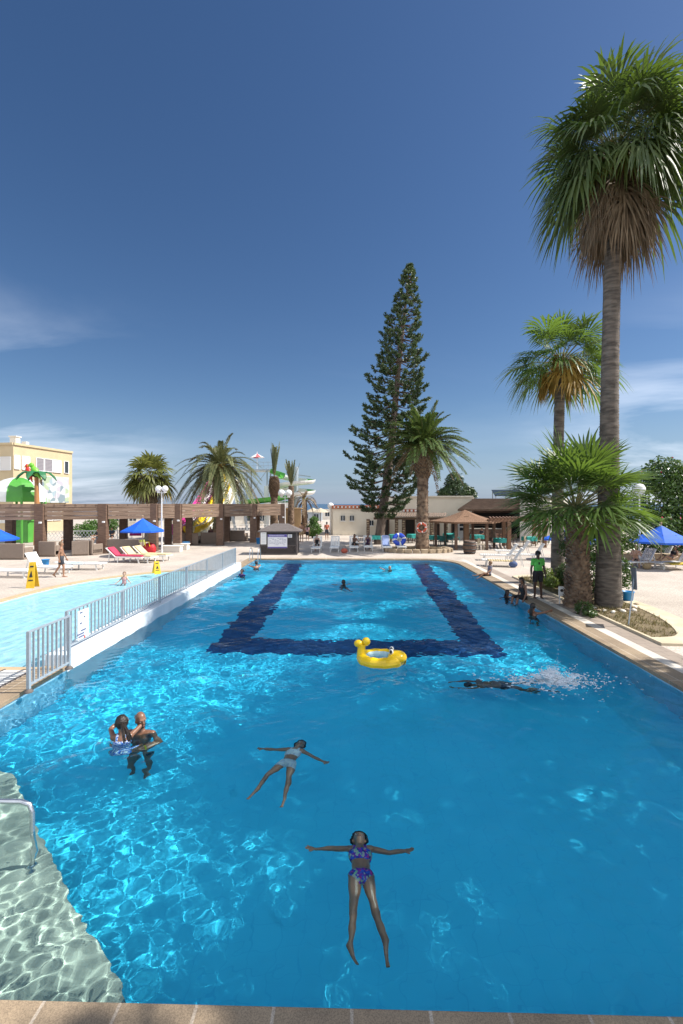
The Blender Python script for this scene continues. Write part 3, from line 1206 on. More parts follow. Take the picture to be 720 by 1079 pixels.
def date_frond(mb, base, d, L, rng, arch=0.5, nl=44, ll=0.42, mi=0, mp=1, w=0.034):
    d = nrm(d)
    side0 = d.cross(UP)
    side0 = side0.normalized() if side0.length > .05 else Vector((rng.uniform(-1, 1), rng.uniform(-1, 1), 0)).normalized()
    pts = []
    for i in range(9):
        t = i / 8
        pts.append(base + d * L * (t - 0.10 * arch * t * t) - UP * L * arch * t ** 2.1 + side0 * 0)
    mb.tube(pts, [0.035 * (1 - 0.8 * i / 8) for i in range(9)], 4, mp, cap=False)
    for i in range(nl):
        t = 0.10 + 0.9 * (i + rng.random()) / nl
        k = min(7, int(t * 8))
        p = pts[k].lerp(pts[k + 1], t * 8 - k)
        tg = nrm(pts[k + 1] - pts[k])
        sd_ = side0
        nn = sd_.cross(tg).normalized()
        lw = ll * (0.55 + 0.9 * math.sin(PI * min(1, t * 0.85 + 0.12))) * 0.72
        for sgn in (-1, 1):
            e = nrm(tg * (0.55 + 0.5 * t) + sd_ * sgn * (1.0 - .3 * t) + nn * rng.uniform(0.1, 0.55))
            tip = p + e * lw * rng.uniform(.85, 1.1) - UP * lw * 0.22
            mid = p + e * lw * 0.5
            wv = e.cross(nn).normalized() * w
            mb.add([p - wv * .5, p + wv * .5, mid + wv, mid - wv, tip], [(0, 1, 2, 3), (3, 2, 4)], mi, False)


def palm_trunk(mb, pts, rs, rng, n=14, ring=0.09, jit=0.03):
    """ringed trunk along a polyline"""
    P = catmull(pts, 10)
    L = [0]
    for a, b in zip(P[:-1], P[1:]):
        L.append(L[-1] + (b - a).length)
    tot = L[-1]
    m = max(8, int(tot / ring))
    out, rr = [], []
    for i in range(m * 2 + 1):
        s = tot * i / (m * 2)
        k = max(j for j in range(len(L)) if L[j] <= s + 1e-9)
        k = min(k, len(P) - 2)
        u = (s - L[k]) / max(1e-6, L[k + 1] - L[k])
        out.append(P[k].lerp(P[k + 1], u))
        t = s / tot * (len(rs) - 1)
        q = min(int(t), len(rs) - 2)
        r = rs[q] + (rs[q + 1] - rs[q]) * (t - q)
        rr.append(r * (1.035 if i % 2 else 0.985) * (1 + rng.uniform(-jit, jit)))
    mb.tube(out, rr, n)


def stubs(mb, pts, rs, rng, count, size, mi=0, up=0.6):
    """old leaf bases in a spiral"""
    for i in range(count):
        t = i / count
        a = i * 2.39996
        k = min(int(t * (len(pts) - 1)), len(pts) - 2)
        u = t * (len(pts) - 1) - k
        c = Vector(pts[k]).lerp(Vector(pts[k + 1]), u)
        r = rs[k] + (rs[k + 1] - rs[k]) * u
        o = Vector((math.cos(a), math.sin(a), 0))
        sd_ = Vector((-math.sin(a), math.cos(a), 0))
        s = size * rng.uniform(.75, 1.25)
        b = c + o * (r - 0.03)
        tip = b + o * s * 0.75 + UP * s * up
        w = s * 0.5
        vs = [b - sd_ * w - UP * s * .35, b + sd_ * w - UP * s * .35, b + sd_ * w * .8 + UP * s * .3, b - sd_ * w * .8 + UP * s * .3,
              tip - sd_ * w * .45 - UP * s * .12, tip + sd_ * w * .45 - UP * s * .12, tip + sd_ * w * .35 + UP * s * .08, tip - sd_ * w * .35 + UP * s * .08]
        mb.add(vs, [(0, 1, 5, 4), (1, 2, 6, 5), (2, 3, 7, 6), (3, 0, 4, 7), (4, 5, 6, 7)], mi)


def sphere_dirs(n, rng, zmin, zmax):
    out = []
    for i in range(n):
        z = zmin + (zmax - zmin) * (i + 0.5) / n
        a = i * 2.39996 + rng.uniform(-.25, .25)
        r = math.sqrt(max(0, 1 - z * z))
        out.append(Vector((r * math.cos(a), r * math.sin(a), z)))
    return out


def hanging_strands(mb, base, rng, n, L, spread, mi=0, w=0.02):
    for _ in range(n):
        a = rng.uniform(0, 2 * PI)
        o = Vector((math.cos(a), math.sin(a), 0)) * spread * rng.random() ** .5
        p0 = base + o * .3
        l = L * rng.uniform(.5, 1.1)
        p1 = base + o * 0.8 - UP * l * .5
        p2 = base + o - UP * l
        sd_ = Vector((-math.sin(a), math.cos(a), 0)) * w
        mb.add([p0 - sd_, p0 + sd_, p1 + sd_, p1 - sd_, p2], [(0, 1, 2, 3), (3, 2, 4)], mi)


def fan_palm(name, label, base, top, rs, seed, ncrown, plen, rad, zr=(-0.45, 0.98), droop=0.35, skirt=0, skirt_len=2.6, gold=0.08, strands=0, leafm=None,
             nseg=24, rough=False, group='palms around the pool', skirt_r=1.0, sag=.25, jl=0.15, wid=.62):
    rng = random.Random(seed)
    base, top = Vector(base), Vector(top)
    root = thing(name, label, 'palm tree', base, 0, group)
    t = top - base
    mb = MB()
    mid = t * 0.5 + Vector((rng.uniform(-.1, .1), 0, 0))
    palm_trunk(mb, [Vector((0, 0, -0.15)), t * .04, mid, t], rs, rng, jit=0.02 if not rough else 0.05)
    if rough:
        P = [Vector((0, 0, 0)), mid, t]
        stubs(mb, P, [rs[0] * .93, rs[len(rs) // 2] * .95, rs[-1] * .9], rng, 330, 0.15)
    mb.build('trunk', m_trunk_r if rough else m_trunk_s, root)
    cr, dry = MB(), MB()
    for i, d in enumerate(sphere_dirs(ncrown, rng, *zr)):
        d = nrm(d + Vector((rng.uniform(-.12, .12), rng.uniform(-.12, .12), rng.uniform(-.1, .1))))
        k = 1 - jl + rng.uniform(0, 2 * jl)
        f = max(0.0, -d.z)
        low_ = d.z < zr[0] + 0.25 and rng.random() < gold * 5
        tgt = dry if low_ else cr
        fan_leaf(tgt, t + d * 0.12, d, plen * k * (0.85 + .2 * max(0, d.z)), rad * k, rng, droop * (1.25 - 0.6 * max(0, d.z)), nseg, 0, 1, sag=sag * (1.2 - max(0, d.z)), wid=wid)
    cr.build('crown', [leafm or m_fan, m_petiole], root)
    if dry.v:
        dry.build('yellowing_fronds', [m_gold, m_petiole], root)
    if skirt:
        sk = MB()
        for i in range(skirt):
            a = i * 2.39996
            h = rng.random()
            o = Vector((math.cos(a), math.sin(a), 0))
            b = t - UP * (0.1 + 0.5 * h) + o * 0.15
            d = nrm(o * rng.uniform(.35, .75) * skirt_r - UP)
            fan_leaf(sk, b, d, skirt_len * rng.uniform(.3, .5), skirt_len * rng.uniform(.32, .5), rng, 1.0, 22, 0, 0, spread=75, sag=.2, wid=.36)
        for q in range(14):
            hanging_strands(sk, t - UP * rng.uniform(.2, .9) + Vector((rng.uniform(-.6, .6), rng.uniform(-.6, .6), 0)) * skirt_r, rng, 60, skirt_len * rng.uniform(.5, .8), 0.5 * skirt_r, 0, 0.016)
        sk.build('dead_frond_skirt', m_dead, root)
    if strands:
        st = MB()
        for i in range(strands):
            a = i * 2.39996 + .4
            o = Vector((math.cos(a), math.sin(a), 0))
            b = t + o * rng.uniform(.5, 1.05) * skirt_r + UP * rng.uniform(-.5, .2)
            st.tube([t, t + o * .4 + UP * .3, b], [.02, .015, .01], 4, cap=False)
            hanging_strands(st, b, rng, 60, rng.uniform(.9, 1.7), 0.2, 0, 0.015)
        st.build('fruit_stalks', m_gold if strands > 6 else m_dead, root)
    return root


def date_palm(name, label, base, top, rs, seed, nf, L, zr=(-0.35, 0.97), arch=0.5, boss=0.0, leafm=None, ll=0.42, fruit=0, dead=0, nl=44, group='palms around the pool'):
    rng = random.Random(seed)
    base, top = Vector(base), Vector(top)
    root = thing(name, label, 'palm tree', base, 0, group)
    t = top - base
    mb = MB()
    palm_trunk(mb, [Vector((0, 0, -0.1)), t * .3, t * .7, t], rs, rng, ring=0.14, jit=.05)
    stubs(mb, [Vector((0, 0, 0)), t * .5, t], [rs[0], rs[len(rs) // 2], rs[-1]], rng, 160, 0.10)
    mb.build('trunk', m_trunk_r, root)
    if boss:
        b = MB()
        z0 = t - UP * boss
        prof = [rs[-1] * 1.0, rs[-1] * 1.45, rs[-1] * 1.75, rs[-1] * 1.6, rs[-1] * 1.2]
        b.tube([z0 + UP * boss * 1.05 * i / 4 for i in range(5)], prof, 14)
        stubs(b, [z0 + UP * boss * i / 4 for i in range(5)], prof, rng, 260, 0.17)
        b.build('leaf_bases', mat('old palm leaf bases', (0.20, 0.13, 0.075), 0.9, (0.08, 0.05, 0.03), 5), root)
    cr = MB()
    for d in sphere_dirs(nf, rng, *zr):
        d = nrm(d + Vector((rng.uniform(-.15, .15), rng.uniform(-.15, .15), rng.uniform(-.1, .1))))
        date_frond(cr, t + d * .12, d, L * rng.uniform(.85, 1.1), rng, arch * (0.45 + 0.75 * math.sqrt(max(0, 1 - d.z * d.z))) * rng.uniform(.8, 1.2), nl, ll)
    cr.build('crown', [leafm or m_date, m_petiole], root)
    if dead:
        dd = MB()
        for i in range(dead):
            a = i * 2.39996
            d = nrm(Vector((math.cos(a), math.sin(a), rng.uniform(-.5, .1))))
            date_frond(dd, t + d * .1, d, L * rng.uniform(.6, .85), rng, 0.9, 36, ll * .8)
        dd.build('dead_fronds', [m_dead, m_dead], root)
    if fruit:
        f = MB()
        for i in range(fruit):
            a = i * 2.39996
            o = Vector((math.cos(a), math.sin(a), 0))
            b = t + o * rng.uniform(.6, 1.2) + UP * rng.uniform(-.5, .1)
            f.tube([t, t + o * .5 + UP * .25, b], [.03, .025, .02], 4, cap=False)
            hanging_strands(f, b, rng, 40, rng.uniform(.5, .9), .22, 0, .022)
        f.build('date_bunches', mat('orange dates', (0.50, 0.26, 0.03), 0.6, (0.36, 0.17, 0.02), 6), root)
    return root


def leaf_cloud(mb, ells, n, size, rng, shell_=0.65, mi=0, droop=0.0, vol=None):
    tot = [(e[1][0] * e[1][1] * e[1][2]) ** (2 / 3) for e in ells]
    S = sum(tot)
    for (c, r), w in zip(ells, tot):
        for _ in range(int(n * w / S)):
            v = Vector((rng.gauss(0, 1), rng.gauss(0, 1), rng.gauss(0, 1))).normalized()
            k = shell_ + (1 - shell_) * rng.random() ** .6
            k *= 0.86 + 0.30 * mnoise.noise(Vector((v.x * 2.2 + c[0], v.y * 2.2 + c[1], v.z * 2.2 + c[2])))
            p = Vector(c) + Vector((v.x * r[0], v.y * r[1], v.z * r[2])) * k
            nn = nrm(v * 0.6 + Vector((rng.uniform(-1, 1), rng.uniform(-1, 1), rng.uniform(-.3, 1.1))))
            a = nn.orthogonal().normalized()
            a = Quaternion(nn, rng.uniform(0, 6.28)) @ a
            b = nn.cross(a)
            s = size * rng.uniform(.6, 1.3)
            mb.add([p - a * s, p - b * s * .45 + nn * s * .1, p + a * s, p + b * s * .45 + nn * s * .1], [(0, 1, 2, 3)], mi, False)


def bush(name, label, ells, n, size, seed, leafm=None, flowers=None, nflow=0, stems=6, cat='bush', group=None, fsize=.06):
    rng = random.Random(seed)
    base = Vector((sum(e[0][0] for e in ells) / len(ells), sum(e[0][1] for e in ells) / len(ells), 0))
    root = thing(name, label, cat, base, 0, group)
    ells = [(Vector(c) - base, r) for c, r in ells]
    f = MB()
    leaf_cloud(f, ells, n, size, rng, .55)
    f.build('foliage', leafm or m_bush, root)
    st = MB()
    for i in range(stems):
        c, r = ells[i % len(ells)]
        b = Vector((rng.uniform(-.2, .2), rng.uniform(-.2, .2), 0))
        b.x += c.x * .6
        b.y += c.y * .6
        e = Vector(c) + Vector((rng.uniform(-.5, .5) * r[0], rng.uniform(-.5, .5) * r[1], r[2] * .4))
        st.tube([b, b.lerp(e, .5) + Vector((rng.uniform(-.1, .1), rng.uniform(-.1, .1), .1)), e], [.05, .035, .012], 6)
    st.build('stem', m_bark, root)
    if flowers:
        fl = MB()
        leaf_cloud(fl, [(c, (r[0] * 1.03, r[1] * 1.03, r[2] * 1.03)) for c, r in ells], nflow, fsize, rng, .93)
        fl.build('flowers', flowers, root)
    return root


def broad_tree(name, label, base, th, tr, ells, n, size, seed, leafm=None, group=None):
    rng = random.Random(seed)
    base = Vector(base)
    root = thing(name, label, 'tree', base, 0, group)
    tb = MB()
    tb.tube([(0, 0, -.1), (tr * .3, 0, th * .5), (0, 0, th)], [tr * 1.3, tr, tr * .8], 10)
    for c, r in ells:
        c = Vector(c)
        tb.tube([(0, 0, th * .85), Vector((0, 0, th)).lerp(c, .5) + Vector((rng.uniform(-.3, .3), rng.uniform(-.3, .3), 0)), c], [tr * .6, tr * .35, tr * .1], 7)
    tb.build('trunk', m_bark, root)
    f = MB()
    leaf_cloud(f, ells, n, size, rng, .45)
    f.build('crown', leafm or m_bush, root)
    return root


def norfolk_pine(base, top, seed):
    rng = random.Random(seed)
    base, top = Vector(base), Vector(top)
    t = top - base
    Hh = t.z
    root = thing('norfolk_pine', 'very tall tiered conifer rising behind the date palm at the far end', 'pine tree', base)
    tb = MB()
    tb.tube([Vector((0, 0, -.1)), t * .33 + Vector((.15, 0, 0)), t * .66, t], [.42, .33, .21, .04], 12)
    fo, br = MB(), tb
    z = 0.10
    lev = 0
    while z < 0.997:
        # half width of the crown by height, from the photograph
        prof = [(0.09, 1.2), (0.13, 2.3), (0.2, 3.3), (.32, 3.6), (.45, 3.2), (.55, 2.75), (.66, 2.25), (.78, 1.7), (.9, 1.0), (.97, .55), (1.0, .2)]
        for (a, ra), (b, rb) in zip(prof[:-1], prof[1:]):
            if a <= z <= b:
                rmax = ra + (rb - ra) * (z - a) / (b - a)
        c = t * z
        nb = 11 if z < .6 else 10 if z < .85 else 8
        for k in range(nb):
            if rng.random() < (0.09 if z > 0.5 else 0.14):
                continue
            a = 2 * PI * k / nb + lev * 0.55 + rng.uniform(-.3, .3)
            o = Vector((math.cos(a), math.sin(a), 0))
            L = rmax * rng.uniform(.64, 1.08)
            drop = (-0.05 if z > .8 else 0.10) * L
            P = [c, c + o * L * .5 - UP * drop * rng.uniform(.8, 1.4), c + o * L * .85 - UP * drop * .6, c + o * L + UP * L * .07]
            br.tube(P, [.05, .035, .02, .008], 5, 1, cap=False)
            sd_ = Vector((-o.y, o.x, 0))
            ncl = max(3, int(L * 5.0))
            for q in range(ncl):
                u = 0.34 + 0.66 * (q + rng.random()) / ncl
                kk = min(2, int(u * 3))
                p = P[kk].lerp(P[kk + 1], u * 3 - kk) + sd_ * rng.uniform(-.28, .28) * (1.25 - u) * min(2.2, L) + UP * rng.uniform(-.05, .12)
                # one tuft: short upturned twigs set with needles
                for _ in range(3):
                    td = nrm(o * rng.uniform(.2, .9) + sd_ * rng.uniform(-.8, .8) + UP * rng.uniform(.15, .8))
                    tl = rng.uniform(.18, .32) * (0.7 if z > .9 else 1)
                    for j in range(6):
                        b0 = p + td * tl * j / 6
                        e = nrm(td + Vector((rng.uniform(-1, 1), rng.uniform(-1, 1), rng.uniform(-1, 1))) * .9)
                        w = e.orthogonal().normalized() * .036
                        w = Quaternion(e, rng.uniform(0, 6.28)) @ w
                        l2 = .17
                        fo.add([b0 - w, b0 + w, b0 + w * .7 + e * l2, b0 - w * .7 + e * l2], [(0, 1, 2, 3)], 0)
        lev += 1
        z += 0.0245 + 0.004 * rng.random() if z < .85 else 0.016
    tb.build('trunk', [m_bark, mat('brown pine branches', (0.13, 0.085, 0.06), .9, (.09, .06, .04), 2)], root)
    fo.build('crown', m_pine, root)
    return root


# ------------------------------------------------------------------ materials of the built things
m_wood = mat('dark timber', (0.19, 0.115, 0.076), 0.75, (0.10, 0.06, 0.042), 2.5, 0.4, 12, stretch=(1, 1, 9))
m_woodh = mat('weathered timber plank', (0.29, 0.20, 0.14), 0.75, (0.14, 0.09, 0.062), 1.6, 0.5, 12, stretch=(0.5, 0.5, 14))
m_white = mat('white plastic frame', (0.78, 0.77, 0.74), 0.4, (0.70, 0.69, 0.66), 5)
m_wmetal = mat('white painted metal', (0.75, 0.75, 0.74), 0.4)
m_steel = mat('brushed steel', (0.62, 0.64, 0.66), 0.25, metallic=0.9, c2=(0.5, 0.52, 0.55), scale=8)
m_galv = mat('grey painted steel', (0.40, 0.45, 0.49), 0.4, (0.34, 0.39, 0.43), 8, metallic=0.2)
m_globe = mat('white lamp globe', (0.82, 0.82, 0.80), 0.25)
m_blue = mat('blue canvas', (0.005, 0.105, 0.60), 0.65, (0.004, 0.09, 0.52), 3, 0.2, 60)
m_beige = mat('beige render', (0.56, 0.45, 0.28), 0.9, (0.50, 0.40, 0.25), 0.6, 0.15, 25)
m_stucco = mat('white stucco', (0.76, 0.72, 0.64), 0.9, (0.70, 0.66, 0.58), 0.7, 0.15, 25)
m_cream_wall = mat('cream stucco', (0.78, 0.71, 0.58), 0.9, (0.72, 0.65, 0.52), 0.7, 0.15, 25)
m_terra = mat('terracotta', (0.42, 0.13, 0.06), 0.8, (0.33, 0.10, 0.05), 3)
m_glass = mat('dark window glass', (0.03, 0.04, 0.05), 0.08)
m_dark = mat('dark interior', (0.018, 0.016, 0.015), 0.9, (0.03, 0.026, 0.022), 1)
m_shutter = mat('white roller shutter', (0.72, 0.70, 0.66), 0.6)
m_gshutter = mat('grey shutter', (0.30, 0.28, 0.30), 0.6)
m_green = mat('bright green plastic', (0.09, 0.36, 0.05), 0.45, (0.075, 0.30, 0.045), 1)
m_wslide = mat('white fibreglass', (0.76, 0.77, 0.74), 0.3, (0.66, 0.68, 0.66), 1)
m_pink = mat('pink fibreglass', (0.62, 0.05, 0.28), 0.35)
m_yellow = mat('yellow fibreglass', (0.78, 0.52, 0.015), 0.35)
m_wicker = mat('grey brown wicker', (0.32, 0.25, 0.20), 0.8, (0.18, 0.14, 0.11), 30, 0.8, 40, stretch=(1, 1, 3))
m_orange = mat('orange cushion', (0.55, 0.12, 0.025), 0.85, (0.45, 0.09, 0.02), 4)
m_teal = mat('teal cloth', (0.03, 0.34, 0.30), 0.8, (0.025, 0.28, 0.25), 4)
m_thatch = mat('brown reed thatch', (0.26, 0.15, 0.09), 0.95, (0.15, 0.085, 0.05), 4, 0.9, 30, stretch=(3, 3, 1))
m_reed = mat('dark reed mat', (0.24, 0.17, 0.125), 0.95, (0.14, 0.10, 0.075), 3, 0.8, 20, stretch=(0.6, 0.6, 12))
m_stonekerb = mat('rough kerb stone', (0.42, 0.33, 0.22), 0.9, (0.28, 0.21, 0.14), 3, 0.8, 9)
m_soil = mat('dry soil', (0.13, 0.095, 0.055), 0.95, (0.20, 0.155, 0.085), 4, 0.6, 25)

# ------------------------------------------------------------------ pergola
pp = [G(-26, 586.6), G(43, 585), G(109, 583), G(162, 580.5), G(187, 579), G(232, 574.5), G(267, 571.5), G(297, 569.5)]
pr = thing('pergola', 'long dark timber pergola with square posts shading the wicker seats', 'pergola', (0, 0, 0))
ZB, ZT = 2.38, 3.46
cent = [p.copy() for p in pp]


def back(p, q=3.6):
    return Vector((p.x - 0.4, p.y + q, 0))


for i, p in enumerate(pp):
    mb = MB()
    mb.box((p.x, p.y, ZT / 2), (0.56, 0.56, ZT + 0.012), rz=R(8))
    mb.box((p.x, p.y, 0.06), (0.64, 0.64, 0.12), rz=R(8))
    mb.build('post', m_wood, pr, bevel=0.02)
    b = back(p)
    mb = MB()
    mb.box((b.x, b.y, ZT / 2 - .1), (0.5, 0.5, ZT - .2), rz=R(8))
    mb.build('post', m_wood, pr, bevel=0.02)
    mb = MB()
    mb.box((p.x + 0.2, p.y - 0.36, 2.2), (0.16, 0.14, 0.12))
    mb.bar((p.x + .2, p.y - .3, 2.2), (p.x + .2, p.y - .2, 2.2), .05, .05)
    mb.build('spotlight', m_wmetal, pr, bevel=.02)
for i in range(len(pp) - 1):
    p, q = pp[i], pp[i + 1]
    mb = MB()
    for k in range(4):
        z = ZB + 0.135 + k * 0.27
        e = (q - p).normalized()
        n_ = Vector((e.y, -e.x, 0))
        off = n_ * (0.16 + 0.012 * (k % 2))
        mb.bar(p + e * .27 + off + Vector((0, 0, z)), q - e * .27 + off + Vector((0, 0, z)), 0.07, 0.255)
    mb.build('fascia', m_woodh, pr, bevel=.006)
    mb = MB()
    a, b = back(p), back(q)
    mb.bar(a + Vector((0, 0, ZT - .3)), b + Vector((0, 0, ZT - .3)), 0.1, 0.3)
    mb.build('rear_beam', m_wood, pr)
    mb = MB()
    m = max(3, int((q - p).length / 0.55))
    for k in range(m):
        t = (k + .5) / m
        f = p.lerp(q, t)
        g = back(p).lerp(back(q), t)
        mb.bar(f + Vector((0, -.25, ZT - .06)), g + Vector((0, .3, ZT - .06)), 0.09, 0.1)
    mb.build('rafters', m_woodh, pr)
mb = MB()   # reed matting laid over the rafters
for i in range(len(pp) - 1):
    p, q = pp[i], pp[i + 1]
    a, b = back(p), back(q)
    mb.add([(p.x, p.y + .1, ZT - .003), (q.x, q.y + .1, ZT - .003), (b.x, b.y, ZT - .003), (a.x, a.y, ZT - .003)], [(0, 1, 2, 3)])
mb.build('reed_cover', m_reed, pr)

# railing behind the pergola
def railing(p0, p1, h, name, label, m, step=.22, lattice=True):
    r = thing(name, label, 'railing', p0)
    d = p1 - p0
    L = d.length
    e = d.normalized()
    mb = MB()
    for z in (.1, h):
        mb.bar(Vector((0, 0, z)), e * L + Vector((0, 0, z)), .06, .06)
    mb.build('rail', m, r)
    mb = MB()
    k = 0.0
    while k < L - .01:
        if lattice:
            mb.bar(e * k + Vector((0, 0, .1)), e * min(L, k + h * .6) + Vector((0, 0, h)), .03, .03)
            mb.bar(e * min(L, k + h * .6) + Vector((0, .03, .1)), e * k + Vector((0, .03, h)), .03, .03)
        else:
            mb.bar(e * k + Vector((0, 0, .1)), e * k + Vector((0, 0, h)), .025, .025)
        k += step
    mb.build('lattice' if lattice else 'balusters', m, r)
    return r


railing(W(-12, 41), W(140, 43), 0.95, 'lattice_railing', 'white lattice railing behind the left end of the pergola', m_wmetal, .3)
railing(W(215, 52), W(300, 55), 1.0, 'lattice_railing', 'white lattice railing behind the right end of the pergola', m_wmetal, .35)

# ------------------------------------------------------------------ apartment building
bl = thing('apartment_building', 'beige flat roofed apartment block with white shutters at far left', 'building', (0, 0, 0))
A0, A1 = W(14, 50), W(76, 58.5)
ex = (A1 - A0).normalized()
nx_ = Vector((ex.y, -ex.x, 0))          # outward, to the right
back_l = A0 - nx_ * 22
HB = 9.95
mb = MB()
mb.prism([tuple(A0[:2]), tuple(A1[:2]), tuple((A1 - nx_ * 22)[:2]), tuple(back_l[:2])], 0, HB)
mb.build('wall', m_beige, bl)
mb = MB()
for a, b in ((A0, A1), (back_l, A0), (A1, A1 - nx_ * 22)):
    mb.bar(a + Vector((0, 0, HB + .12)), b + Vector((0, 0, HB + .12)), .3, .24)
mb.build('parapet', m_beige, bl)
mb = MB()
c = A0 + ex * 2.2 - nx_ * 2
mb.box((c.x, c.y, HB + .6), (.7, .7, 1.2))
mb.box((c.x, c.y, HB + 1.25), (.9, .9, .12))
mb.box((c.x + 1.0, c.y + .3, HB + .35), (.5, .5, .7))
mb.build('chimney', m_stucco, bl)


def win_on(o, e, n, s0, s1, z0, z1, m, slats=0, frame=True):
    """window on a wall through o running along e, facing n"""
    f = MB()
    t = .06
    P = lambda s, z, off: o + e * s + n * off + Vector((0, 0, z))
    f.bar(P(s0, z0 - t / 2, .05), P(s1, z0 - t / 2, .05), .16, t)
    f.bar(P(s0, z1 + t / 2, .04), P(s1, z1 + t / 2, .04), .1, t)
    for s in (s0, s1):
        f.bar(P(s, z0, .04), P(s, z1, .04), .1, t, up=n)
    w = f.build('window', m_wmetal, bl)
    g = MB()
    a, b = P(s0, z0, .012), P(s1, z0, .012)
    g.quad(a, b, P(s1, z1, .012), P(s0, z1, .012))
    k = 0
    while slats and k < slats:
        z = z0 + (z1 - z0) * (k + .5) / slats
        g.bar(P(s0, z, .03), P(s1, z, .03), .03, (z1 - z0) / slats * .7)
        k += 1
    g.build('shutter' if slats else 'pane', m, w)


FL = (A1 - A0).length


def sx_of(px):
    # where a sight line meets the lit wall
    d0, d1 = 50.0, 58.5
    x0, x1 = (14 - CX) / FPX * d0, (76 - CX) / FPX * d1
    k = (px - CX) / FPX
    t = (k * d0 - x0) / ((x1 - x0) - k * (d1 - d0))
    return t * FL


for zb in (7.35, 4.4, 1.5):
    for a, b, m, s in ((15, 20.5, m_shutter, 9), (23, 31, m_shutter, 9), (38, 46, m_gshutter, 9), (46.6, 55, m_gshutter, 9), (55.6, 64, m_shutter, 9), (67.5, 72, m_glass, 0)):
        win_on(A0, ex, nx_, sx_of(a), sx_of(b), zb, zb + 1.45, m, s)
ey = (A0 - back_l).normalized()
ny_ = Vector((ey.y, -ey.x, 0))
for zb in (7.2, 4.3, 1.4):
    for s in (3, 8, 13, 18.6, 20.4):
        win_on(back_l, ey, ny_, s, s + 1.3, zb, zb + 1.4, m_gshutter if s < 18 else m_shutter, 8)

# flat advert banner hung on the wall
bn = thing('banner', 'pale patchwork banner hung on the beige apartment wall', 'banner', (0, 0, 0))
o = A0 + nx_ * .3
s0, s1 = sx_of(42), sx_of(70)
mb = MB()
P = lambda s, z, off=0.0: o + ex * s + nx_ * off + Vector((0, 0, z))
mb.add([P(s0, 3.6), P(s1, 3.6), P(s1, 6.7), P(s0, 6.7), P(s0, 3.6, .05), P(s1, 3.6, .05), P(s1, 6.7, .05), P(s0, 6.7, .05)],
       [(3, 2, 1, 0), (4, 5, 6, 7), (0, 1, 5, 4), (1, 2, 6, 5), (2, 3, 7, 6), (3, 0, 4, 7)])
mb.build('sheet', pattern('banner print', [(.42, .47, .50), (.30, .38, .42), (.50, .50, .46), (.20, .26, .29), (.46, .50, .50), (.34, .42, .28), (.42, .40, .45), (.5, .52, .54)], 1.5), bn)
mb = MB()
mb.bar(P(s0, 6.75, .03), P(s1, 6.75, .03), .05, .05)
mb.bar(P((s0 + s1) / 2, 3.6, .08), P((s0 + s1) / 2, 6.7, .08), .05, .05, up=nx_)
mb.build('frame', m_wmetal, bn)

# ------------------------------------------------------------------ splash park canopy with toy palm and parrot
cd = thing('splash_canopy', 'green and white dome canopy on green posts at far left', 'canopy', W(20, 40))
mb = MB()
NR, z0, RD = 12, ZD(524, 40), 2.2
for k in range(NR):
    for j in range(6):
        vs = []
        for (aa, jj) in ((k, j), (k + 1, j), (k + 1, j + 1), (k, j + 1)):
            th = 2 * PI * aa / NR + .75
            ph = PI / 2 * jj / 6
            r = RD * math.cos(ph)
            vs.append((r * math.cos(th), r * math.sin(th), z0 + 1.75 * math.sin(ph)))
        mb.add(vs, [(0, 1, 2, 3)], (k // 2) % 2, True)
    th = 2 * PI * (k + .5) / NR + .75
    a0, a1 = 2 * PI * k / NR + .75, 2 * PI * (k + 1) / NR + .75
    mb.quad((RD * math.cos(a0), RD * math.sin(a0), z0 - .4), (RD * math.cos(a1), RD * math.sin(a1), z0 - .4),
            (RD * math.cos(a1), RD * math.sin(a1), z0), (RD * math.cos(a0), RD * math.sin(a0), z0), (k // 2) % 2)
mb.build('dome', [m_green, m_wslide], cd)
for k in range(6):
    th = 2 * PI * k / 6 + .2
    mb = MB()
    mb.tube([(2.1 * math.cos(th), 2.1 * math.sin(th), 0), (2.1 * math.cos(th), 2.1 * math.sin(th), z0)], .1, 8)
    mb.build('post', m_green, cd)

tp = thing('toy_palm_tree', 'fibreglass toy palm with green leaves beside the dome canopy', 'water toy', W(38.5, 38))
mb = MB()
zt = ZD(503, 38)
mb.tube([(0, 0, 0), (.05, 0, zt * .5), (0, 0, zt)], [.24, .2, .16], 10)
mb.build('trunk', mat('orange brown plastic', (.42, .2, .07), .5), tp)
mb = MB()
for k in range(8):
    a = 2 * PI * k / 8 + .2
    o = Vector((math.cos(a), math.sin(a), 0))
    s_ = Vector((-o.y, o.x, 0))
    prev = None
    for j in range(7):
        t = j / 6
        c = Vector((0, 0, zt)) + o * 1.55 * t + UP * (.75 * math.sin(t * 2.3) - .75 * t * t)
        w = .34 * math.sin(PI * (t * .9 + .1)) + .03
        w *= 1.25 if j % 2 else .8
        cur = (c - s_ * w - UP * .06, c, c + s_ * w - UP * .06)
        if prev:
            mb.add([*prev, *cur], [(0, 1, 4, 3), (1, 2, 5, 4)], 0)
        prev = cur
mb.build('leaves', mat('dark green plastic', (.02, .14, .05), .5), tp)
bd = thing('toy_parrot', 'green toy parrot perched on top of the toy palm', 'water toy', W(37, 37.8, zt + .05))
mb = MB()
mb.ell((0, 0, .45), (.3, .24, .48), M=Matrix.Rotation(R(-32), 3, 'Y'))
mb.ell((-.3, 0, .95), (.2, .18, .22))
mb.tube([(.2, 0, .2), (.5, 0, -.25)], [.14, .05], 8)
mb.build('body', mat('parrot green', (.16, .48, .04), .4), bd)
mb = MB()
mb.tube([(-.45, 0, .98), (-.62, 0, .9), (-.66, 0, .78)], [.09, .06, .01], 8)
mb.build('beak', m_yellow, bd)
bd = thing('toy_parrot', 'red toy bird perched left of the green parrot', 'water toy', W(30.5, 38.2, zt - .1))
mb = MB()
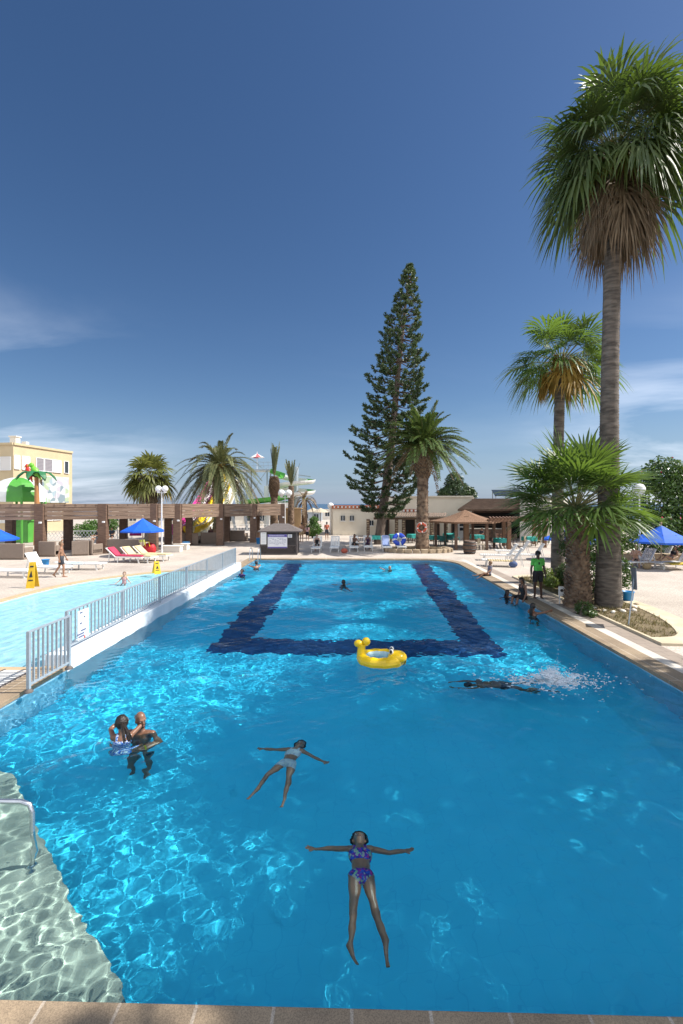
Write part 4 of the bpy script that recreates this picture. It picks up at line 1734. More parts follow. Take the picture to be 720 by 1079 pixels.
mb.ell((0, 0, .5), (.24, .2, .55), M=Matrix.Rotation(R(-20), 3, 'Y'))
mb.ell((-.16, 0, 1.05), (.15, .14, .18))
mb.tube([(.12, 0, .2), (.3, 0, -.3)], [.12, .04], 8)
mb.build('body', mat('parrot red', (.55, .03, .02), .4), bd)
mb = MB()
mb.tube([(-.27, 0, 1.05), (-.38, 0, 1.0), (-.4, 0, .92)], [.06, .04, .01], 8)
mb.build('beak', m_yellow, bd)
mb = MB()
c = W(27, 41)
mb.box((c.x, c.y, .95), (1.2, 1.2, 1.9))
mb.box((c.x, c.y, 1.95), (1.4, 1.4, .12))
mb.box((c.x - .2, c.y - .62, .8), (.5, .06, 1.3))
tag(mb.build('play_cabin', m_green, bevel=.03), 'bright green play cabin standing below the dome canopy', 'play cabin')

# ------------------------------------------------------------------ water slides
def trough(pts, r, name, parent, mo, mi_, ang=180, upv=None):
    mb = MB()
    n = 8
    P = [Vector(p) for p in pts]
    rows = []
    for i, p in enumerate(P):
        t = (P[min(i + 1, len(P) - 1)] - P[max(i - 1, 0)]).normalized()
        s_ = t.cross(UP).normalized()
        u = s_.cross(t)
        rows.append([(p + (s_ * math.cos(PI + PI * k / n) + u * math.sin(PI + PI * k / n)) * r, p + (s_ * math.cos(PI + PI * k / n) + u * math.sin(PI + PI * k / n)) * (r + .07)) for k in range(n + 1)])
    for a, b in zip(rows[:-1], rows[1:]):
        for k in range(n):
            mb.quad(a[k][0], b[k][0], b[k + 1][0], a[k + 1][0], 1)
            mb.quad(a[k][1], a[k + 1][1], b[k + 1][1], b[k][1], 0)
        for k in (0, n):
            mb.quad(a[k][0], a[k][1], b[k][1], b[k][0], 0)
    mb.sm = [True] * len(mb.f)
    return mb.build(name, [mo, mi_], parent)


def helix(c, rx, z0, z1, a0, a1, n=48):
    return [(c.x + rx * math.cos(a0 + (a1 - a0) * i / n), c.y + rx * math.sin(a0 + (a1 - a0) * i / n), z0 + (z1 - z0) * i / n) for i in range(n + 1)]


ds = 62
sl = thing('spiral_water_slide', 'white and green spiral water slide on a grey column', 'water slide', (0, 0, 0))
c1 = W(312, ds)
trough(helix(c1, 2.1, ZD(500, ds), ZD(520, ds), R(170), R(170 - 640)), .52, 'flume', sl, m_wslide, m_green)
c2 = W(281, ds)
trough(helix(c2, 2.9, ZD(520, ds), ZD(534, ds), R(10), R(10 - 280)), .6, 'flume', sl, m_green, m_green)
trough(helix(c2, 2.9, ZD(527, ds), ZD(534, ds), R(90), R(90 - 330)), .6, 'flume', sl, m_wslide, m_green)
top_pts = [W(286, ds, ZD(494, ds)), W(291, ds, ZD(496, ds)), W(298, ds - .5, ZD(499, ds))]
trough(catmull(top_pts, 5), .55, 'flume', sl, m_green, m_green)
mb = MB()
mb.tube([c1, c1 + UP * ZD(492, ds)], .36, 12)
mb.build('column', m_galv, sl)
for k in range(4):
    mb = MB()
    z = ZD(500 + k * 6, ds)
    mb.bar(c1 + UP * z, c1 + UP * z + Vector((2.0 * math.cos(k * 1.6), 2.0 * math.sin(k * 1.6), -.3)), .14, .14)
    mb.build('bracket', m_galv, sl)
mb = MB()
mb.tube([c2, c2 + UP * ZD(512, ds)], .34, 12)
mb.build('column', m_wslide, sl)
tw = thing('slide_tower', 'steel stair tower with a red and white parasol at its top', 'tower', W(273, 64))
zt2 = ZD(496, 64)
for dx, dy in ((-1.4, -1.4), (1.4, -1.4), (1.4, 1.4), (-1.4, 1.4)):
    mb = MB()
    mb.tube([(dx, dy, 0), (dx, dy, zt2 + (0.2))], .1, 8)
    mb.build('leg', m_galv, tw)
mb = MB()
mb.box((0, 0, zt2), (4.6, 3.4, .18))
mb.build('platform', m_galv, tw)
mb = MB()
for z0_, z1_ in ((.3, zt2 * .5), (zt2 * .5, zt2)):
    mb.bar((-1.4, -1.4, z0_), (1.4, -1.4, z1_), .07, .07)
    mb.bar((1.4, -1.4, z0_), (-1.4, -1.4, z1_), .07, .07)
    mb.bar((-1.4, -1.4, z1_), (1.4, -1.4, z1_), .07, .07)
mb.build('bracing', m_galv, tw)
mb = MB()
for z in (.55, 1.05):
    mb.bar((-2.3, -1.7, zt2 + z), (2.3, -1.7, zt2 + z), .05, .05)
for k in range(8):
    mb.bar((-2.3 + k * .65, -1.7, zt2), (-2.3 + k * .65, -1.7, zt2 + 1.05), .04, .04)
mb.build('handrail', m_galv, tw)
up_ = thing('parasol', 'red and white parasol on top of the slide tower', 'parasol', W(271, 64, zt2 + .09))
mb = MB()
for k in range(8):
    a0, a1 = 2 * PI * k / 8, 2 * PI * (k + 1) / 8
    mb.add([(1.05 * math.cos(a0), 1.05 * math.sin(a0), 1.75), (1.05 * math.cos(a1), 1.05 * math.sin(a1), 1.75), (0, 0, 2.35)], [(0, 1, 2)], k % 2)
mb.build('canopy', [mat('red canvas', (.45, .10, .11), .7), m_wslide], up_)
mb = MB()
mb.tube([(0, 0, 0), (0, 0, 2.6)], .04, 8)
mb.build('pole', m_wmetal, up_)
dsl = 54
sl = thing('straight_water_slide', 'pink and yellow lane slide seen behind the left date palm', 'water slide', (0, 0, 0))
for px0, py0, px1, py1, m in ((231, 497, 203, 541, m_pink), (236, 498, 212, 543, m_wslide), (243, 496, 221, 541, m_yellow), (250, 500, 229, 546, m_wslide)):
    pts = [W(px0, dsl + 8, ZD(py0, dsl + 8)), W((px0 + px1) / 2, dsl + 2, ZD((py0 + py1) / 2 + 2, dsl + 2)), W(px1, dsl - 4, ZD(py1, dsl - 4)), W(px1 - 9, dsl - 8, ZD(py1 + 9, dsl - 8)), W(px1 - 22, dsl - 10, ZD(py1 + 14, dsl - 10))]
    trough(catmull(pts, 5), .75, 'flume', sl, m, m)
mb = MB()
for px, py in ((236, 505), (224, 526)):
    p = W(px, dsl + 5, ZD(py, dsl + 5))
    mb.tube([(p.x, p.y, 0), p - UP * .4], .18, 8)
    mb.tube([(p.x + 3, p.y, 0), p - UP * .4 + Vector((2.2, 0, 0))], .18, 8)
mb.build('support', m_galv, sl)

# white service buildings behind the pergola
def hut(name, label, p0, p1, h, depth, m, wins=3, cat='building', rim=None):
    r = thing(name, label, cat, p0)
    d = p1 - p0
    L = d.length
    e = d.normalized()
    n_ = Vector((e.y, -e.x, 0))
    mb = MB()
    mb.prism([(0, 0), tuple((e * L)[:2]), tuple((e * L - n_ * depth)[:2]), tuple((-n_ * depth)[:2])], 0, h)
    mb.build('wall', m, r)
    mb = MB()
    mb.bar(n_ * .08 + UP * (h + .07), e * L + n_ * .08 + UP * (h + .07), .3, .14)
    mb.build('cornice', rim or m, r)
    for k in range(wins):
        s = L * (k + .5) / wins
        mb = MB()
        mb.bar(e * (s - .45) + n_ * .02 + UP * (h * .55), e * (s + .45) + n_ * .02 + UP * (h * .55), .05, .9)
        w = mb.build('window', m_glass, r)
        mb = MB()
        mb.bar(e * (s - .5) + n_ * .06 + UP * (h * .55 - .5), e * (s + .5) + n_ * .06 + UP * (h * .55 - .5), .16, .07)
        mb.bar(e * s + n_ * .06 + UP * (h * .55 - .45), e * s + n_ * .06 + UP * (h * .55 + .45), .05, .05)
        mb.build('frame', m_wmetal, w)
    return r


hut('service_building', 'long low white building behind the middle of the pergola', W(118, 66), W(190, 68), 2.6, 6, m_stucco, 5)
hut('service_building', 'white low building behind the pergola under the spiral slide', W(236, 70), W(300, 72), 2.3, 6, m_stucco, 4)
for i, (px, d, h, w, lb) in enumerate(((327, 92, 1.7, 4.2, 'small grey beach hut with flat roof left of the bush'), (341, 100, 2.2, 3.4, 'small white beach hut nearest the globe lamp'))):
    a = W(px - w * 2.4, d)
    hut('beach_hut', lb, a, a + Vector((w, 0, 0)), h, 3, m_galv if i == 0 else m_stucco, 2)
for i, (px, d, lb) in enumerate(((338, 84, 'pale straw beach parasol in front of the sea by the white hut'), (330, 88, 'pale straw beach parasol in front of the sea by the grey hut'))):
    u = thing('beach_parasol', lb, 'parasol', W(px, d), 0, 'beach parasols')
    mb = MB()
    mb.lathe([(1.5, 1.9), (1.0, 2.25), (.05, 2.7), (0, 2.72)], 12)
    mb.build('canopy', mat('pale straw', (.45, .38, .28), .9), u)
    mb = MB()
    mb.tube([(0, 0, 0), (0, 0, 2.6)], .05, 8)
    mb.build('pole', m_bark, u)
mb = MB()
p = W(309, 50)
mb.prism([(p.x - .9, p.y), (p.x + .9, p.y), (p.x + .75, p.y + 1.2), (p.x - .75, p.y + 1.2)], 0, 2.9)
mb.box((p.x, p.y + .6, 2.95), (2.0, 1.4, .14))
tag(mb.build('rendered_shower_wall', mat('ochre render', (.50, .34, .18), .9, (.42, .28, .15), 2), bevel=.05), 'ochre rendered block right behind the dark kiosk', 'wall')

# ------------------------------------------------------------------ restaurant
rs_ = thing('restaurant', 'low cream restaurant with terracotta trim and shaded veranda', 'building', (0, 0, 0))


def wall_px(a, b, d0, d1, z0, z1, th, name, m, parent, bev=0.0):
    p, q = W(a, d0), W(b, d1)
    e = (q - p).normalized()
    n_ = Vector((e.y, -e.x, 0))
    mb = MB()
    mb.prism([tuple(p[:2]), tuple(q[:2]), tuple((q - n_ * th)[:2]), tuple((p - n_ * th)[:2])], z0, z1)
    return mb.build(name, m, parent, bevel=bev)


wall_px(351, 408, 50, 50.5, 0, ZD(536, 50), 6, 'left_wing', m_cream_wall, rs_)
wall_px(350.5, 408.5, 49.85, 50.35, ZD(536, 50), ZD(532.5, 50), 6.3, 'terracotta_trim', m_terra, rs_)
mb = MB()
for k in range(14):
    p = W(352.5 + k * 4, 49.8 + k * .035, ZD(534.3, 50))
    mb.box(p, (.16, .06, .2))
mb.build('trim_tile', m_white, rs_)
for px in (361.5, 371, 391.5):
    p = W(px, 50, ZD(546 if px < 380 else 551, 50))
    mb = MB()
    mb.box(p + Vector((0, -.03, 0)), (.46, .08, .55))
    w = mb.build('window', m_glass, rs_)
    mb = MB()
    mb.box(p + Vector((0, -.08, -.32)), (.62, .14, .07))
    mb.box(p + Vector((0, -.08, .0)), (.04, .05, .55))
    mb.build('frame', m_wmetal, w)
wall_px(408, 500, 47.5, 46.5, 0, ZD(524, 47), 9, 'main_hall', m_cream_wall, rs_)
wall_px(416, 499, 47.3, 46.3, ZD(524, 47), ZD(522.5, 47), 9.4, 'parapet', m_cream_wall, rs_)
wall_px(424, 440, 46.95, 46.8, ZD(539.5, 47), ZD(536.5, 47), .1, 'terracotta_trim', m_terra, rs_)
mb = MB()
for k in range(4):
    mb.box(W(425.5 + k * 4.2, 46.7, ZD(538, 47)), (.2, .06, .2))
mb.build('trim_tile', m_white, rs_)
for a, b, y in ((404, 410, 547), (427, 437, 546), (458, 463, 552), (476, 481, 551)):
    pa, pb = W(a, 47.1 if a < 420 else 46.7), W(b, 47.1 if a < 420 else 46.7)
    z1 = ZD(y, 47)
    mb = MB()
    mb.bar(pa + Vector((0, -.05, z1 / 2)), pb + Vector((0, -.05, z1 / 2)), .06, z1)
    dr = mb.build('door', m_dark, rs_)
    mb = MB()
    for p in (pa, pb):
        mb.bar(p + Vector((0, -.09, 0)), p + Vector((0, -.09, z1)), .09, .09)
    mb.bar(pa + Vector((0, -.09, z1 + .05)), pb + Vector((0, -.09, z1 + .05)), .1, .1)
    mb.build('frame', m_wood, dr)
p = W(487, 46.2)
mb = MB()
mb.box((p.x, p.y, 1.05), (.75, .07, 2.1))
dr = mb.build('door', m_white, rs_)
mb = MB()
mb.box((p.x, p.y - .05, 1.5), (.5, .04, .6))
mb.box((p.x, p.y - .05, .9), (.5, .04, .3))
mb.build('pane', m_glass, dr)
# reed-roofed bar on the right of the hall
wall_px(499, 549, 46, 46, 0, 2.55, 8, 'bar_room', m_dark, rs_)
mb = MB()
for k in range(26):
    t = k / 25
    a = W(483 + 17 * t, 43.2 + 3 * t, ZD(536.5, 43.2) + (ZD(525.5, 46) - ZD(536.5, 43.2)) * t)
    b = W(551, 43.2 + 3 * t, ZD(536.5, 43.2) + (ZD(525.5, 46) - ZD(536.5, 43.2)) * t)
    mb.bar(a, b, .16, .05)
mb.build('reed_roof', m_reed, rs_)
wall_px(483, 551, 43.25, 43.25, ZD(538.5, 43), ZD(536.7, 43), .15, 'eave_beam', m_wood, rs_)
wall_px(499, 551, 46, 46, 2.55, ZD(526, 46), 8, 'upper_wall', m_wood, rs_)
wall_px(548, 580, 42, 40.5, 0, ZD(524.5, 42), 9, 'right_wing', m_stucco, rs_)
mb = MB()
a, b = W(549, 41.9), W(553, 41.8)
mb.bar(W(567, 41.1, 1.05), W(570, 40.9, 1.05), .08, 2.1)
mb.build('door', m_wood, rs_)
# bar counter with shelves and bottles in the dark opening
bc = thing('bar_counter', 'dark bar counter under the reed roof of the restaurant', 'bar counter', W(513, 42.5))
mb = MB()
mb.box((0, 0, .55), (2.9, .6, 1.1))
mb.build('counter', m_wood, bc, bevel=.02)
mb = MB()
mb.box((0, 0, 1.14), (3.1, .75, .06))
mb.build('counter_top', mat('pale counter top', (.4, .36, .3), .4), bc)
mb = MB()
for z in (1.35, 1.8, 2.2):
    mb.box((0, 2.6, z), (3.0, .3, .04))
mb.build('shelf', m_woodh, bc)
# solar panels on the roof
so = thing('solar_panel', 'dark solar panel rack on the flat restaurant roof', 'solar panel', W(535, 48, ZD(524, 48)))
mb = MB()
mb.add([(-1.5, -.6, .12), (1.5, -.6, .12), (1.5, .6, .75), (-1.5, .6, .75), (-1.5, -.6, .18), (1.5, -.6, .18), (1.5, .6, .81), (-1.5, .6, .81)],
       [(3, 2, 1, 0), (4, 5, 6, 7), (0, 1, 5, 4), (1, 2, 6, 5), (2, 3, 7, 6), (3, 0, 4, 7)])
mb.build('panel', m_glass, so)
mb = MB()
for x in (-1.4, 0, 1.4):
    mb.bar((x, .55, -.2), (x, .55, .75), .06, .06)
    mb.bar((x, -.55, -.2), (x, -.55, .15), .06, .06)
mb.build('frame', m_galv, so)

# veranda: beam with posts
vr = thing('veranda', 'low brown veranda roof on stone studded posts before the restaurant', 'veranda', (0, 0, 0))
dv = 42.0
wall_px(394, 470, dv, dv, ZD(547.5, dv), ZD(545.2, dv), .25, 'beam', m_wood, vr)
mb = MB()
for k in range(30):
    px = 396 + k * 2.5
    mb.bar(W(px, dv - .3, ZD(545, dv) + .06), W(px + 1.5, 46.4, ZD(540.5, 46.4)), .16, .05)
mb.build('reed_roof', m_reed, vr)
for px in (388, 418, 425.5, 455, 470):
    p = W(px, dv + .1)
    mb = MB()
    zt_ = ZD(547, dv)
    mb.box((p.x, p.y, zt_ / 2), (.3, .3, zt_))
    po = mb.build('post', m_wood, vr)
    mb = MB()
    rng = random.Random(px)
    for q in range(9):
        mb.box((p.x + rng.uniform(-.06, .06), p.y - .16, .12 + q * zt_ / 9.5), (.2, .1, .11), rz=rng.uniform(-.3, .3))
    mb.build('stone_stud', m_stonekerb, po)

# hexagonal thatched gazebo
gz = thing('gazebo', 'open gazebo with a low brown thatched hip roof by the cafe tables', 'gazebo', W(490, 36.2))
Rg, ze, zp = 2.85, ZD(549.5, 35), ZD(537, 36.2)
mb = MB()
for k in range(6):
    a0, a1 = 2 * PI * k / 6, 2 * PI * (k + 1) / 6
    for j in range(5):
        t0, t1 = j / 5, (j + 1) / 5
        q = lambda a, t: (Rg * (1 - t) * math.cos(a), Rg * (1 - t) * math.sin(a), ze + (zp - ze) * t - .12 * math.sin(PI * t))
        mb.quad(q(a0, t0), q(a1, t0), q(a1, t1), q(a0, t1))
    mb.quad((Rg * math.cos(a0), Rg * math.sin(a0), ze - .12), (Rg * math.cos(a1), Rg * math.sin(a1), ze - .12), (Rg * math.cos(a1), Rg * math.sin(a1), ze), (Rg * math.cos(a0), Rg * math.sin(a0), ze))
mb.build('thatch_roof', m_thatch, gz)
for k in range(6):
    a = 2 * PI * k / 6
    mb = MB()
    mb.box((2.3 * math.cos(a), 2.3 * math.sin(a), ze / 2), (.2, .2, ze))
    mb.build('post', m_wood, gz, bevel=.02)
mb = MB()
mb.box((-.15, -1.0, ze / 2 + .2), (.36, .36, ze + .4))
mb.build('post', mat('pale brown timber', (.24, .14, .08), .8, (.17, .1, .055), 4, stretch=(1, 1, 6)), gz, bevel=.02)

# small flat pergola right of the gazebo
pg = thing('timber_frame', 'light timber frame with flat beam right of the thatched gazebo', 'pergola', (0, 0, 0))
m_lw = mat('reddish timber', (.22, .12, .07), .75, (.16, .085, .05), 3, stretch=(1, 1, 6))
dg_ = 34.5
for px, d in ((536.5, 34), (531, 37.5), (574, 36), (563, 39)):
    p = W(px, d)
    mb = MB()
    mb.box((p.x, p.y, ZD(550, 34.5) / 2), (.26, .26, ZD(550, 34.5)))
    mb.build('post', m_lw, pg, bevel=.02)
wall_px(515, 578, 34.0, 35.9, ZD(550, 34), ZD(547, 34), .2, 'beam', m_lw, pg)
wall_px(515, 570, 37.6, 39.3, ZD(550, 34.5), ZD(547, 34.5), .2, 'beam', m_lw, pg)
mb = MB()
for k in range(16):
    mb.bar(W(518 + k * 3.8, 33.8 + k * .1, ZD(547, 34) + .05), W(516 + k * 3.5, 37.9 + k * .1, ZD(547, 34) + .05), .1, .08)
mb.build('rafters', m_lw, pg)

# ------------------------------------------------------------------ notice kiosk
dk = 30.9
ka, kb = W(274, dk), W(313.5, dk)
kq = thing('kiosk', 'dark lattice kiosk with hip roof at the far pool end', 'kiosk', (ka + kb) / 2, YAW)
wK = (kb - ka).length
hK = ZD(559.5, dk)
mb = MB()
mb.box((0, .7, hK / 2), (wK - .08, 1.36, hK - .02))
mb.build('wall', mat('near black timber', (.035, .03, .03), .8, (.055, .045, .042), 5), kq)
mb = MB()
for k in range(-6, 17):
    x = -wK / 2 + k * .2
    for sg in (1, -1):
        x0, x1 = x, x + sg * .5
        z0_, z1_ = .1, .6
        lo_, hi_ = -wK / 2 + .04, wK / 2 - .04
        if min(x0, x1) < lo_ or max(x0, x1) > hi_:
            continue
        mb.bar((x0, -.015 - .01 * (sg > 0), z0_), (x1, -.015 - .01 * (sg > 0), z1_), .02, .03)
for x in (-wK / 2 + .05, wK / 2 - .05):
    mb.box((x, -.02, hK / 2), (.1, .1, hK))
for z in (.06, .63, hK - .06):
    mb.box((0, -.035, z), (wK, .07, .07))
mb.box((wK / 2 - .05, 1.3, hK / 2), (.1, .1, hK))
mb.build('lattice', mat('charcoal lattice', (.09, .075, .07), .7), kq)
mb = MB()
ov = .14
x0, x1, y0, y1 = -wK / 2 - ov, wK / 2 + ov + .1, -ov, 1.4 + ov
zr = ZD(551.5, dk + .7)
rl = .45
vs = [(x0, y0, hK), (x1, y0, hK), (x1, y1, hK), (x0, y1, hK), (-rl, .7, zr), (rl + .1, .7, zr), (x0, y0, hK - .08), (x1, y0, hK - .08), (x1, y1, hK - .08), (x0, y1, hK - .08)]
mb.add(vs, [(0, 1, 5, 4), (1, 2, 5), (2, 3, 4, 5), (3, 0, 4), (0, 6, 7, 1), (1, 7, 8, 2), (2, 8, 9, 3), (3, 9, 6, 0)])
mb.build('roof', mat('grey shingle', (.16, .135, .125), .85, (.10, .085, .08), 6, .6, 20, stretch=(1, 6, 6)), kq)
sb = thing('notice_board', 'white activity notice board with purple heading on the dark kiosk', 'notice board', (ka + kb) / 2 + Vector((0, -.09, 0)), YAW)
bx0, bx1 = (282.5 - 293.75) / FPX * dk, (303 - 293.75) / FPX * dk
bz0, bz1 = ZD(577.5, dk), ZD(563, dk)
mb = MB()
mb.box(((bx0 + bx1) / 2, 0, (bz0 + bz1) / 2), (bx1 - bx0, .04, bz1 - bz0))
mb.build('panel', mat('white board', (.72, .72, .74), .5), sb)
mb = MB()
for z, h in ((bz1 - .09, .17), (bz0 + .05, .09)):
    mb.box(((bx0 + bx1) / 2, -.024, z), (bx1 - bx0 - .02, .012, h))
mb.build('heading_band', mat('purple band', (.10, .075, .30), .5), sb)
mb = MB()
rng = random.Random(4)
for r_ in range(6):
    z = bz1 - .26 - r_ * .088
    x = bx0 + .1
    mb.box((x - .03, -.026, z), (.03, .01, .03))
    while x < bx1 - .2:
        w = rng.uniform(.05, .16)
        if rng.random() < .8:
            mb.box((x + w / 2 + .02, -.026, z), (w, .01, .028))
        x += w + .04
mb.build('printed_lines', mat('grey print', (.28, .28, .36), .6), sb)
mb = MB()
rng = random.Random(5)
x = bx0 + .12
while x < bx1 - .18:
    mb.box((x, -.033, bz1 - .09), (.035, .006, rng.choice((.07, .09))))
    x += .065
mb.build('heading_letters', mat('pale print', (.6, .6, .7), .6), sb)
for px0, px1, py0, py1, lb in ((275, 281, 560.5, 573.5, 'tall white paper notice left of the board on the kiosk'), (303.6, 308, 563, 566.5, 'small white paper right of the board on the kiosk')):
    mb = MB()
    q0, q1 = (px0 - 293.75) / FPX * dk, (px1 - 293.75) / FPX * dk
    z0_, z1_ = ZD(py1, dk), ZD(py0, dk)
    mb.box(((q0 + q1) / 2, -.085, (z0_ + z1_) / 2), (q1 - q0, .02, z1_ - z0_))
    for k in range(7):
        mb.box(((q0 + q1) / 2, -.098, z1_ - (k + 1) * (z1_ - z0_) / 8), ((q1 - q0) * .7, .006, .012), mi=1)
    o = mb.build('paper_notice', [mat('white paper', (.74, .74, .72), .7), MATS['grey print']])
    o.location = (ka + kb) / 2
    o.rotation_euler = (0, 0, YAW)
    tag(o, lb, 'notice')

# ------------------------------------------------------------------ fence between the pools
fx = XL - 0.19
ZF = 1.12


def fence_panel(mb_posts, y0, y1, z0, root, step, nm='fence_panel'):
    pass


f1 = thing('steel_fence', 'short grey railing panel standing on the coping nearest the camera', 'fence', (0, 0, 0))
pA, pB = G(31, 731), G(72, 706)
fxx = (pA.x + pB.x) / 2
ya, yb = pA.y, pB.y
for y in (ya, yb):
    mb = MB()
    mb.box((fxx, y, ZF / 2 + .01), (.055, .055, ZF))
    po = mb.build('post', m_galv, f1)
    mb = MB()
    mb.lathe([(0.075, .022), (.075, .05), (.045, .075), (.04, .09)], 10, (fxx, y, 0))
    mb.build('base_plate', mat('dark cast base', (.12, .10, .09), .7), po)
for z in (.16, ZF):
    mb = MB()
    mb.bar((fxx, ya - .02, z), (fxx, yb + .02, z), .05, .03)
    mb.build('rail', m_galv, f1)
for k in range(8):
    y = ya + (yb - ya) * (k + 1) / 9
    mb = MB()
    mb.bar((fxx, y, .16), (fxx, y, ZF), .024, .036, up=(1, 0, 0))
    mb.build('bar', m_galv, f1)

f2 = thing('steel_fence', 'long grey railing running along the white dividing wall', 'fence', (0, 0, 0))
fx2 = XL - .14
y0f, y1f = 9.75, 24.1
m_ = int((y1f - y0f) / .155)
zb2 = .26
npan = 6
for k in range(npan + 1):
    y = y0f + (y1f - y0f) * k / npan
    mb = MB()
    mb.box((fx2, y, (zb2 + ZF) / 2), (.055, .055, ZF - zb2))
    mb.build('post', m_galv, f2)
for z in (zb2 + .08, ZF - .01):
    mb = MB()
    mb.bar((fx2, y0f, z), (fx2, y1f, z), .045, .03)
    mb.build('rail', m_galv, f2)
for k in range(1, m_):
    y = y0f + (y1f - y0f) * k / m_
    if y < y0f + .9 and k > 4:
        pass
    mb = MB()
    mb.bar((fx2, y, zb2 + .08), (fx2, y, ZF), .02, .03, up=(1, 0, 0))
    mb.build('bar', m_galv, f2)
# sign wired to the fence
sg = thing('fence_sign', 'white notice with small print wired to the railing near its end', 'sign', (fx2 + .03, 10.3, .62))
mb = MB()
mb.box((0, 0, 0.08), (.012, .42, .66))
mb.build('sheet', mat('white sign sheet', (.78, .80, .82), .4), sg)
mb = MB()
rng = random.Random(8)
for z, w in ((.36, .1), (.24, .06), (.12, .08), (-.05, .2), (-.12, .28), (-.18, .22)):
    mb.box((.009, rng.uniform(-.12, .05), z), (.006, w, .035))
mb.build('printed_marks', mat('blue grey print', (.14, .16, .25), .6), sg)
mb = MB()
mb.box((.009, .05, -.22), (.006, .06, .05))
mb.build('red_mark', mat('red print', (.6, .1, .08), .6), sg)

# chrome handrail over the entry steps
hr = thing('handrail', 'polished steel handrail dipping into the water over the stone steps', 'handrail', (0, 0, 0))
pt = GW(34, 905, .62)
zr_ = max(.08, ZD(850, pt.y))
mb = MB()
P = [Vector((pt.x, pt.y, -.90)), Vector((pt.x, pt.y, zr_ - .12)), Vector((pt.x - .03, pt.y, zr_ - .03)), Vector((pt.x - .12, pt.y, zr_)), Vector((pt.x - 1.4, pt.y, zr_)), Vector((XL - .3, pt.y, zr_)), Vector((XL - .42, pt.y, zr_ - .08)), Vector((XL - .44, pt.y, 0))]
mb.tube(P, .026, 12)
o = mb.build('tube', m_steel, hr)
CAUST.append(o)
mb = MB()
mb.lathe([(.07, -.88), (.07, -.86), (.03, -.83)], 14, (pt.x, pt.y, 0))
mb.lathe([(.07, .022), (.07, .035), (.03, .05)], 14, (XL - .44, pt.y, 0))
CAUST.append(mb.build('flange', m_steel, hr))

# pool ladder at the far left corner
ld = thing('pool_ladder', 'bent chrome ladder rails at the far left pool corner', 'ladder', G(264, 591, 0))
for x in (0, .5):
    mb = MB()
    mb.tube([(x, .6, 0), (x, .55, .5), (x, .4, .72), (x, .15, .78), (x, -.1, .68), (x, -.2, .4), (x, -.2, -.9)], .025, 8)
    mb.build('rail', m_steel, ld)
for z in (-.3, -.6):
    mb = MB()
    mb.box((.25, -.2, z), (.5, .08, .03))
    mb.build('step', m_steel, ld)


# ------------------------------------------------------------------ lamps
def lamp(label, p, h, r, globes=1, rod=.04, group='globe lamp posts'):
    l = thing('lamp_post', label, 'lamp post', p, 0, group)
    mb = MB()
    mb.tube([(0, 0, 0), (0, 0, h - r * .8)], [rod * 1.5, rod], 8)
    mb.tube([(0, 0, 0), (0, 0, .25)], rod * 2.2, 8)
    if globes == 2:
        mb.bar((-r * 1.1, 0, h - r * 1.3), (r * 1.1, 0, h - r * 1.3), rod, rod)
    mb.build('pole', m_wmetal, l)
    for k in range(globes):
        x = 0 if globes == 1 else (-1 + 2 * k) * r * 1.05
        mb = MB()
        mb.ell((x, 0, h), (r, r, r), 16, 12)
        mb.tube([(x, 0, h - r * 1.25), (x, 0, h - r * .85)], r * .45, 10)
        mb.build('globe', m_globe, l)
    return l


lamp('white lamp post with two globes by the blue parasol on the left terrace', G(170.5, 583), ZD(515, 31.8), .22, 2)
lamp('white lamp post with one globe at the corner of the restaurant', G(348.5, 563), ZD(533, 51.7), .36)
lamp('white lamp post with two globes behind the dark kiosk', W(300.5, 45), ZD(519.5, 45), .34, 2)
lamp('lamp globe showing through the palm leaves before the flowering hedge', W(674, 26), ZD(515.5, 26), .32)


# ------------------------------------------------------------------ parasols
def parasol(label, p, rad, ze_, zp_, rz=0.0, m=None, group='blue parasols', n=8):
    u = thing('parasol', label, 'parasol', p, rz, group)
    mb = MB()
    for k in range(n):
        a0, a1 = 2 * PI * k / n, 2 * PI * (k + 1) / n
        for j in range(4):
            t0, t1 = j / 4, (j + 1) / 4
            q = lambda a, t: (rad * (1 - t) * math.cos(a), rad * (1 - t) * math.sin(a), ze_ + (zp_ - ze_) * t - .05 * math.sin(PI * t))
            mb.quad(q(a0, t0), q(a1, t0), q(a1, t1), q(a0, t1))
        q0, q1 = (rad * math.cos(a0), rad * math.sin(a0)), (rad * math.cos(a1), rad * math.sin(a1))
        mb.quad((*q0, ze_ - .10), (*q1, ze_ - .10), (*q1, ze_), (*q0, ze_))
    mb.build('canopy', m or m_blue, u)
    mb = MB()
    mb.tube([(0, 0, 0), (0, 0, zp_ + .12)], .028, 8)
    mb.ell((0, 0, zp_ + .13), (.05, .05, .06), 8, 6)
    mb.build('pole', mat('pale wood pole', (.42, .29, .17), .6), u)
    for k in range(n):
        a = 2 * PI * k / n
        mb = MB()
        mb.bar((.03, 0, zp_ - .45), (rad * .55 * math.cos(a), rad * .55 * math.sin(a), ze_ + (zp_ - ze_) * .43), .015, .015)
        mb.build('rib', m_woodh, u)
    mb = MB()
    mb.lathe([(.28, 0), (.28, .06), (.2, .1), (.05, .14), (.05, .3)], 14)
    mb.build('base', m_stucco, u)
    return u


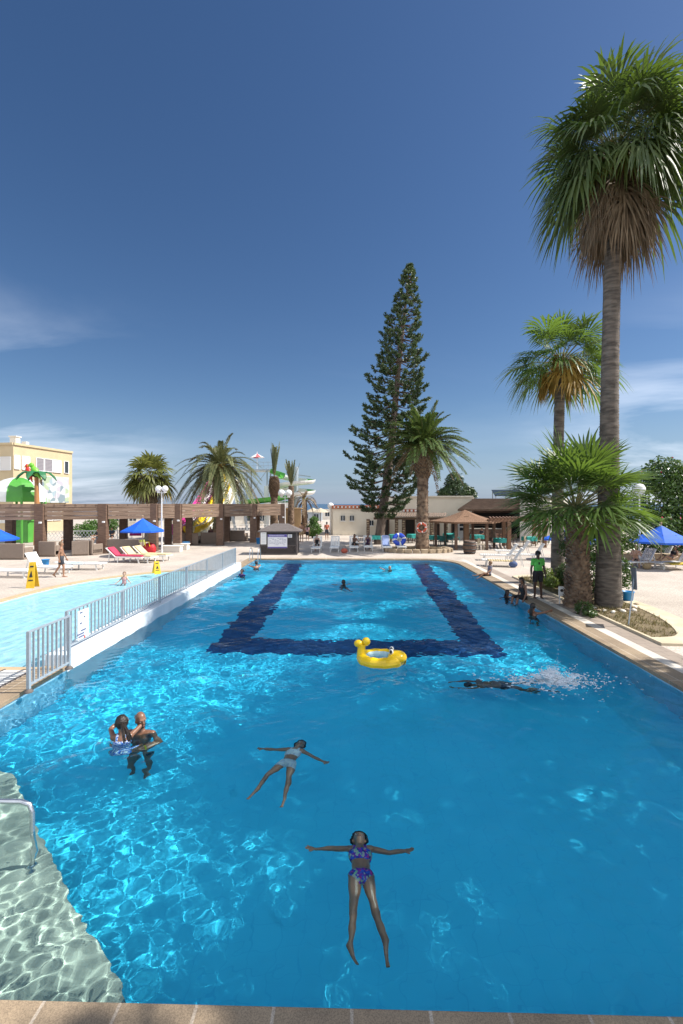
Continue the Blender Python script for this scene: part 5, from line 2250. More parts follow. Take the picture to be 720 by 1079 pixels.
parasol('blue parasol open beside the lamp post on the left terrace', G(150.5, 585.5), 1.42, ZD(559, 30.3), ZD(546, 30.3))
parasol('blue parasol cut off by the left edge of the photo', G(-9, 588), 1.5, ZD(568, 29), ZD(553, 29))
parasol('large blue parasol over the sunbathers by the hedge', W(697, 24.5), 1.55, ZD(570, 24.5), ZD(553.5, 24.5), .3)
parasol('blue parasol half hidden behind the palm trunks left side', W(599, 28), 1.5, ZD(567.5, 28), ZD(556, 28))
parasol('blue parasol glimpsed through the shrub between the palm trunks', W(628, 27), 1.2, ZD(571, 27), ZD(561, 27), .2)

# ------------------------------------------------------------------ loungers
def lounger_proto(label, back_deg, m=None, cushion=None):
    l = thing('sun_lounger', label, 'sun lounger', (0, 0, 0), 0, 'white plastic sun loungers')
    mm = m or m_white
    mb = MB()
    for y in (-.31, .31):
        mb.bar((-1.2, y, .33), (.5, y, .33), .06, .07)
    mb.bar((-1.2, -.31, .33), (-1.2, .31, .33), .06, .07)
    for k in range(12):
        mb.box((-1.1 + k * .135, 0, .345), (.095, .58, .025))
    mb.build('bed', mm, l, bevel=.012)
    a = R(back_deg)
    dv_ = Vector((math.cos(a), 0, math.sin(a)))
    up2 = Vector((-math.sin(a), 0, math.cos(a)))
    mb = MB()
    o = Vector((.5, 0, .34))
    for y in (-.3, .3):
        mb.bar(o + Vector((0, y, 0)), o + dv_ * .78 + Vector((0, y, 0)), .06, .05)
    mb.bar(o + dv_ * .78 + Vector((0, -.33, 0)), o + dv_ * .78 + Vector((0, .33, 0)), .09, .05)
    for k in range(5):
        y = -.22 + .11 * k
        mb.bar(o + Vector((0, y, 0)) + dv_ * .03, o + dv_ * .75 + Vector((0, y, 0)), .075, .025)
    mb.build('backrest', mm, l, bevel=.012)
    for x in (-1.0, .35):
        for y in (-.29, .29):
            mb = MB()
            mb.bar((x, y, 0), (x * .94, y, .32), .05, .06)
            mb.build('leg', mm, l)
    if back_deg > 10:
        for y in (-.27, .27):
            mb = MB()
            mb.bar(o + dv_ * .5 + Vector((0, y, 0)), Vector((.95, y, .02)), .035, .035)
            mb.build('back_strut', mm, l)
    if cushion:
        c = thing('lounger_cushion', label.replace('lounger', 'lounger cushion'), 'cushion', (0, 0, 0))
        mb = MB()
        mb.box((-.35, 0, .405), (1.65, .56, .09))
        mb.build('seat_pad', cushion, c, bevel=.03)
        mb = MB()
        mb.bar(o + dv_ * .04 + up2 * .07, o + dv_ * .74 + up2 * .07, .56, .09, up=up2)
        mb.build('back_pad', cushion, c, bevel=.03)
        return l, c
    return l


lo_up = lounger_proto('white lounger with raised back behind the walking man', 58)
lo_flat = lounger_proto('white lounger lying flat at the left edge by the yellow sign', 4)
lo_up.location, lo_up.rotation_euler = G(49, 604), (0, 0, R(172))
lo_flat.location, lo_flat.rotation_euler = G(10, 608), (0, 0, R(176))
dup(lo_flat, G(86, 600), R(178), 'white lounger lying flat right of the walking man')
for px, py, rz, lb in ((532, 596.5, -12, 'white lounger nearest the lifeguard left of the palms'), (528, 590.5, -10, 'white lounger, middle one of the row behind the lifeguard'), (542, 585.5, -8, 'white lounger, farthest of the row behind the lifeguard'),
                       (556, 590, -10, 'white lounger with raised back just behind the lifeguard head')):
    dup(lo_up, G(px, py), R(rz), lb)
for px, py, lb in ((334, 581, 'white lounger under the seated woman right of the kiosk'), (353, 580.5, 'empty white lounger with upright slatted back facing the pool'), (373, 580, 'white lounger under the left one of two dark haired women'),
                   (388, 579.5, 'white lounger under the right one of two dark haired women'), (407, 580, 'white lounger draped with a pale blue towel'), (422, 579.5, 'white lounger holding the round blue float by the palm')):
    dup(lo_up, G(px, py), R(90), lb)
for px, py, rz, lb in ((672, 598, 15, 'white lounger of the seated man near the hedge'), (690, 594, 12, 'empty white lounger with grey back under the large parasol'), (712, 599, 10, 'white lounger of the reclining woman near the hedge')):
    dup(lo_up, G(px, py), R(rz), lb)
m_pinkc = mat('pink cushion', (.52, .045, .10), .85, (.42, .035, .08), 4)
m_creamc = mat('cream cushion', (.66, .54, .32), .85, (.58, .46, .26), 4)
for px, py, rz, m, lb in ((133, 592.5, 172, m_pinkc, 'white lounger with a pink cushion under the blue parasol'), (146, 592, 160, m_creamc, 'white lounger with a cream cushion under the blue parasol'), (160, 590.5, 168, m_creamc, 'white lounger with a cream cushion beside the red bag')):
    l, c = lounger_proto(lb, 40, None, m)
    l['group'] = 'cushioned sun loungers'
    for o in (l, c):
        o.location = G(px, py)
        o.rotation_euler = (0, 0, R(rz))
    c['group'] = 'lounger cushions'
# towel and blue float on the far loungers
mb = MB()
p = G(407, 580)
mb.box((p.x, p.y + .62, .72), (.5, .05, .8), M=Matrix.Rotation(R(-28), 3, 'X'))
mb.box((p.x + .02, p.y + .1, .385), (.46, .9, .03))
tag(mb.build('towel', mat('pale blue towel', (.36, .45, .68), .9, (.28, .36, .62), 9), bevel=.02), 'pale blue towel over the lounger left of the round blue float', 'towel')
p = G(421, 579.5)
nf_ = thing('round_float', 'big round blue and white inflatable leaning on a lounger', 'float', (p.x, p.y + .15, .78))
mb = MB()
rr, r2 = .36, .17
Mx_ = Matrix.Rotation(R(62), 3, 'X')
for q in range(20):
    for w in range(10):
        def tp_(a, b):
            a, b = 2 * PI * a / 20, 2 * PI * b / 10
            return Mx_ @ Vector(((rr + r2 * math.cos(b)) * math.cos(a), (rr + r2 * math.cos(b)) * math.sin(a), r2 * math.sin(b)))
        mb.add([tp_(q, w), tp_(q + 1, w), tp_(q + 1, w + 1), tp_(q, w + 1)], [(0, 1, 2, 3)], 1 if q % 5 == 0 else 0, True)
mb.build('ring', [mat('float blue', (.02, .07, .5), .3), m_wslide], nf_)

# ------------------------------------------------------------------ wicker seats under the pergola
def sofa(label, p, rz, w=1.5, cushion=None):
    s_ = thing('wicker_sofa', label, 'sofa', p, rz, 'wicker sofas under the pergola')
    mb = MB()
    mb.box((0, 0, .2), (w, .8, .4))
    mb.build('base', m_wicker, s_, bevel=.03)
    mb = MB()
    mb.box((0, .38, .55), (w, .16, .9))
    mb.build('backrest', m_wicker, s_, bevel=.03)
    for x in (-w / 2 + .09, w / 2 - .09):
        mb = MB()
        mb.box((x, -.02, .42), (.18, .82, .62))
        mb.build('arm', m_wicker, s_, bevel=.03)
    mb = MB()
    mb.box((0, -.05, .47), (w - .38, .66, .14))
    mb.build('seat_cushion', cushion or m_orange, s_, bevel=.04)
    return s_


for px, py, rz, w, c, lb in ((11, 589, 180, 2.3, None, 'grey wicker sofa with its back to the pool at the left edge'), (54, 586, 180, 1.1, None, 'small wicker armchair right of the first front post'),
                             (86, 585, 200, 1.0, m_orange, 'wicker armchair with orange seat turned sideways'), (94, 584, 160, 1.6, m_orange, 'wicker sofa with orange cushion left of the second post'),
                             (127, 582.5, 180, 3.0, None, 'long wicker sofa backing onto the blue parasol'), (198, 574, 180, 2.0, m_orange, 'wicker sofa with orange back right of the corner posts'), (221, 573, 200, 1.5, None, 'pale wicker armchair left of the post near the kiosk'),
                             (250, 570, 170, 1.8, None, 'dark wicker sofa at the far end of the pergola')):
    sofa(lb, G(px, py), R(rz), w, c)

# ------------------------------------------------------------------ yellow floor signs
def floor_sign(label, p, h, rz):
    s_ = thing('wet_floor_sign', label, 'floor sign', p, rz, 'yellow wet floor signs')
    m_y = mat('sign yellow', (.72, .46, .015), .5, (.62, .38, .01), 5)
    for sg_ in (1, -1):
        mb = MB()
        mb.add([(-.16, sg_ * .2 - .012, 0), (.16, sg_ * .2 - .012, 0), (.11, -.012 + sg_ * .02, h), (-.11, -.012 + sg_ * .02, h), (-.16, sg_ * .2 + .012, 0), (.16, sg_ * .2 + .012, 0), (.11, .012 + sg_ * .02, h), (-.11, .012 + sg_ * .02, h)],
               [(0, 1, 2, 3), (5, 4, 7, 6), (1, 5, 6, 2), (4, 0, 3, 7), (3, 2, 6, 7), (0, 4, 5, 1)])
        o = mb.build('leaf', m_y, s_)
    mb = MB()
    q = lambda x, z: (x, -.2 + .18 * z / h - .022, z)
    mb.add([q(-.07, h * .42), q(.07, h * .42), q(0, h * .68)], [(0, 1, 2)])
    mb.add([q(-.09, h * .28), q(.09, h * .28), q(.09, h * .33), q(-.09, h * .33)], [(0, 1, 2, 3)])
    mb.add([q(-.07, h * .8), q(.07, h * .8), q(.07, h * .86), q(-.07, h * .86)], [(0, 1, 2, 3)])
    mb.build('printed_symbol', mat('black print', (.02, .02, .02), .6), s_)
    return s_


floor_sign('tall yellow wet floor sign at the edge of the shallow pool', G(34.5, 619), 1.05, R(8))
floor_sign('short yellow wet floor sign right of the wading child', G(165, 604.5), .62, R(40))

# ------------------------------------------------------------------ bins, bag, small things
def bucket(label, p, r, h, m, cat='bin'):
    b = thing('blue_bin', label, cat, p, 0, 'blue bins')
    mb = MB()
    mb.lathe([(r * .78, 0), (r * .95, h * .9), (r, h * .92), (r, h), (r * .93, h), (r * .75, h * .1), (0, h * .1)], 18)
    mb.build('body', m, b)
    mb = MB()
    mb.lathe([(r * 1.0, h * .93), (r * 1.08, h * .95), (r * 1.08, h), (r * 1.0, h)], 18)
    mb.build('rim', m, b)
    return b


m_bin = mat('blue bin plastic', (.01, .20, .48), .45, (.012, .17, .42), 4)
bucket('blue bin standing at the foot of the tall palm', W(662, 16.0), .19, .38, m_bin)
bucket('blue bin at the pergola post right of the lamp', G(196, 577), .28, .45, m_bin)
bucket('blue bin beside the raised lounger on the left', G(48, 596), .2, .35, m_bin)
bucket('blue bin left of the kiosk beyond the last post', G(273, 573), .26, .5, m_bin)
rb = thing('red_bag', 'big red bag on the ground under the blue parasol', 'bag', G(157.5, 585.5))
mb = MB()
mb.ell((0, 0, .42), (.45, .32, .46), 14, 10)
mb.build('body', mat('red nylon', (.50, .012, .02), .6, (.38, .01, .015), 6), rb)
mb = MB()
mb.tube([(-.15, -.28, .65), (-.12, -.34, .95), (.12, -.34, .95), (.15, -.28, .65)], .03, 6)
mb.build('strap', m_yellow, rb)
# white low planter box by the lamp
for px, py, w, lb in ((180, 582, 1.3, 'low white stone block at the foot of the left lamp post'), (190, 579.5, 1.0, 'low white stone block right of the left lamp post')):
    mb = MB()
    p = G(px, py)
    mb.box((p.x, p.y + .3, .2), (w, .6, .4))
    mb.box((p.x, p.y + .3, .43), (w + .1, .7, .06))
    tag(mb.build('stone_block', m_stucco, bevel=.02), lb, 'block')

# ------------------------------------------------------------------ cafe furniture
def cafe_table(label, p, rz=0.0):
    t = thing('cafe_table', 'square cafe table under ' + label, 'table', p, rz, 'cafe tables')
    mb = MB()
    mb.box((0, 0, .72), (.8, .8, .04))
    mb.build('table_top', m_woodh, t)
    for x in (-.34, .34):
        for y in (-.34, .34):
            mb = MB()
            mb.box((x, y, .35), (.05, .05, .70))
            mb.build('leg', m_wood, t)
    c = MB()
    c.box((0, 0, .755), (.9, .9, .02))
    for k, (dx, dy) in enumerate(((0, -1), (1, 0), (0, 1), (-1, 0))):
        sx_, sy_ = -dy, dx
        for j in range(6):
            u0, u1 = -.45 + .15 * j, -.45 + .15 * (j + 1)
            w0, w1 = .02 * (j % 2), .02 * ((j + 1) % 2)
            c.quad((dx * .455 + sx_ * u0, dy * .455 + sy_ * u0, .765), (dx * .455 + sx_ * u1, dy * .455 + sy_ * u1, .765),
                   (dx * (.47 + w1) + sx_ * u1, dy * (.47 + w1) + sy_ * u1, .44), (dx * (.47 + w0) + sx_ * u0, dy * (.47 + w0) + sy_ * u0, .44))
    o = c.build('tablecloth', m_teal)
    o.location = p
    o.rotation_euler = (0, 0, rz)
    tag(o, label, 'tablecloth', 'teal tablecloths')
    return t


def chair_proto(m, label):
    c = thing('cafe_chair', label, 'chair', (0, 0, 0), 0, 'cafe chairs')
    mb = MB()
    mb.box((0, 0, .44), (.46, .46, .04))
    mb.build('seat', m, c, bevel=.015)
    mb = MB()
    for j in range(6):
        a0, a1 = R(-60 + 20 * j), R(-60 + 20 * (j + 1))
        for z0_, z1_ in ((.5, .86),):
            P0, P1 = Vector((.30 * math.sin(a0), .30 * math.cos(a0) - .05, 0)), Vector((.30 * math.sin(a1), .30 * math.cos(a1) - .05, 0))
            mb.bar(P0 + UP * .68, P1 + UP * .68, .035, .36)
    mb.build('backrest', m, c)
    for x in (-.19, .19):
        for y in (-.19, .19):
            mb = MB()
            mb.bar((x * 1.15, y * 1.15, 0), (x, y, .43), .035, .035)
            mb.build('leg', m, c)
    return c


m_beigec = mat('beige chair plastic', (.50, .42, .29), .5, (.43, .36, .25), 6)
m_tealc = mat('teal chair plastic', (.02, .20, .18), .5, (.018, .16, .15), 6)
m_brownc = mat('brown wicker chair', (.10, .06, .045), .7, (.06, .035, .025), 12)
tabs = [(395, 573.5, 'teal tablecloth on the table left of the pine trunk'), (416, 572.5, 'teal tablecloth on the table right of the pine trunk'), (436, 572, 'teal tablecloth on the table left of the date palm trunk'),
        (458, 574, 'teal tablecloth on the table just right of the date palm trunk'), (474, 571, 'teal tablecloth on the table at the gazebo left post'), (503, 573, 'teal tablecloth on the table under the gazebo near its post'), (527, 577.5, 'teal tablecloth on the table at the timber frame post'),
        (558, 575.5, 'teal tablecloth on the table nearest the right restaurant wall'), (515, 569, 'teal tablecloth on the farthest table before the bar')]
for px, py, lb in tabs:
    cafe_table(lb, G(px, py), R((px * 7) % 30))
protos = {'t': chair_proto(m_tealc, ''), 'b': chair_proto(m_beigec, ''), 'w': chair_proto(m_brownc, '')}
chs = [('t', 466, 575.5, 200, 'teal chair left one of the pair beside the date palm'), ('t', 474, 574, 170, 'teal chair right one of the pair beside the date palm'), ('t', 443, 570, 90, 'teal chair behind the date palm trunk'),
       ('t', 481, 571.5, 120, 'teal chair between gazebo posts'), ('b', 507, 579.5, 60, 'beige chair right of the wooden barrel'), ('b', 551, 576, 250, 'beige chair left of the table by the right wall'), ('b', 566, 575, 100, 'beige chair right of the table by the right wall'),
       ('w', 516, 578, 270, 'brown chair left of the timber frame table'), ('w', 520, 572, 180, 'brown chair behind the timber frame table'), ('w', 495, 571, 150, 'brown chair under the gazebo roof'), ('b', 424, 571, 80, 'beige chair between the veranda posts'), ('w', 403, 571, 90, 'brown chair beside the pine trunk'),
       ('w', 541, 573, 200, 'brown chair behind the timber frame right post')]
seen_ = set()
for k, px, py, rz, lb in chs:
    if k not in seen_:
        seen_.add(k)
        o = protos[k]
        o.location = G(px, py)
        o.rotation_euler = (0, 0, R(rz))
        o['label'] = lb
    else:
        dup(protos[k], G(px, py), R(rz), lb)
ba = thing('wooden_barrel', 'brown barrel with black hoops at the gazebo', 'barrel', G(495, 583.5))
mb = MB()
mb.lathe([(0, 0), (.36, 0), (.42, .2), (.46, .45), (.42, .72), (.36, .92), (.34, .92), (.33, .88), (0, .88)], 20)
mb.build('body', mat('barrel oak', (.14, .085, .06), .7, (.08, .05, .035), 6, .4, 20, stretch=(3, 3, .5)), ba)
for z, r in ((.12, .405), (.32, .448), (.6, .448), (.8, .405)):
    mb = MB()
    mb.lathe([(r, z - .03), (r + .015, z - .03), (r + .015, z + .03), (r, z + .03)], 20)
    mb.build('hoop', mat('iron hoop', (.05, .05, .05), .5, metallic=.6), ba)
# ------------------------------------------------------------------ planter with the three palms
kerb_out = catmull([(7.53, 11.25), (8.5, 11.3), (9.25, 12.2), (9.75, 13.6), (9.95, 16), (9.9, 19), (9.3, 21.3), (8.4, 22), (7.53, 21.6)], 5)
kerb_in = catmull([(7.62, 11.75), (8.3, 11.9), (8.8, 12.7), (9.2, 14), (9.4, 16), (9.35, 19), (8.9, 20.8), (8.3, 21.4), (7.62, 21.2)], 5)
kb = ring_mesh([tuple(p) for p in kerb_in], [tuple(p) for p in kerb_out], -.02, .07)
tag(kb.build('planter_kerb', m_cream, bevel=.015), 'wide cream concrete kerb rounding the palm bed beside the pool', 'kerb')
struct(poly_sheet('soil', [tuple(p) for p in kerb_in], [], .045, m_soil))
mb = MB()
rng = random.Random(3)
kin = pip([tuple(p) for p in kerb_in])
cnt = 0
while cnt < 5200:
    x, y = rng.uniform(7.6, 9.45), rng.uniform(11.7, 21.4)
    if not kin(np.array([x]), np.array([y]))[0]:
        continue
    cnt += 1
    if mnoise.noise(Vector((x * 1.4, y * 1.4, 0))) < -.12 and rng.random() < .8:
        continue
    a = rng.uniform(0, 6.28)
    h = rng.uniform(.04, .13)
    o = Vector((math.cos(a), math.sin(a), 0))
    s_ = Vector((-o.y, o.x, 0)) * .012
    b = Vector((x, y, .04))
    mb.add([b - s_, b + s_, b + o * h * .7 + UP * h], [(0, 1, 2)])
o = mb.build('grass', leaf_mat('dry lawn', (.10, .10, .03), (.20, .16, .06), 2, .7, .2))
tag(o, 'short dry grass growing in the palm bed', 'grass', kind='stuff')
# stones at the foot of the palms
rng = random.Random(11)
first = None
for k in range(30):
    a = rng.uniform(PI * 1.05, PI * 2.05)
    c = W(641, 15.2) if k < 20 else W(586, 19.6)
    r = rng.uniform(.55, 1.05)
    p = c + Vector((math.cos(a) * r * 1.0, math.sin(a) * r, .06))
    if p.x < 7.75:
        p.x = 7.75 + rng.uniform(0, .15)
    mb = MB()
    s_ = rng.uniform(.06, .13)
    mb.ell((0, 0, 0), (s_, s_ * rng.uniform(.6, .9), s_ * .55), 8, 5, M=Matrix.Rotation(rng.uniform(0, 3), 3, 'Z'))
    mb.v = [tuple(Vector(v) * (1 + .22 * mnoise.noise(Vector(v) * 14 + Vector((k, 0, 0))))) for v in mb.v]
    o = mb.build('stone', m_stonekerb if k % 3 else m_stucco)
    o.location = p
    tag(o, 'rough pale stone lying at the foot of a palm in the bed', 'stone', 'stones in the palm bed')

fan_palm('fan_palm', 'tallest fan palm, its shaggy crown near the top right corner', W(641, 15.2), W(649, 15.2, ZD(163, 15.2)), [.43, .35, .30, .268, .255, .248, .245], 21, 112, 1.35, 1.32,
         zr=(-.42, .99), droop=.66, skirt=54, skirt_len=3.0, gold=0, nseg=36, skirt_r=.80, strands=14, sag=.30, jl=.40, wid=.46)
fan_palm('fan_palm', 'middle sized fan palm with golden hanging stalks left of the tall trunk', W(588, 20), W(591, 20, ZD(383, 20)), [.31, .25, .215, .205], 8, 42, 1.35, 1.35,
         zr=(-.35, .98), droop=.5, gold=.1, strands=15, nseg=34, wid=.5, skirt_r=.95, leafm=m_fan_y)
fan_palm('fan_palm', 'short fan palm with rough trunk and wide bright crown in front', W(609, 15.3), W(607, 15.3, ZD(537, 15.3)), [.42, .36, .32, .30], 5, 60, 1.4, 1.3, gold=0,
         zr=(-.10, .99), droop=.24, nseg=36, wid=.52, leafm=m_fan_y, rough=True, sag=.18)
bush('flowering_shrub', 'leafy shrub with white flowers between the palm trunks', [(W(628, 17.2, .9), (.8, .8, .9)), (W(634, 17.6, 1.9), (1.0, .8, .9)), (W(622, 18, 2.7), (.9, .7, .8)), (W(652, 17.4, .8), (.6, .5, .8)), (W(655, 17.8, 2.2), (.7, .6, .8)), (W(603, 18, 1.9), (.6, .5, .8))], 9500, .065, 6,
     leafm=m_bush, flowers=mat('white petals', (.75, .74, .70), .6), nflow=90, fsize=.045)
bush('low_plant', 'low yellow green plant behind the lifeguard legs', [(W(575, 19.2, .42), (.42, .5, .42)), (W(582, 18.6, .25), (.3, .4, .3))], 1500, .05, 7, leafm=leaf_mat('lime leaf', (.07, .13, .02), (.19, .25, .04), 3))
bush('low_plant', 'low green plant at the foot of the short palm', [(W(616, 14.2, .2), (.32, .3, .25)), (W(622, 13.9, .12), (.25, .25, .16))], 900, .04, 9, leafm=m_bush)
bush('low_plant', 'small dark leafy plant under the middle palm trunk', [(W(598, 18.8, .5), (.5, .5, .6))], 1500, .055, 10, leafm=m_bush)
bush('flowering_hedge', 'tall dark hedge with red flowers at the right edge', [(W(703, 28, 3.6), (2.4, 1.6, 2.6)), (W(690, 27.2, 1.7), (1.6, 1.3, 1.8)), (W(735, 28, 3.4), (2.4, 1.8, 3.2)), (W(722, 27, 1.2), (2.2, 1.2, 1.4)), (W(700, 27.5, 5.0), (1.5, 1.2, 1.5)), (W(765, 28, 3.2), (2.6, 2, 3.2))],
     26000, .11, 12, leafm=leaf_mat('hedge leaf', (.022, .06, .014), (.09, .16, .03), .9, .35, .18, (.12, .22, .02)), flowers=mat('magenta petals', (.55, .025, .10), .6), nflow=120, fsize=.10, cat='hedge')
mb = MB()
p, q = W(655, 26.3), W(765, 25.6)
mb.bar(p + UP * .28, q + UP * .28, .4, .56)
mb.bar(p + UP * .59, q + UP * .59, .5, .07)
tag(mb.build('planter_wall', m_stonekerb, bevel=.02), 'low rough stone wall in front of the flowering hedge', 'wall')

# grey board on a leaning post, seen almost edge on
sb_ = thing('sign_board', 'grey sign board on a leaning post in the palm bed', 'sign', G(662.5, 659, .05))
tp_ = W(669.5, 12.9, ZD(600, 12.9)) - Vector(sb_.location)
mb = MB()
mb.tube([(0, 0, 0), tp_], .018, 8)
mb.build('post', m_galv, sb_)
mb = MB()
dn = nrm(tp_)
Mx_ = Matrix.Rotation(R(72), 3, 'Z')
c = tp_ - dn * .26
mb.box(c, (.50, .02, .62), M=Mx_ @ Matrix.Rotation(R(8), 3, 'Y'))
mb.build('board', mat('grey board', (.16, .17, .19), .5, (.13, .14, .16), 5), sb_, bevel=.01)
mb = MB()
mb.box(c + Mx_ @ Vector((0, -.013, 0)), (.46, .006, .58), M=Mx_ @ Matrix.Rotation(R(8), 3, 'Y'))
mb.build('face', mat('board face', (.22, .23, .24), .5), sb_)

wb = thing('small_sign', 'small white sign on two legs with a dark emblem beside the rough trunk', 'sign', G(594, 636, .04))
mb = MB()
mb.box((0, 0, .42), (.34, .03, .34))
mb.build('panel', m_white, wb, bevel=.015)
for x in (-.13, .13):
    mb = MB()
    mb.box((x, 0, .13), (.035, .03, .27))
    mb.build('leg', m_white, wb)
mb = MB()
for x in (-.06, .06):
    mb.ell((x, -.018, .45), (.06, .008, .05), 12, 6)
mb.box((0, -.018, .45), (.06, .01, .03))
mb.build('emblem', mat('black print', (.02, .02, .02), .6), wb)

# ------------------------------------------------------------------ far trees
norfolk_pine(W(399, 39), W(432, 39, ZD(281, 39)), 2)
date_palm('date_palm', 'stout date palm with green arching crown at the far pool end', G(445, 580), W(446, 33.8, ZD(470, 33.8)), [.50, .44, .41, .40, .40], 4, 100, 3.9, zr=(-.1, .98), arch=.38, boss=2.4, dead=7, nl=56, ll=.5,
          leafm=leaf_mat('bright date palm leaf', (.03, .065, .02), (.12, .175, .05), .8, .4, .2, (.2, .28, .05)))
ring = MB()
c = G(443, 583)
for k in range(26):
    a = 2 * PI * k / 26
    p = c + Vector((2.35 * math.cos(a), 1.2 + 1.25 * math.sin(a), .13))
    ring.box(p, (.5, .3, .26 + .03 * (k % 3)), rz=a + PI / 2)
tag(ring.build('stone_kerb', m_stonekerb, bevel=.04), 'ring of rough kerb stones round the stout date palm', 'kerb')
lr = thing('life_ring', 'orange and white life ring hung on the date palm trunk', 'life ring', W(444.5, 33.25, ZD(556, 33.25)))
mb = MB()
for q in range(24):
    for w in range(8):
        def tq(a, b):
            a, b = 2 * PI * a / 24, 2 * PI * b / 8
            return ((.30 + .075 * math.cos(b)) * math.cos(a), .05 * math.sin(b), (.30 + .075 * math.cos(b)) * math.sin(a))
        mb.add([tq(q, w), tq(q + 1, w), tq(q + 1, w + 1), tq(q, w + 1)], [(0, 1, 2, 3)], 1 if q % 6 == 0 else 0, True)
mb.build('ring', [mat('life ring red', (.52, .09, .04), .5), m_white], lr)
mb = MB()
for k in range(4):
    a = R(45 + 90 * k)
    mb.tube([(.4 * math.cos(a - .6), -.03, .4 * math.sin(a - .6)), (.43 * math.cos(a), -.05, .43 * math.sin(a)), (.4 * math.cos(a + .6), -.03, .4 * math.sin(a + .6))], .012, 5)
mb.build('rope', m_white, lr)
broad_tree('broadleaf_tree', 'round topped dark tree behind the restaurant roof', W(482, 64), 3.0, .3, [(Vector((0, 0, 5.0)), (2.6, 2, 1.9)), (Vector((-.4, 0, 6.6)), (1.5, 1.3, 1.6)), (Vector((1.5, 0, 4.6)), (1.6, 1.4, 1.3)), (Vector((-1.6, 0, 4.8)), (1.5, 1.4, 1.2))], 5200, .2, 31,
           leafm=leaf_mat('dark tree leaf', (.02, .045, .014), (.06, .10, .03), .6, .45, .12))
fan_palm('fan_palm', 'yellow green fan palm rising behind the pergola left part', W(158, 42), W(158, 42, ZD(503, 42)), [.5, .45, .4], 15, 46, 1.2, 1.5, zr=(-.5, .98), droop=.55, gold=.12, skirt=12, skirt_len=2.6, nseg=20,
         leafm=leaf_mat('yellowish fan leaf', (.06, .08, .02), (.20, .21, .05), .8, .45, .25), strands=5)
date_palm('date_palm', 'spreading olive date palm with orange date bunches behind the pergola', W(229, 45), W(232, 45, ZD(492, 45)), [.5, .42, .38, .36], 9, 84, 5.0, zr=(-.62, .98), arch=.62, leafm=m_date2, fruit=18, nl=60, ll=.55, dead=6)
date_palm('trussed_palm', 'thin palm with tied up fronds left of the spiral slide', W(289, 48), W(289, 48, ZD(503, 48)), [.42, .36, .3], 13, 16, 3.4, zr=(.985, .999), arch=.02, leafm=m_date2, nl=40, ll=.3, boss=2.2)
date_palm('trussed_palm', 'thin palm with tied up fronds in front of the spiral slide', W(306.5, 49), W(307, 49, ZD(512, 49)), [.40, .33, .28], 14, 14, 2.6, zr=(.975, .999), arch=.03, leafm=m_date2, nl=36, ll=.3)
date_palm('small_palm', 'small withered palm between the spiral slide and the sea', W(321, 52), W(321, 52, ZD(527, 52)), [.38, .32, .26], 16, 13, 2.2, zr=(.15, .97), arch=.7, leafm=m_dead, nl=30, ll=.3, dead=4)
bush('round_bush', 'round green bush right of the kiosk', [(W(331, 46, .85), (.95, .8, .85)), (W(331, 46, 1.7), (.5, .5, .6))], 2600, .10, 40, leafm=leaf_mat('fresh leaf', (.03, .09, .012), (.10, .19, .03), 2))
for i, (px, d, h, lb) in enumerate(((98, 50, 1.9, 'green bush behind the lattice railing right of the beige block'), (113, 52, 2.2, 'green bush behind the pergola under the yellow green palm'), (88, 47, 1.5, 'small green bush at the foot of the beige block'), (205, 52, 1.3, 'low bright green bush under the pink slide'), (216, 51, 1.1, 'low bright green bush under the yellow slide'))):
    bush('garden_bush', lb, [(W(px, d, h * .5), (1.3, .9, h * .5)), (W(px + 4, d, h * .45), (1.0, .8, h * .45))], 1700, .11, 50 + i, leafm=MATS['fresh leaf'], group='bushes behind the pergola')
# the garden tree right of the camera whose crown shades the near end of the pool
for i, (tx, ty, lb) in enumerate(((14.6, 8.5, 'big leafy terrace tree at the right, farther from the camera, shading the pool'), (14.6, 2.9, 'big leafy terrace tree at the right, nearer the camera, shading the pool'))):
    broad_tree('shade_tree', lb, (tx, ty, 0), 8.5, .4,
               [(Vector((-1.2, -1.2, 11.4)), (4.0, 3.2, 3.0)), (Vector((-1.8, .4, 9.4)), (3.2, 2.6, 2.0)), (Vector((1.2, -.6, 13.6)), (3.8, 3.2, 2.6)), (Vector((2.0, -.8, 10.2)), (3.0, 2.8, 2.2)), (Vector((-.5, -.8, 15.4)), (3.0, 2.6, 1.9)), (Vector((-1.6, 1.3, 13.2)), (3.4, 3.0, 2.4)), (Vector((-2.2, -.6, 15.0)), (2.2, 2.6, 1.8))], (9500, 12500)[i], .2, 77 + i,
               leafm=MATS['dark tree leaf'], group='terrace trees')

# ------------------------------------------------------------------ people in and around the pool
STAND = [((.06, 0, -1), (.03, .02, -1)), ((-.06, 0, -1), (-.03, .02, -1))]
DOWN = [((.22, -.05, -1), (.12, .18, -1), (.08, .15, -1)), ((-.22, -.05, -1), (-.12, .18, -1), (-.08, .15, -1))]
SEAT = [((.12, 1, -.05), (.05, .15, -1)), ((-.12, 1, -.05), (-.05, .15, -1))]
HSTAND = .885


def standing(px, py, rz, H, z=0.0):
    return place(G(px, py, z) + UP * (HSTAND + .045) / 1.75 * H, rz)


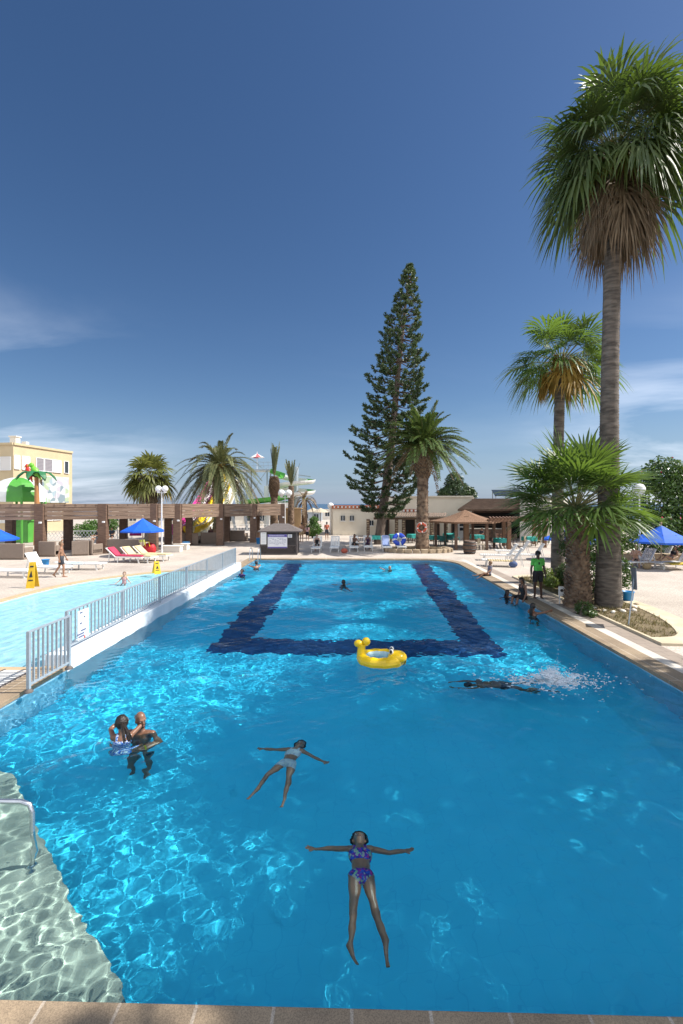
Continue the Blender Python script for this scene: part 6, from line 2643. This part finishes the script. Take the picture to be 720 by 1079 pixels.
m_blk = fabric('black cloth', (.018, .018, .022))
m_limeshirt = fabric('lime green shirt', (.12, .56, .10), (.10, .48, .08), 5)
m_navy = fabric('navy shorts', (.03, .035, .05), (.045, .05, .06), 8)
m_print = pattern('purple print swimwear', [(.03, .04, .42), (.20, .02, .36), (.50, .03, .26), (.04, .10, .55), (.45, .42, .35), (.04, .03, .22), (.25, .45, .30)], 46)
m_bluepr = pattern('blue white print swimwear', [(.05, .16, .55), (.55, .62, .70), (.03, .10, .42), (.10, .25, .60), (.45, .52, .66)], 60)
m_whitesw = pattern('white swimwear', [(.66, .66, .66), (.60, .62, .66), (.70, .69, .66), (.46, .5, .58)], 40)

# lifeguard
lg, J = figure('person', 'person in lime green shirt, black shorts and black cap standing at the pool edge', 1.76, standing(567, 630.5, 186, 1.76), DOWN, STAND, tone='dark', head=(0, .05, 1), face=(.15, 1, -.1), voxel=.0125,
               wear=(('shirt', m_limeshirt, 'shirt'), ('shorts', m_blk, 'shorts')), hair='short', wide=1.06)
mb = MB()
hs = J['hs']
Mh = J['Mh']
hc = J['head']
mb.ell(hc + Mh @ Vector((0, -.01, .055)) * hs, (.092 * hs, .108 * hs, .075 * hs), 14, 8, M=Mh)
mb.ell(hc + Mh @ Vector((0, .12, .05)) * hs, (.075 * hs, .08 * hs, .012 * hs), 12, 6, M=Mh)
mb.build('cap', m_blk, lg)
mb = MB()
mb.box((0.02, .128, .36), (.05, .012, .09))
mb.build('shirt_print', m_blk, lg)
# walking man on the left terrace
figure('person', 'bare chested person in dark shorts walking on the left terrace', 1.7, standing(64.5, 608, -62, 1.7),
       [((.15, -.35, -1), (.1, .15, -1)), ((-.15, .3, -1), (-.1, .5, -1))], [((.04, .28, -1), (.03, -.02, -1)), ((-.04, -.22, -1), (-.03, -.62, -1), (0, .7, -.6))], tone='tan', voxel=.014,
       wear=(('shorts', m_navy, 'shorts'),), hair='short', hair_col=(.10, .06, .03))
# child sitting on the pool edge
figure('person', 'child in a striped top sitting on the coping leaning on one hand', 1.32, place(G(515.5, 607) + UP * .10, 100), [((.6, -.45, -1), (.25, -.25, -1)), ((-.3, .5, -.8), (-.1, .8, -.4))],
       [((.1, 1, -.02), (.0, 1, -.14), (0, .8, .2)), ((-.15, 1, .25), (-.05, .75, -.65), (0, 1, -.1))], spine=(.08, -.22, 1), tone='tan', child=True, voxel=.014, wear=(('top', fabric('grey striped top', (.30, .28, .33), (.10, .09, .13), 60), 'shirt'), ('shorts', m_navy, 'trunks')), hair='short', hair_col=(.16, .09, .04))
# group at the right edge
figure('person', 'person resting in the water with arms spread left of the girl on the edge', 1.5, place(G(535, 629, WATER_Z) + UP * -.42, 195), [((1, .2, -.05), (.3, 1, .0)), ((-1, .2, -.05), (-.4, 1, 0))], [((.1, .5, -1), (0, -.1, -1)), ((-.1, .5, -1), (0, -.1, -1))],
       tone='dark', voxel=.014, wear=(('swimsuit', m_blk, 'onepiece'),), hair='long', female=True)
figure('person', 'girl in black swimwear sitting on the coping, hair in a bun', 1.55, place(G(552, 632) + UP * .11, 112), [((.25, -.2, -1), (.1, .5, -1)), ((-.25, .05, -1), (-.1, .6, -.9))],
       [((.12, 1, .1), (0, .25, -1)), ((-.12, 1, .1), (0, .25, -1))], spine=(0, .12, 1), head=(0, .35, 1), face=(.1, 1, -.35), tone='brown', voxel=.013, female=True, wear=(('swimsuit', m_blk, 'onepiece'),), hair='pony')
figure('person', 'dark haired person in the water holding the edge below the seated girl', 1.5, place(G(562, 648.5, WATER_Z) + UP * -.30, -58), [((.35, .8, .1), (.2, 1, .2)), ((-.5, .6, -.1), (-.3, 1, .2))], [((.1, .2, -1), (0, -.2, -1)), ((-.1, .2, -1), (0, -.2, -1))],
       tone='brown', voxel=.013, wear=(('trunks', m_navy, 'trunks'),), hair='long')

# man and girl embracing in the pool
pm = G(141, 777, WATER_Z)
mz = -1.50 + .93 / 1.75 * 1.74
figure('person', 'bald bearded person standing in the pool holding a girl in arms', 1.74, place(Vector((pm.x + .04, pm.y + .16, mz)), 176),
       [((.52, .28, -1), (-.72, .75, -.12), (-.9, .5, .0)), ((-.62, .22, -.95), (.55, .85, -.02), (.85, .5, .05))], STAND, head=(0, .08, 1), face=(-.85, .62, -.12), tone='brown', voxel=.011, wear=(('trunks', m_navy, 'trunks'),), hair='bald', beard=True,
       detail=True, caustic=True, bands=(('L', 1),), wide=1.04)
figure('person', 'girl in a blue and white swimsuit hugging the bald person in the pool', 1.34, place(Vector((pm.x - .10, pm.y - .15, -.37)), 8),
       [((.42, .9, .25), (-.35, .9, .2), (-.7, .6, 0)), ((-.5, .85, .2), (.5, .85, .25), (.8, .5, 0))], [((.55, .8, -.25), (-.2, .45, -1)), ((-.55, .8, -.25), (.2, .45, -1))], spine=(-.04, .06, 1), head=(-.12, .22, 1), face=(-.5, .85, -.1), tone='brown', child=True,
       voxel=.009, wear=(('swimsuit', m_bluepr, 'onepiece'),), hair='pony', detail=True, caustic=True, bands=(('R', 1),))


def floating(p, rot, pitch=0.0, roll=0.0):
    """on the back: head away from the camera, chest up"""
    B = Matrix(((-1, 0, 0), (0, 0, 1), (0, 1, 0))).to_4x4()
    return Matrix.Translation(p) @ Matrix.Rotation(R(rot), 4, 'Z') @ Matrix.Rotation(R(pitch), 4, 'X') @ B


pg1 = G(380.5, 921, -.16)
figure('person', 'girl in purple print two piece floating on her back nearest the camera', 1.24, floating(Vector((pg1.x, pg1.y, -.215)), 1), [((1, -.34, .26), (1, -.12, .02), (1, .12, .16), (0, -1, 0)), ((-1, -.36, .04), (-1, -.06, .22), (-1, .12, .05), (0, -1, 0))],
       [((.06, -.30, -1), (.09, -.55, -1), (-.5, -.12, -1)), ((-.15, -.26, -1), (-.36, -.68, -.95), (-.05, -.3, -1))], spine=(0, .03, 1), head=(0, -.42, 1), face=(0, .92, .40), tone='olive', child=True, voxel=.0075, female=True,
       wear=(('bikini_top', m_print, 'crop'), ('bikini_bottom', m_print, 'briefs')), hair='long', detail=True, caustic=True, wide=.98)
pg2 = G(303.5, 805, -.16)
figure('person', 'girl in white two piece floating on her back with legs apart', 1.20, floating(Vector((pg2.x, pg2.y, -.20)), -12), [((1, -.12, -.12), (1, -.06, -.02), (1, .1, -.1), (0, -1, 0)), ((-1, -.15, -.42), (-1, -.15, -.35), (-1, .1, -.2), (0, -1, 0))],
       [((.50, -.22, -1), (.18, -.42, -1), (.3, -.1, -1)), ((-.20, -.42, -1), (-.16, -.5, -1), (-.1, -.2, -1))], spine=(0, .03, 1), head=(-.08, -.25, 1), face=(-.3, .9, .3), tone='olive', child=True, voxel=.009, female=True,
       wear=(('bikini_top', m_whitesw, 'crop'), ('bikini_bottom', m_whitesw, 'swim_shorts')), hair='long', detail=True, caustic=True)
# swimmer gliding under water
ps = GW(530, 722, .42)
Bsw = Matrix(((0, 0, -1), (1, 0, 0), (0, -1, 0))).to_4x4()
figure('person', 'swimmer gliding under water in front of the white splash', 1.72, Matrix.Translation(ps) @ Matrix.Rotation(R(-4), 4, 'Z') @ Bsw, [((.1, .02, 1), (-.22, .02, 1)), ((-.1, .12, 1), (.22, .06, 1))],
       [((.08, .02, -1), (.06, -.35, -1), (0, -.1, -1)), ((-.08, .3, -1), (-.06, -.1, -1), (0, -.1, -1))], head=(0, .1, 1), face=(0, 1, .2), tone='brown', voxel=.014, wear=(('trunks', m_blk, 'trunks'),), caustic=True)
# child wading in the shallow pool
figure('person', 'child wading chest deep in the shallow pool', 1.05, place(G(131, 614.5, -.08) + UP * -.02, 190), [((.6, .2, -.8), (.5, .5, -.4)), ((-.6, .2, -.8), (-.5, .5, -.4))], [((.1, .8, -.6), (0, .2, -1)), ((-.1, .8, -.6), (0, .2, -1))], tone='fair', child=True, voxel=.015,
       wear=(('swimsuit', fabric('red white swimsuit', (.55, .30, .30)), 'onepiece'),), hair='short', hair_col=(.12, .07, .04))
# swimmers with only heads and shoulders out
figure('person', 'dark haired swimmer alone between the navy lane lines', 1.6, place(G(362, 616, WATER_Z) + UP * -.52, 20), [((.8, .6, -.1), (.1, 1, -.1)), ((-.8, .6, -.1), (-.1, 1, -.1))], [((.2, -.7, -1), (0, -1, -.3)), ((-.2, -.7, -1), (0, -1, -.3))], tone='brown', voxel=.016, wear=(('trunks', m_navy, 'trunks'),), hair='long')
figure('person', 'swimmer raising an arm at the far end by the right lane line', 1.6, place(G(411, 600, WATER_Z) + UP * -.55, 200), [((.8, .3, .5), (.9, .2, .5)), ((-.8, .6, -.1), (-.3, 1, -.1))], [((.2, -.7, -1), (0, -1, -.3)), ((-.2, -.7, -1), (0, -1, -.3))], tone='tan', voxel=.018, wear=(('trunks', m_navy, 'trunks'),), hair='short', hair_col=(.2, .15, .1))
figure('person', 'person in a purple top standing in the water by the ladder', 1.6, place(G(255, 606, WATER_Z) + UP * -.42, 150), DOWN, STAND, tone='brown', voxel=.016, wear=(('shirt', fabric('purple top', (.05, .03, .20)), 'shirt'),), hair='short', female=True)
figure('person', 'person in the water with arms on the coping right of the ladder', 1.6, place(G(270, 598.5, WATER_Z) + UP * -.35, 30), [((.6, .8, .2), (-.2, 1, .0)), ((-.6, .8, .2), (.2, 1, 0))], STAND, tone='tan', voxel=.017, wear=(('trunks', m_navy, 'trunks'),), hair='short')
# strollers at the far end
figure('person', 'person in orange top and dark shorts walking beside the restaurant corner lamp', 1.76, standing(344.5, 569, 10, 1.76), DOWN, [((.05, .2, -1), (.03, 0, -1)), ((-.05, -.2, -1), (-.03, -.35, -1))], tone='tan', voxel=.02, wear=(('shirt', fabric('orange red top', (.50, .14, .08)), 'shirt'), ('shorts', m_navy, 'shorts')))
figure('person', 'tanned person in trunks standing just right of the kiosk', 1.8, standing(318, 571, 40, 1.8), DOWN, STAND, tone='tan', voxel=.02, wear=(('trunks', fabric('sand trunks', (.45, .30, .16)), 'shorts'),))
figure('person', 'smaller person in a pink top between the kiosk and the round bush', 1.5, standing(324, 570, 0, 1.5), DOWN, STAND, tone='tan', voxel=.02, wear=(('top', fabric('pale pink top', (.6, .36, .36)), 'shirt'), ('shorts', m_blk, 'shorts')), hair='long')
# sunbathers
def seated_on(px, py, rz, H, zs, **k):
    return place(G(px, py) + UP * zs, rz)


figure('person', 'person in a black swimsuit and pale hat sitting on the first far lounger', 1.65, place(G(334, 580) + UP * .46, 190), [((.3, .4, -1), (-.2, 1, -.3)), ((-.3, .4, -1), (.2, 1, -.3))], SEAT, spine=(0, .1, 1), tone='fair', voxel=.018, female=True, wear=(('swimsuit', m_blk, 'onepiece'),), hair='short', hair_col=(.3, .26, .22))
figure('person', 'long haired person leaning forward on the left of two occupied loungers', 1.66, place(G(373, 579.5) + UP * .46, 205), [((.3, .8, -.8), (-.3, .9, .2)), ((-.3, .8, -.8), (.2, .9, -.2))], [((.1, 1, .25), (0, .1, -1)), ((-.2, 1, .1), (0, .2, -1))], spine=(0, .35, 1), tone='brown', voxel=.018, female=True, wear=(('swimsuit', m_blk, 'onepiece'),), hair='long')
figure('person', 'dark haired person in dark swimwear sitting on the right of two occupied loungers', 1.66, place(G(388, 579) + UP * .46, 170), [((.3, .5, -1), (-.2, .9, -.2)), ((-.3, .5, -1), (.2, .9, -.2))], SEAT, spine=(0, .15, 1), tone='brown', voxel=.018, female=True, wear=(('swimsuit', fabric('dark purple suit', (.05, .02, .06)), 'onepiece'),), hair='long')
figure('person', 'person sitting bent forward on a lounger left of the large parasol pole', 1.7, place(G(670, 597.5) + UP * .46, 150), [((.3, .7, -.8), (-.5, .8, .3)), ((-.3, .7, -.8), (.4, .8, .3))], SEAT, spine=(0, .35, 1), tone='fair', voxel=.016, wear=(('trunks', m_navy, 'trunks'),), hair='short', hair_col=(.12, .07, .04))
figure('person', 'person reclining with knees raised under the large blue parasol', 1.68, place(G(707, 597) + UP * .48, 100), [((.3, .2, -1), (.2, .9, -.3)), ((-.3, .2, -1), (-.2, .9, -.3))], [((.1, 1, .55), (0, .8, -.75)), ((-.1, 1, .35), (0, .85, -.6))], spine=(0, -.75, 1), tone='tan', voxel=.016, female=True, wear=(('swimsuit', m_blk, 'briefs'), ('bikini_top', m_blk, 'crop')), hair='long')
for px, py, rz, zs, col, lb in ((103, 574, 150, .60, (.03, .03, .04), 'person in black sitting on the sofa with orange cushion by the second post'), (118, 572, 190, .60, (.02, .03, .05), 'person in dark clothes sitting behind the long wicker sofa'), (222, 571.5, 200, .60, (.10, .04, .04), 'person in dark red sitting in the pale wicker armchair'),
                                (71, 576, 170, .6, (.04, .05, .05), 'person in grey sitting under the pergola left of the walking man'), (508, 571, 120, .52, (.05, .04, .05), 'person in dark clothes seated at a cafe table under the gazebo'), (520, 570.5, 230, .52, (.03, .05, .05), 'person in dark green seated at the cafe table by the bar'), (533, 571, 90, .52, (.08, .05, .03), 'person in brown seated behind the timber frame post')):
    figure('person', lb, 1.7, place(G(px, py) + UP * zs, rz), [((.3, .5, -1), (-.3, 1, -.1)), ((-.3, .5, -1), (.3, 1, -.1))], SEAT, tone='tan', voxel=.022, wear=(('shirt', fabric('cloth %.2f %.2f %.2f' % col, col), 'shirt'), ('trousers', m_navy, 'shorts')), hair='short')

# towels and things left about
def towel(label, p, rz, m, w=.6, l=1.3, z=.372):
    mb = MB()
    rng = random.Random(len(label))
    n_ = 10
    hz_ = [[rng.uniform(0, .018) for _ in range(5)] for _ in range(n_ + 1)]
    for a in range(n_):
        for b in range(4):
            f = lambda a, b: (-l / 2 + l * a / n_, -w / 2 + w * b / 4, z + hz_[a][b] - (.06 if b in (0, 4) else 0))
            mb.add([f(a, b), f(a + 1, b), f(a + 1, b + 1), f(a, b + 1)], [(0, 1, 2, 3)], 0, True)
    o = mb.build('towel', m)
    o.location = p
    o.rotation_euler = (0, 0, rz)
    sl_ = o.modifiers.new('Solidify', 'SOLIDIFY')
    sl_.thickness = .012
    return tag(o, label, 'towel', 'beach towels')


towel('yellow towel on the lounger at the right edge', G(714, 600.5), R(10), fabric('yellow towel', (.62, .44, .04), (.5, .34, .03), 9))
towel('sand coloured towel on the nearest white lounger behind the lifeguard', G(527, 597), R(-12), fabric('sand towel', (.50, .40, .22), (.42, .33, .18), 9))
towel('pale blue towel on the flat lounger right of the walking man', G(82, 600.3), R(178), fabric('faded blue towel', (.34, .46, .58), (.5, .56, .6), 7), .6, .9)
ht = thing('hanging_towel', 'magenta towel hung beside a white sheet under the pergola', 'towel', G(143, 576))
mb = MB()
mb.box((0, 0, 1.25), (.95, .03, .75))
mb.build('cloth', fabric('magenta towel', (.55, .03, .25), (.45, .02, .2), 5), ht)
mb = MB()
mb.bar((-1.5, 0, 1.64), (.6, 0, 1.64), .025, .025)
mb.bar((-1.5, 0, 0), (-1.5, 0, 1.64), .04, .04)
mb.bar((.6, 0, 0), (.6, 0, 1.64), .04, .04)
mb.build('rack', m_galv, ht)
mb = MB()
mb.box((-.95, 0, 1.4), (.7, .025, .45))
mb.build('white_sheet', m_white, ht)
lc = chair_proto(mat('lime chair plastic', (.42, .48, .12), .5, (.36, .42, .1), 5), 'lime yellow chair beside the red bag under the blue parasol')
lc.location = G(148.5, 581)
lc.rotation_euler = (0, 0, R(200))
lc['group'] = 'garden chairs'
for px, py, col, lb in ((541, 598, (.06, .10, .22), 'small navy beach bag beside the loungers left of the lifeguard'), (363, 583, (.45, .10, .06), 'small red beach bag between the far loungers'), (682, 600, (.30, .22, .12), 'straw beach bag by the seated man near the hedge')):
    b_ = thing('beach_bag', lb, 'bag', G(px, py), 0, 'beach bags')
    mb = MB()
    mb.ell((0, 0, .17), (.24, .13, .18), 12, 8)
    mb.build('body', fabric('bag %.2f' % col[0], col), b_)
    mb = MB()
    mb.tube([(-.12, 0, .3), (-.1, 0, .46), (.1, 0, .46), (.12, 0, .3)], .014, 6)
    mb.build('handle', m_woodh, b_)

# ------------------------------------------------------------------ yellow inflatable
pf = G(400, 698, WATER_Z)
yf = thing('inflatable_ring', 'yellow inflatable swim ring with frog eyes and a knobbed neck', 'swim ring', (pf.x, pf.y, WATER_Z), R(-8))
m_yel = mat('yellow vinyl', (.82, .56, .01), .28, (.76, .48, .008), 2)
m_clear = mat('pale blue vinyl', (.42, .60, .64), .25)
mb = MB()
for q in range(36):
    for w in range(14):
        def tr_(a, b):
            a, b = 2 * PI * a / 36, 2 * PI * b / 14
            rt = .125 * (1 + .06 * math.cos(10 * a)) * (1.25 if abs(a - 0) < .01 else 1)
            rt *= 1 + .28 * max(0, math.cos(a)) ** 2
            return ((.36 + rt * math.cos(b)) * math.cos(a) * 1.05, (.33 + rt * math.cos(b)) * math.sin(a), .075 + rt * math.sin(b))
        lower = math.sin(2 * PI * (w + .5) / 14) < -.45
        inner = math.cos(2 * PI * (w + .5) / 14) < -.55
        mb.add([tr_(q, w), tr_(q + 1, w), tr_(q + 1, w + 1), tr_(q, w + 1)], [(0, 1, 2, 3)], 1 if (lower or inner) else 0, True)
mb.build('ring', [m_yel, m_clear], yf)
mb = MB()
mb.ell((.40, -.02, .15), (.21, .23, .14), 16, 10)
mb.build('head', m_yel, yf)
for y in (-.10, .09):
    mb = MB()
    mb.ell((.27, y, .28), (.05, .045, .065), 12, 8)
    e = mb.build('eye', m_wslide, yf)
    mb = MB()
    mb.ell((.262, y - .034, .29), (.032, .022, .045), 10, 6)
    mb.build('pupil', mat('black print', (.02, .02, .02), .6), e)
mb = MB()
mb.tube([(-.40, 0, .1), (-.41, 0, .22), (-.40, 0, .34), (-.38, 0, .40)], [.115, .095, .085, .08], 12)
mb.ell((-.47, -.01, .40), (.105, .09, .085), 14, 8)
mb.ell((-.30, .02, .445), (.095, .09, .095), 14, 8)
mb.build('neck', m_yel, yf)

# ------------------------------------------------------------------ splash
mb = MB()
rng = random.Random(17)
c = G(588, 718, WATER_Z)
for k in range(420):
    a = rng.uniform(0, 2 * PI)
    r = abs(rng.gauss(0, .34))
    h = max(0, rng.expovariate(8.5)) * math.exp(-r * 1.2)
    s_ = rng.uniform(.004, .011) * (1.5 if h < .12 else 1)
    mb.ell((c.x + r * math.cos(a) * 1.5, c.y + r * math.sin(a) * .9, WATER_Z + h + .01), (s_, s_, s_ * rng.uniform(.7, 1.6)), 5, 4)
for k in range(520):
    a = rng.uniform(0, 2 * PI)
    r = abs(rng.gauss(0, .5))
    s_ = rng.uniform(.010, .045) * math.exp(-r * .8)
    mb.ell((c.x + r * math.cos(a) * 1.8 - .1, c.y + r * math.sin(a) * .8, WATER_Z + .004), (s_ * 1.7, s_ * 1.1, s_ * .3), 7, 4)
# thin sheets of water thrown up by the feet
for k in range(15):
    a = rng.uniform(0, 2 * PI)
    b = Vector((c.x + rng.gauss(0, .22), c.y + rng.gauss(0, .12), WATER_Z))
    o_ = Vector((math.cos(a), math.sin(a), 0))
    sd_ = Vector((-o_.y, o_.x, 0))
    h = rng.uniform(.06, .2)
    prev = None
    for j in range(6):
        t = j / 5
        w = (.05 + .12 * t) * rng.uniform(.7, 1.2) * (1 - .55 * t * t)
        q = b + o_ * (.28 * t) + UP * h * (1.7 * t - .9 * t * t)
        cur = (q - sd_ * w, q + UP * .012, q + sd_ * w)
        if prev:
            mb.add([*prev, *cur], [(0, 1, 4, 3), (1, 2, 5, 4)], 0, True)
        prev = cur
fm, fnt, fp = new_mat('white foam')
fp.inputs['Base Color'].default_value = (.86, .90, .92, 1)
fp.inputs['Roughness'].default_value = .3
ftr = fnt.nodes.new('ShaderNodeBsdfTransparent')
fno = fnt.nodes.new('ShaderNodeTexNoise')
fno.inputs['Scale'].default_value = 28
fmr = fnt.nodes.new('ShaderNodeMapRange')
fmr.inputs[1].default_value, fmr.inputs[2].default_value = .38, .6
fmr.inputs[3].default_value, fmr.inputs[4].default_value = .25, .9
fnt.links.new(fno.outputs['Fac'], fmr.inputs[0])
fmx = fnt.nodes.new('ShaderNodeMixShader')
fnt.links.new(fmr.outputs[0], fmx.inputs[0])
fnt.links.new(ftr.outputs[0], fmx.inputs[1])
fnt.links.new(fp.outputs[0], fmx.inputs[2])
fnt.links.new(fmx.outputs[0], fnt.nodes['Material Output'].inputs[0])
o = mb.build('splash', fm)
tag(o, 'white water splash thrown up behind the gliding swimmer', 'splash', kind='stuff')

# ------------------------------------------------------------------ water surfaces
def pool_chop(X, Y):
    t = np.clip((Y - 6) / 9, 0, 1)
    return 0.64 + 0.22 * t


def pool_waves(X, Y):
    Z = wave_field(X, Y, 1, .0150, .22, 2.2, 64, pool_chop)
    Z += wave_field(X, Y, 5, .011, .10, .26, 30, lambda x, y: np.clip((y - 3) / 9, 0.95, 1) * 0.92)
    # rings spreading from the splash and the couple
    for (p, a, l, dec) in ((c, .010, .42, 1.6), (pm, .015, .22, .6), (pg1, .003, .2, .8), (pg2, .004, .22, .8)):
        rr_ = np.hypot(X - p.x, Y - p.y)
        Z += a * np.cos(2 * PI * rr_ / l) * np.exp(-rr_ / dec) * np.clip(rr_ / .3, 0, 1)
    return Z


water = water_mat('pool water', (.77, .96, 1.0))
inp = pip(offset_loop(pool_loop, .02))
water_sheet('pool_water', XL - .005, XR + .005, YN - .005, YF + .005, .027, WATER_Z, water, pool_waves, inp)
kwater = water_mat('shallow pool water', (.90, .98, 1.0))
ink = pip(offset_loop(kids_loop, .02))
kx = [p[0] for p in kids_loop]
ky = [p[1] for p in kids_loop]
water_sheet('kids_pool_water', min(kx), max(kx), min(ky), max(ky), .055, -.08, kwater, lambda X, Y: wave_field(X, Y, 9, .013, .22, 1.3, 40, lambda x, y: 1.0 + 0 * x), ink)
for o in CAUST:
    o.cycles.is_caustics_receiver = True
